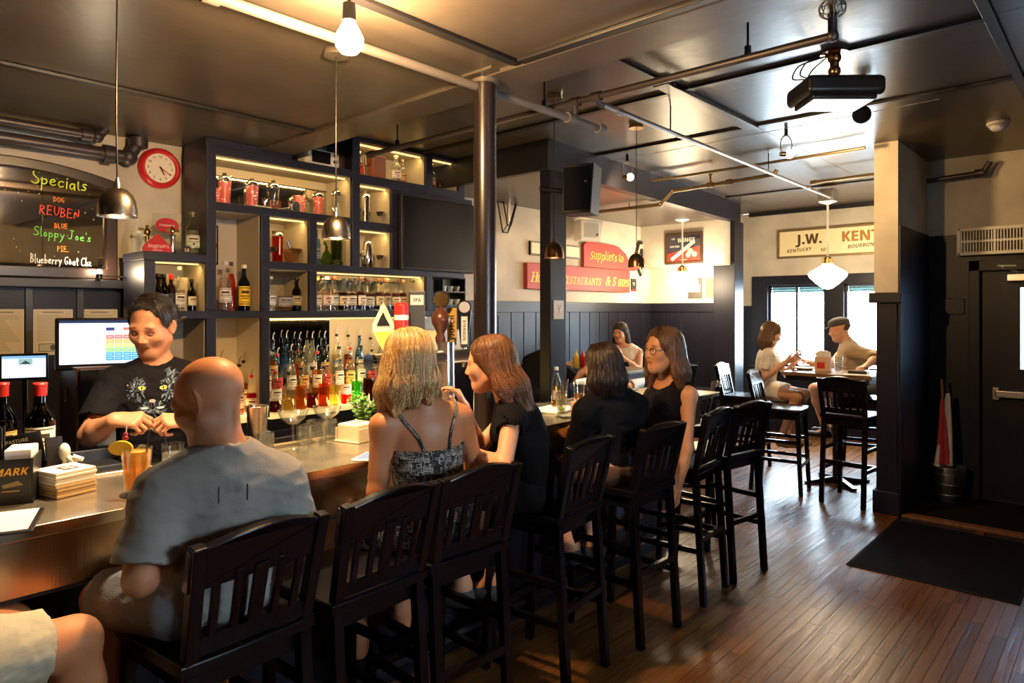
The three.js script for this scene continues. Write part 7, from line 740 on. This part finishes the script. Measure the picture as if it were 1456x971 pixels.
// 2. bartender
{
  const G = person({ label: 'bartender in a black T-shirt with a cat print, hands together behind the bar', male: 1, yaw: 44, pitch: 22, roll: -2, stubble: 0.35, lid: 1, fine: 0.0035, fineHand: 0.0036, cell: 0.011, w: 0.92, skin: skin(0.45, 0.19, 0.095), brow: [0.16, 0.09, 0.06], lip: [0.92, 0.75, 0.72], arm: 1.12,
    J: { pelvis: [-3.09, 0.93, -1.13], neck: [-3.06, 1.425, -1.13], head: [-3.035, 1.588, -1.10], sL: [-2.975, 1.345, -1.285], sR: [-3.125, 1.345, -0.985], eL: [-2.82, 1.175, -1.30], eR: [-3.03, 1.16, -0.87], wL: [-2.77, 1.215, -1.145], wR: [-2.865, 1.235, -0.905], hL: [-3.05, 0.90, -1.22], hR: [-3.12, 0.90, -1.04], kL: [-3.02, 0.49, -1.24], kR: [-3.10, 0.49, -1.02], aL: [-3.05, 0.09, -1.26], aR: [-3.13, 0.09, -1.02] },
    handL: { dir: V(-0.05, 0.1, 1), n: V(-0.55, -0.8, 0), curl: [0.62, 0.72, 0.8, 0.85], thumb: 0.7 }, handR: { dir: V(0.72, 0.0, -0.7), n: V(-0.45, -0.8, -0.45), curl: [0.62, 0.72, 0.8, 0.85], thumb: 0.7 } });
  const catTex = canvasTex(256, 320, (g) => { g.clearRect(0, 0, 256, 320); const blot = (x, y, rx, ry, n, c) => { for (let i = 0; i < n; i++) { const a = rnd() * 6.28, q = Math.sqrt(rnd()); g.fillStyle = c[Math.floor(rnd() * c.length)]; g.save(); g.translate(x + Math.cos(a) * q * rx, y + Math.sin(a) * q * ry); g.rotate(a + rr(-0.5, 0.5)); g.beginPath(); g.ellipse(0, 0, 3 + rnd() * 9, 1 + rnd() * 3, 0, 0, 7); g.fill(); g.restore(); } }; const pale = ['rgba(120,140,155,0.4)', 'rgba(70,88,105,0.45)', 'rgba(170,180,185,0.32)', 'rgba(50,62,80,0.5)']; blot(60, 120, 40, 55, 90, pale); blot(196, 120, 40, 55, 90, pale); blot(128, 210, 60, 40, 110, pale); blot(128, 275, 46, 26, 70, ['rgba(170,160,120,0.55)', 'rgba(120,130,140,0.5)']); blot(200, 45, 26, 22, 30, pale); g.fillStyle = '#d8d04a'; for (const x of [84, 172]) { g.beginPath(); g.ellipse(x, 110, 15, 8, x < 128 ? 0.2 : -0.2, 0, 7); g.fill(); } g.fillStyle = '#101010'; for (const x of [84, 172]) { g.beginPath(); g.ellipse(x, 110, 4, 7, 0, 0, 7); g.fill(); } g.fillStyle = '#c99a90'; g.beginPath(); g.ellipse(128, 168, 13, 8, 0, 0, 7); g.fill(); g.fillStyle = 'rgba(225,225,220,0.8)'; for (const x of [96, 160]) { g.beginPath(); g.ellipse(x, 200, 16, 5, 0, 0, 7); g.fill(); } });
  const sh = G.top(cloth(0.005, 0.0042, 0.006), { sleeve: 0.72, g: 0.013, sg: 0.018, wr: 0.009, neckR: 0.075, neckUp: 0.05, cell: 0.009, hem: -0.16 });
  { const pg = new THREE.PlaneGeometry(0.23, 0.29, 14, 16), p = pg.attributes.position, prim = G.torso(0.013), f = field(prim, clothNoise(0.009, 9)); for (let i = 0; i < p.count; i++) { let q = G.L(0.74, 0.22, 0.0).addScaledVector(G.left, p.getX(i)).addScaledVector(G.up, p.getY(i)); for (let k = 0; k < 14; k++) q.addScaledVector(G.fwd, -Math.max(-0.02, f(q.x, q.y, q.z) * 0.8)); q.addScaledVector(G.fwd, 0.0035); p.setXYZ(i, q.x, q.y, q.z); } pg.computeVertexNormals(); part('cat_print', pg, std({ map: catTex, transparent: true, roughness: 0.85, side: THREE.DoubleSide }), sh, 'pale cat face print'); }
  G.bottom(cloth(0.02, 0.018, 0.022), { len: 1.95 }); G.shoes(shoeMat);
  hairMesh(G, [0.022, 0.012, 0.008], { len: 0, vol: 0.001, strands: 60, arc: 2.2, face: [0, -0.03, 0.075], faceR: [0.088, 0.130, 0.080], cell: 0.005, extra: (H) => [ell(H.w(0, 0.01, -0.125), [0.035, 0.033, 0.032], H.B, 0.02), cap(H.w(0.05, -0.02, -0.085), H.w(0.085, -0.01, -0.12), 0.018, 0.008, 0.03), cap(H.w(0.03, 0.03, -0.115), H.w(0.055, 0.035, -0.15), 0.012, 0.005, 0.02)] });
  part('bracelet', new THREE.TorusGeometry(0.031, 0.003, 8, 24).translate(-2.775, 1.212, -1.16), M.matte, G.T);
}
// 3. blonde woman in a patterned sundress
{
  const printTex = canvasTex(512, 512, (g) => { g.fillStyle = '#16141a'; g.fillRect(0, 0, 512, 512); for (let i = 0; i < 330; i++) { const x = rnd() * 512, y = rnd() * 512, w = 8 + rnd() * 44, h = 8 + rnd() * 50; g.strokeStyle = ['#b8b2a4', '#8d8778', '#d2ccc0', '#5a564e'][Math.floor(rnd() * 4)]; g.lineWidth = 2 + rnd() * 3.5; g.strokeRect(x, y, w, h); if (rnd() > 0.5) { g.beginPath(); g.moveTo(x + w / 2, y); g.lineTo(x + w / 2, y + h); g.stroke(); } if (rnd() > 0.7) { g.fillStyle = '#0c0b10'; g.fillRect(x + 3, y + 3, w - 6, h - 6); } } }); printTex.wrapS = printTex.wrapT = THREE.RepeatWrapping;
  const pm = std({ map: printTex, roughness: 0.8, bumpMap: TX.weave, bumpScale: 0.0008 });
  const G = person({ label: 'blonde woman in a strappy patterned sundress with her bare back turned', yaw: -118, pitch: 8, hs: 1.0, w: 0.90, fine: 0.006, cell: 0.010, skin: skin(0.45, 0.18, 0.08, 0.42), noEyes: 1,
    J: { pelvis: [-1.985, 0.87, -1.735], neck: [-1.955, 1.30, -1.655], head: [-1.985, 1.455, -1.615], sL: [-2.0, 1.235, -1.505], sR: [-1.91, 1.24, -1.815], eL: [-2.0, 1.0, -1.485], eR: [-1.97, 1.0, -1.95], wL: [-2.21, 1.10, -1.66], wR: [-2.24, 1.10, -1.87], hL: [-2.01, 0.845, -1.625], hR: [-2.0, 0.845, -1.82], kL: [-2.35, 0.82, -1.47], kR: [-2.38, 0.82, -1.80], aL: [-2.2, 0.40, -1.55], aR: [-2.25, 0.40, -1.80] } });
  const d = G.top(pm, { name: 'sundress', g: 0.009, wr: 0.006, topCut: 0.66, hem: -0.25, neckR: 0.02, neckUp: 0.2, cell: 0.009, uvT: 0 }); G.bottom(pm, { len: 0.45, name: 'dress_skirt', waist: 0.1, flare: 2.2, wr: 0.009 });
  const f = field([...G.torso(0.0), ...G.upper(G.J.sL, G.J.eL), ...G.upper(G.J.sR, G.J.eR)]), snap = (p, off) => { for (let k = 0; k < 8; k++) { const e = 0.004, v = f(p.x, p.y, p.z), n = V(f(p.x + e, p.y, p.z) - v, f(p.x, p.y + e, p.z) - v, f(p.x, p.y, p.z + e) - v).normalize(); p.addScaledVector(n, -(v - off)); } return p; };
  const strapTex = pm;
  for (const k of [1, -1]) { const pts = []; for (let i = 0; i <= 10; i++) { const t = i / 10; pts.push(snap(G.L(0.64 + 0.33 * Math.sin(t * 1.75) - (t > 0.9 ? 0.02 : 0), -0.15 + 0.27 * Math.max(0, t - 0.35), k * (0.062 + 0.066 * t)), 0.003)); } part('shoulder_strap', tube(pts, 0.0068, 30, 6), strapTex, d); }
  hairMesh(G, [0.95, 0.51, 0.21], { falls: [[-0.064, -0.02, 0.032, 0.8], [0.066, -0.02, 0.034, 1.22], [-0.045, -0.066, 0.040, 0.85], [0.045, -0.066, 0.042, 1.08], [0, -0.078, 0.040, 0.92], [0.072, 0.02, 0.026, 1.2]], len: 0.165, vol: 0.006, flare: 0.3, back: -0.008, thick: 1.05, strands: 320, arc: 2.7, wave: 0.005, cell: 0.005 });
}
// 4. woman in black leaning over to talk
{
  const G = person({ label: 'brown-haired woman in a black cap-sleeved dress, in profile, leaning towards the blonde', yaw: -52, pitch: 6, w: 0.86, fine: 0.0038, fineHand: 0.004, cell: 0.010, gaze: 0, skin: skin(0.60, 0.29, 0.16), brow: [0.4, 0.25, 0.18], lip: [0.85, 0.5, 0.45],
    J: { pelvis: [-1.995, 0.87, -2.40], neck: [-1.965, 1.275, -2.145], head: [-2.015, 1.425, -2.075], sL: [-1.875, 1.205, -2.06], sR: [-2.07, 1.205, -2.30], eL: [-1.79, 1.04, -1.92], eR: [-2.17, 1.03, -2.16], wL: [-2.03, 1.085, -1.945], wR: [-2.135, 1.235, -2.045], hL: [-1.98, 0.845, -2.30], hR: [-2.03, 0.845, -2.49], kL: [-2.34, 0.82, -2.14], kR: [-2.25, 0.82, -2.30], aL: [-2.25, 0.40, -2.15], aR: [-2.2, 0.40, -2.29] },
    handL: { dir: V(-0.9, 0.02, -0.05), n: V(0, -1, 0), curl: 0.25 }, handR: { dir: V(0.10, 0.75, 0.5), n: V(-0.5, 0.1, 0.8), curl: [0.18, 0.3, 0.42, 0.5] } });
  G.top(cloth(0.006, 0.005, 0.006), { name: 'dress', sleeve: 0.24, g: 0.012, sg: 0.016, wr: 0.005, neckR: 0.068, hem: -0.3, cell: 0.009 }); G.bottom(cloth(0.006, 0.005, 0.006), { len: 0.7, skirt: 1, name: 'dress_skirt', waist: 0.2 });
  hairMesh(G, [0.27, 0.105, 0.035], { face: [0, -0.012, 0.098], faceR: [0.066, 0.098, 0.066], len: 0.20, vol: 0.004, flare: 0.25, back: -0.10, strands: 240, arc: 2.1, wave: 0.006, cell: 0.0055, falls: [[0.070, -0.01, 0.022], [-0.070, -0.01, 0.022], [-0.045, -0.066, 0.042], [0.045, -0.066, 0.042], [0, -0.078, 0.042]] }); G.shoes(shoeMat);
}
// 5. dark-haired drinker from behind
{
  const G = person({ label: 'dark-haired woman in a black three-quarter-sleeve top seen from behind', yaw: -108, pitch: 10, w: 0.92, fine: 0.007, noEyes: 1, skin: skin(0.5, 0.25, 0.15),
    J: { pelvis: [-1.985, 0.86, -3.03], neck: [-1.965, 1.22, -2.92], head: [-2.0, 1.365, -2.885], sL: [-2.02, 1.15, -2.765], sR: [-1.93, 1.145, -3.10], eL: [-2.12, 0.92, -2.82], eR: [-1.95, 0.90, -3.235], wL: [-2.22, 1.09, -2.96], wR: [-2.22, 1.09, -3.19], hL: [-2.0, 0.845, -2.93], hR: [-2.0, 0.845, -3.12], kL: [-2.38, 0.82, -2.85], kR: [-2.4, 0.82, -3.12], aL: [-2.2, 0.40, -2.9], aR: [-2.22, 0.36, -3.14] } });
  G.top(cloth(0.005, 0.005, 0.007), { sleeve: 1.35, g: 0.012, sg: 0.014, wr: 0.009, hem: 0.06, neckR: 0.07 }); G.bottom(cloth(0.10, 0.055, 0.03), { len: 0.6, name: 'shorts', waist: 0.05 });
  hairMesh(G, [0.035, 0.016, 0.009], { len: 0.15, vol: 0.004, flare: 0.12, back: -0.02, strands: 160, arc: 2.7, wave: 0.003 }); G.shoes(shoeMat);
}
// 6. woman with glasses
{
  const G = person({ label: 'woman with glasses and long brown hair in a black sleeveless top', yaw: -22, pitch: 0, hs: 1.02, w: 0.93, fine: 0.0038, gaze: -1, arm: 0.9, skin: skin(0.52, 0.235, 0.115), brow: [0.3, 0.18, 0.12], lip: [0.8, 0.42, 0.4],
    J: { pelvis: [-1.985, 0.865, -3.57], neck: [-1.945, 1.275, -3.46], head: [-1.945, 1.43, -3.395], sL: [-1.80, 1.185, -3.43], sR: [-2.07, 1.185, -3.61], eL: [-1.80, 0.905, -3.40], eR: [-2.2, 0.99, -3.52], wL: [-1.845, 0.665, -3.375], wR: [-2.27, 1.10, -3.33], hL: [-1.96, 0.845, -3.48], hR: [-2.02, 0.845, -3.66], kL: [-2.36, 0.82, -3.36], kR: [-2.4, 0.82, -3.6], aL: [-2.23, 0.40, -3.36], aR: [-2.25, 0.40, -3.6] }, handL: { dir: V(-0.1, -1, 0.05), n: V(-1, 0, 0), curl: 0.35 } });
  G.top(cloth(0.007, 0.005, 0.006), { name: 'tank_top', g: 0.009, wr: 0.008, neckR: 0.10, neckUp: 0.02, neckF: 0.05, hem: -0.12, cell: 0.009, cuts: [sub(ell(G.J.sL.clone().addScaledVector(G.left, 0.035), [0.06, 0.085, 0.07], G.B, 0.006)), sub(ell(G.J.sR.clone().addScaledVector(G.left, -0.035), [0.06, 0.085, 0.07], G.B, 0.006))] }); G.bottom(cloth(0.05, 0.06, 0.09), { len: 1.9 });
  hairMesh(G, [0.19, 0.085, 0.036], { falls: [[-0.070, -0.01, 0.030, 1.05], [0.068, -0.015, 0.032, 1], [-0.074, 0.03, 0.022, 1.1], [-0.045, -0.066, 0.042, 1.05], [0.045, -0.066, 0.044, 1.1], [0, -0.078, 0.042, 1.05]], len: 0.235, vol: 0.006, flare: 0.45, back: -0.035, strands: 240, arc: 2.25, wave: 0.007, cell: 0.0055, face: [0.010, -0.015, 0.096], faceR: [0.064, 0.100, 0.066] }); G.shoes(shoeMat);
  const H = G.H, gl = thing('glasses', 'dark-rimmed glasses on the long-haired woman at the bar', 'glasses'); const rim = (k) => { const p = []; for (let i = 0; i < 16; i++) { const a = i / 16 * 6.283; p.push(H.w(k * 0.034 + 0.0235 * Math.sign(Math.cos(a)) * Math.abs(Math.cos(a)) ** 0.7, -0.002 + 0.017 * Math.sign(Math.sin(a)) * Math.abs(Math.sin(a)) ** 0.7, 0.0965 - Math.abs(0.0235 * Math.cos(a) * 0.15))); } return tube(p, 0.002, 40, 6, true); };
  part('rim', rim(1), M.black, gl); part('rim', rim(-1), M.black, gl); part('bridge', rod(H.w(-0.011, 0.002, 0.097), H.w(0.011, 0.002, 0.097), 0.0019, 6), M.black, gl); for (const k of [-1, 1]) part('temple_arm', tube([H.w(k * 0.057, 0.003, 0.093), H.w(k * 0.079, 0.006, 0.03), H.w(k * 0.083, 0.005, -0.015)], 0.002, 12, 6), M.black, gl);
}
// 7. woman in white with a phone
{
  const G = person({ label: 'woman in a white short-sleeved dress looking at her phone by the window', yaw: 118, pitch: 22, w: 0.84, fine: 0.005, fineHand: 0.005, lid: 1, skin: skin(0.62, 0.34, 0.22), brow: [0.4, 0.25, 0.18],
    J: { pelvis: [-2.80, 0.86, -6.95], neck: [-2.745, 1.27, -6.91], head: [-2.70, 1.42, -6.88], sL: [-2.785, 1.205, -7.065], sR: [-2.68, 1.205, -6.755], eL: [-2.63, 0.99, -7.11], eR: [-2.72, 0.98, -6.70], wL: [-2.50, 1.165, -6.98], wR: [-2.52, 1.15, -6.80], hL: [-2.79, 0.845, -7.04], hR: [-2.77, 0.845, -6.86], kL: [-2.42, 0.82, -7.0], kR: [-2.41, 0.82, -6.78], aL: [-2.55, 0.40, -7.0], aR: [-2.58, 0.40, -6.82] },
    handL: { dir: V(0.75, 0.45, 0.35), n: V(0.1, 0.5, 0.75), curl: 0.4 }, handR: { dir: V(0.8, 0.4, -0.2), n: V(0.1, 0.6, -0.6), curl: 0.4 } });
  G.top(cloth(0.74, 0.72, 0.68), { name: 'dress', sleeve: 0.62, g: 0.014, sg: 0.022, wr: 0.008, hem: -0.25, neckR: 0.068 }); G.bottom(cloth(0.66, 0.60, 0.50), { len: 0.55, skirt: 1, name: 'dress_skirt', waist: 0.2 });
  hairMesh(G, [0.24, 0.12, 0.055], { len: 0.19, flare: 0.2, back: -0.03, strands: 110, arc: 2.3, cell: 0.007 }); G.shoes(cloth(0.3, 0.2, 0.12));
  const ph = thing('phone', 'dark phone held up by the woman in white', 'phone', [-2.425, 1.205, -6.885], R(100)); part('case', rb(0.145, 0.075, 0.009, 0.004).rotateX(R(-50)), M.black, ph); part('screen', print(0.135, 0.066, 0, 0, 0.005).rotateX(R(-50)), screenMat(tabTex, 0.5), ph);
}
// 8. man in a flat cap
{
  const G = person({ label: 'man in a dark flat cap and khaki shirt leaning over the window table', male: 1, yaw: -78, pitch: 12, fine: 0.005, fineHand: 0.005, skin: skin(0.58, 0.31, 0.20), stubble: 0.4, brow: [0.5, 0.35, 0.28],
    J: { pelvis: [-2.08, 0.87, -7.66], neck: [-2.19, 1.315, -7.58], head: [-2.255, 1.455, -7.55], sL: [-2.10, 1.255, -7.41], sR: [-2.22, 1.255, -7.76], eL: [-1.87, 1.185, -7.42], eR: [-2.42, 1.02, -7.78], wL: [-1.90, 1.115, -7.16], wR: [-2.58, 1.10, -7.58], hL: [-2.10, 0.85, -7.56], hR: [-2.10, 0.85, -7.76], kL: [-2.46, 0.83, -7.42], kR: [-2.50, 0.83, -7.74], aL: [-2.36, 0.42, -7.46], aR: [-2.4, 0.42, -7.74] },
    handL: { dir: V(-0.25, -0.12, 0.9), n: V(0.1, -1, 0), curl: 0.35 } });
  G.top(cloth(0.42, 0.34, 0.23), { sleeve: 1.15, g: 0.016, sg: 0.018, wr: 0.011, hem: -0.16, neckR: 0.07 }); G.bottom(cloth(0.36, 0.30, 0.21), { len: 0.85, name: 'shorts' }); G.shoes(shoeMat);
  const H = G.H, c = thing('flat_cap', 'dark grey peaked cap on the man at the window table', 'cap'); part('crown', build([ell(H.w(0, 0.070, -0.008), [0.087, 0.062, 0.107], H.B, 0.02), sub(ell(H.w(0, -0.02, 0.0), [0.11, 0.066, 0.13], H.B, 0.01))], 0.006), cloth(0.07, 0.065, 0.065), c); part('peak', build([cut(ell(H.w(0, 0.046, 0.088), [0.070, 0.009, 0.072], [H.X, H.Y.clone().applyAxisAngle(H.X, 0.28), H.Z.clone().applyAxisAngle(H.X, 0.28)], 0.01), [H.w(0, 0, 0.055), H.Z.clone().negate()])], 0.005), cloth(0.05, 0.045, 0.045), c);
  hairMesh(G, [0.10, 0.07, 0.05], { len: 0, vol: -0.006, strands: 0, face: [0, 0.055, 0.05], faceR: [0.13, 0.10, 0.13], cell: 0.007 });
}
// 9. woman at the side-wall table
{
  const G = person({ label: 'long-haired woman in a white sleeveless top at the side-wall table', yaw: 8, pitch: 6, w: 0.9, fine: 0.006, fineHand: 0.006, skin: skin(0.58, 0.30, 0.19), brow: [0.3, 0.2, 0.15],
    J: { pelvis: [-4.36, 0.84, -6.86], neck: [-4.40, 1.25, -6.79], head: [-4.43, 1.395, -6.755], sL: [-4.23, 1.165, -6.85], sR: [-4.55, 1.165, -6.75], eL: [-4.14, 0.97, -6.70], eR: [-4.6, 0.98, -6.55], wL: [-4.30, 1.14, -6.56], wR: [-4.45, 1.13, -6.42], hL: [-4.28, 0.82, -6.86], hR: [-4.46, 0.82, -6.84], kL: [-4.15, 0.80, -6.44], kR: [-4.45, 0.80, -6.42], aL: [-4.17, 0.38, -6.50], aR: [-4.45, 0.38, -6.5] }, handL: { dir: V(-0.4, 0.8, 0.25), n: V(-0.6, -0.1, -0.6), curl: 0.5 } });
  G.top(cloth(0.66, 0.62, 0.56), { name: 'tank_top', g: 0.010, hem: -0.15, neckR: 0.09, neckUp: 0.03, cuts: [sub(ell(G.J.sL.clone().addScaledVector(G.left, 0.03), [0.06, 0.085, 0.07], G.B, 0.006)), sub(ell(G.J.sR.clone().addScaledVector(G.left, -0.03), [0.06, 0.085, 0.07], G.B, 0.006))] }); G.bottom(cloth(0.72, 0.70, 0.68), { len: 0.8, skirt: 1, name: 'skirt', waist: 0.2 });
  hairMesh(G, [0.06, 0.028, 0.015], { len: 0.22, flare: 0.2, back: -0.03, strands: 90, arc: 2.3, cell: 0.007 }); G.shoes(shoeMat);
  copy(stool0, [-4.36, 0, -6.84], R(188), 'black bar stool under the woman at the side-wall table', 'black bar stools around the high tables');
}
// 10. person in black at the same table, head behind the timber post
{
  const G = person({ label: 'person in black hunched at the side-wall table, head hidden by the timber post', male: 1, yaw: 165, pitch: 25, fine: 0.007, fineHand: 0.007, noEyes: 1, fat: 1.15, skin: skin(0.5, 0.27, 0.17),
    J: { pelvis: [-4.52, 0.83, -5.14], neck: [-4.46, 1.20, -5.40], head: [-4.41, 1.31, -5.50], sL: [-4.66, 1.12, -5.40], sR: [-4.30, 1.12, -5.36], eL: [-4.68, 0.98, -5.62], eR: [-4.12, 0.96, -5.48], wL: [-4.45, 1.08, -5.74], wR: [-4.12, 1.09, -5.72], hL: [-4.61, 0.82, -5.16], hR: [-4.42, 0.82, -5.14], kL: [-4.60, 0.80, -5.56], kR: [-4.40, 0.80, -5.56], aL: [-4.6, 0.38, -5.5], aR: [-4.4, 0.38, -5.5] } });
  G.top(cloth(0.008, 0.007, 0.008), { sleeve: 0.9, g: 0.02, sg: 0.02, hem: -0.18 }); G.bottom(cloth(0.012, 0.012, 0.016), { len: 1.9 }); G.shoes(shoeMat); hairMesh(G, [0.02, 0.012, 0.01], { len: 0, strands: 0, cell: 0.008 });
  copy(stool0, [-4.52, 0, -5.16], R(2), 'black bar stool under the hunched person in black', 'black bar stools around the high tables');
}
// 11. neighbour whose bare knee and pale shorts enter the frame
{
  const G = person({ label: 'seated person in pale rolled shorts with a bare knee, cut off by the frame', male: 1, yaw: -120, pitch: 10, cell: 0.009, fine: 0.008, fineHand: 0.008, noEyes: 1, leg: 1.02, skin: skin(0.50, 0.20, 0.085, 0.5),
    J: { pelvis: [-1.97, 0.92, -0.06], neck: [-1.95, 1.36, -0.03], head: [-1.98, 1.51, -0.03], sL: [-2.12, 1.28, -0.06], sR: [-1.78, 1.28, 0.0], eL: [-2.18, 1.03, -0.14], eR: [-1.82, 1.02, 0.10], wL: [-2.30, 1.11, 0.06], wR: [-2.1, 1.11, 0.18], hL: [-2.06, 0.885, -0.10], hR: [-1.92, 0.885, -0.09], kL: [-2.24, 0.80, -0.44], kR: [-2.02, 0.797, -0.545], aL: [-2.2, 0.40, -0.42], aR: [-2.045, 0.39, -0.585] } });
  G.top(cloth(0.10, 0.12, 0.16), { sleeve: 0.75, g: 0.014, sg: 0.018 }); G.bottom(cloth(0.46, 0.42, 0.30), { len: 0.80, name: 'shorts', g: 0.014, wr: 0.013, flare: 1.1 });
  { const n = G.J.kR.clone().sub(G.J.hR).normalize(), e = G.J.hR.clone().lerp(G.J.kR, 0.80); part('rolled_hem', build([cut(cap(G.J.hR, G.J.kR, 0.099, 0.081, 0.02), [e.clone().addScaledVector(n, 0.003), n], [e.clone().addScaledVector(n, -0.055), n.clone().negate()]), sub(cap(e.clone().addScaledVector(n, -0.02), e.clone().addScaledVector(n, 0.06), 0.072, 0.072, 0.004))], 0.006, { post: clothNoise(0.008, 10) }), cloth(0.46, 0.42, 0.30), G.T); } G.shoes(shoeMat); hairMesh(G, [0.05, 0.03, 0.02], { len: 0, strands: 0, cell: 0.01 });
  copy(stool0, [-1.97, 0, -0.06], R(150), 'black bar stool outside the frame under the person in pale shorts', 'black bar stools along the bar');
}

renderer.render(scene, camera);
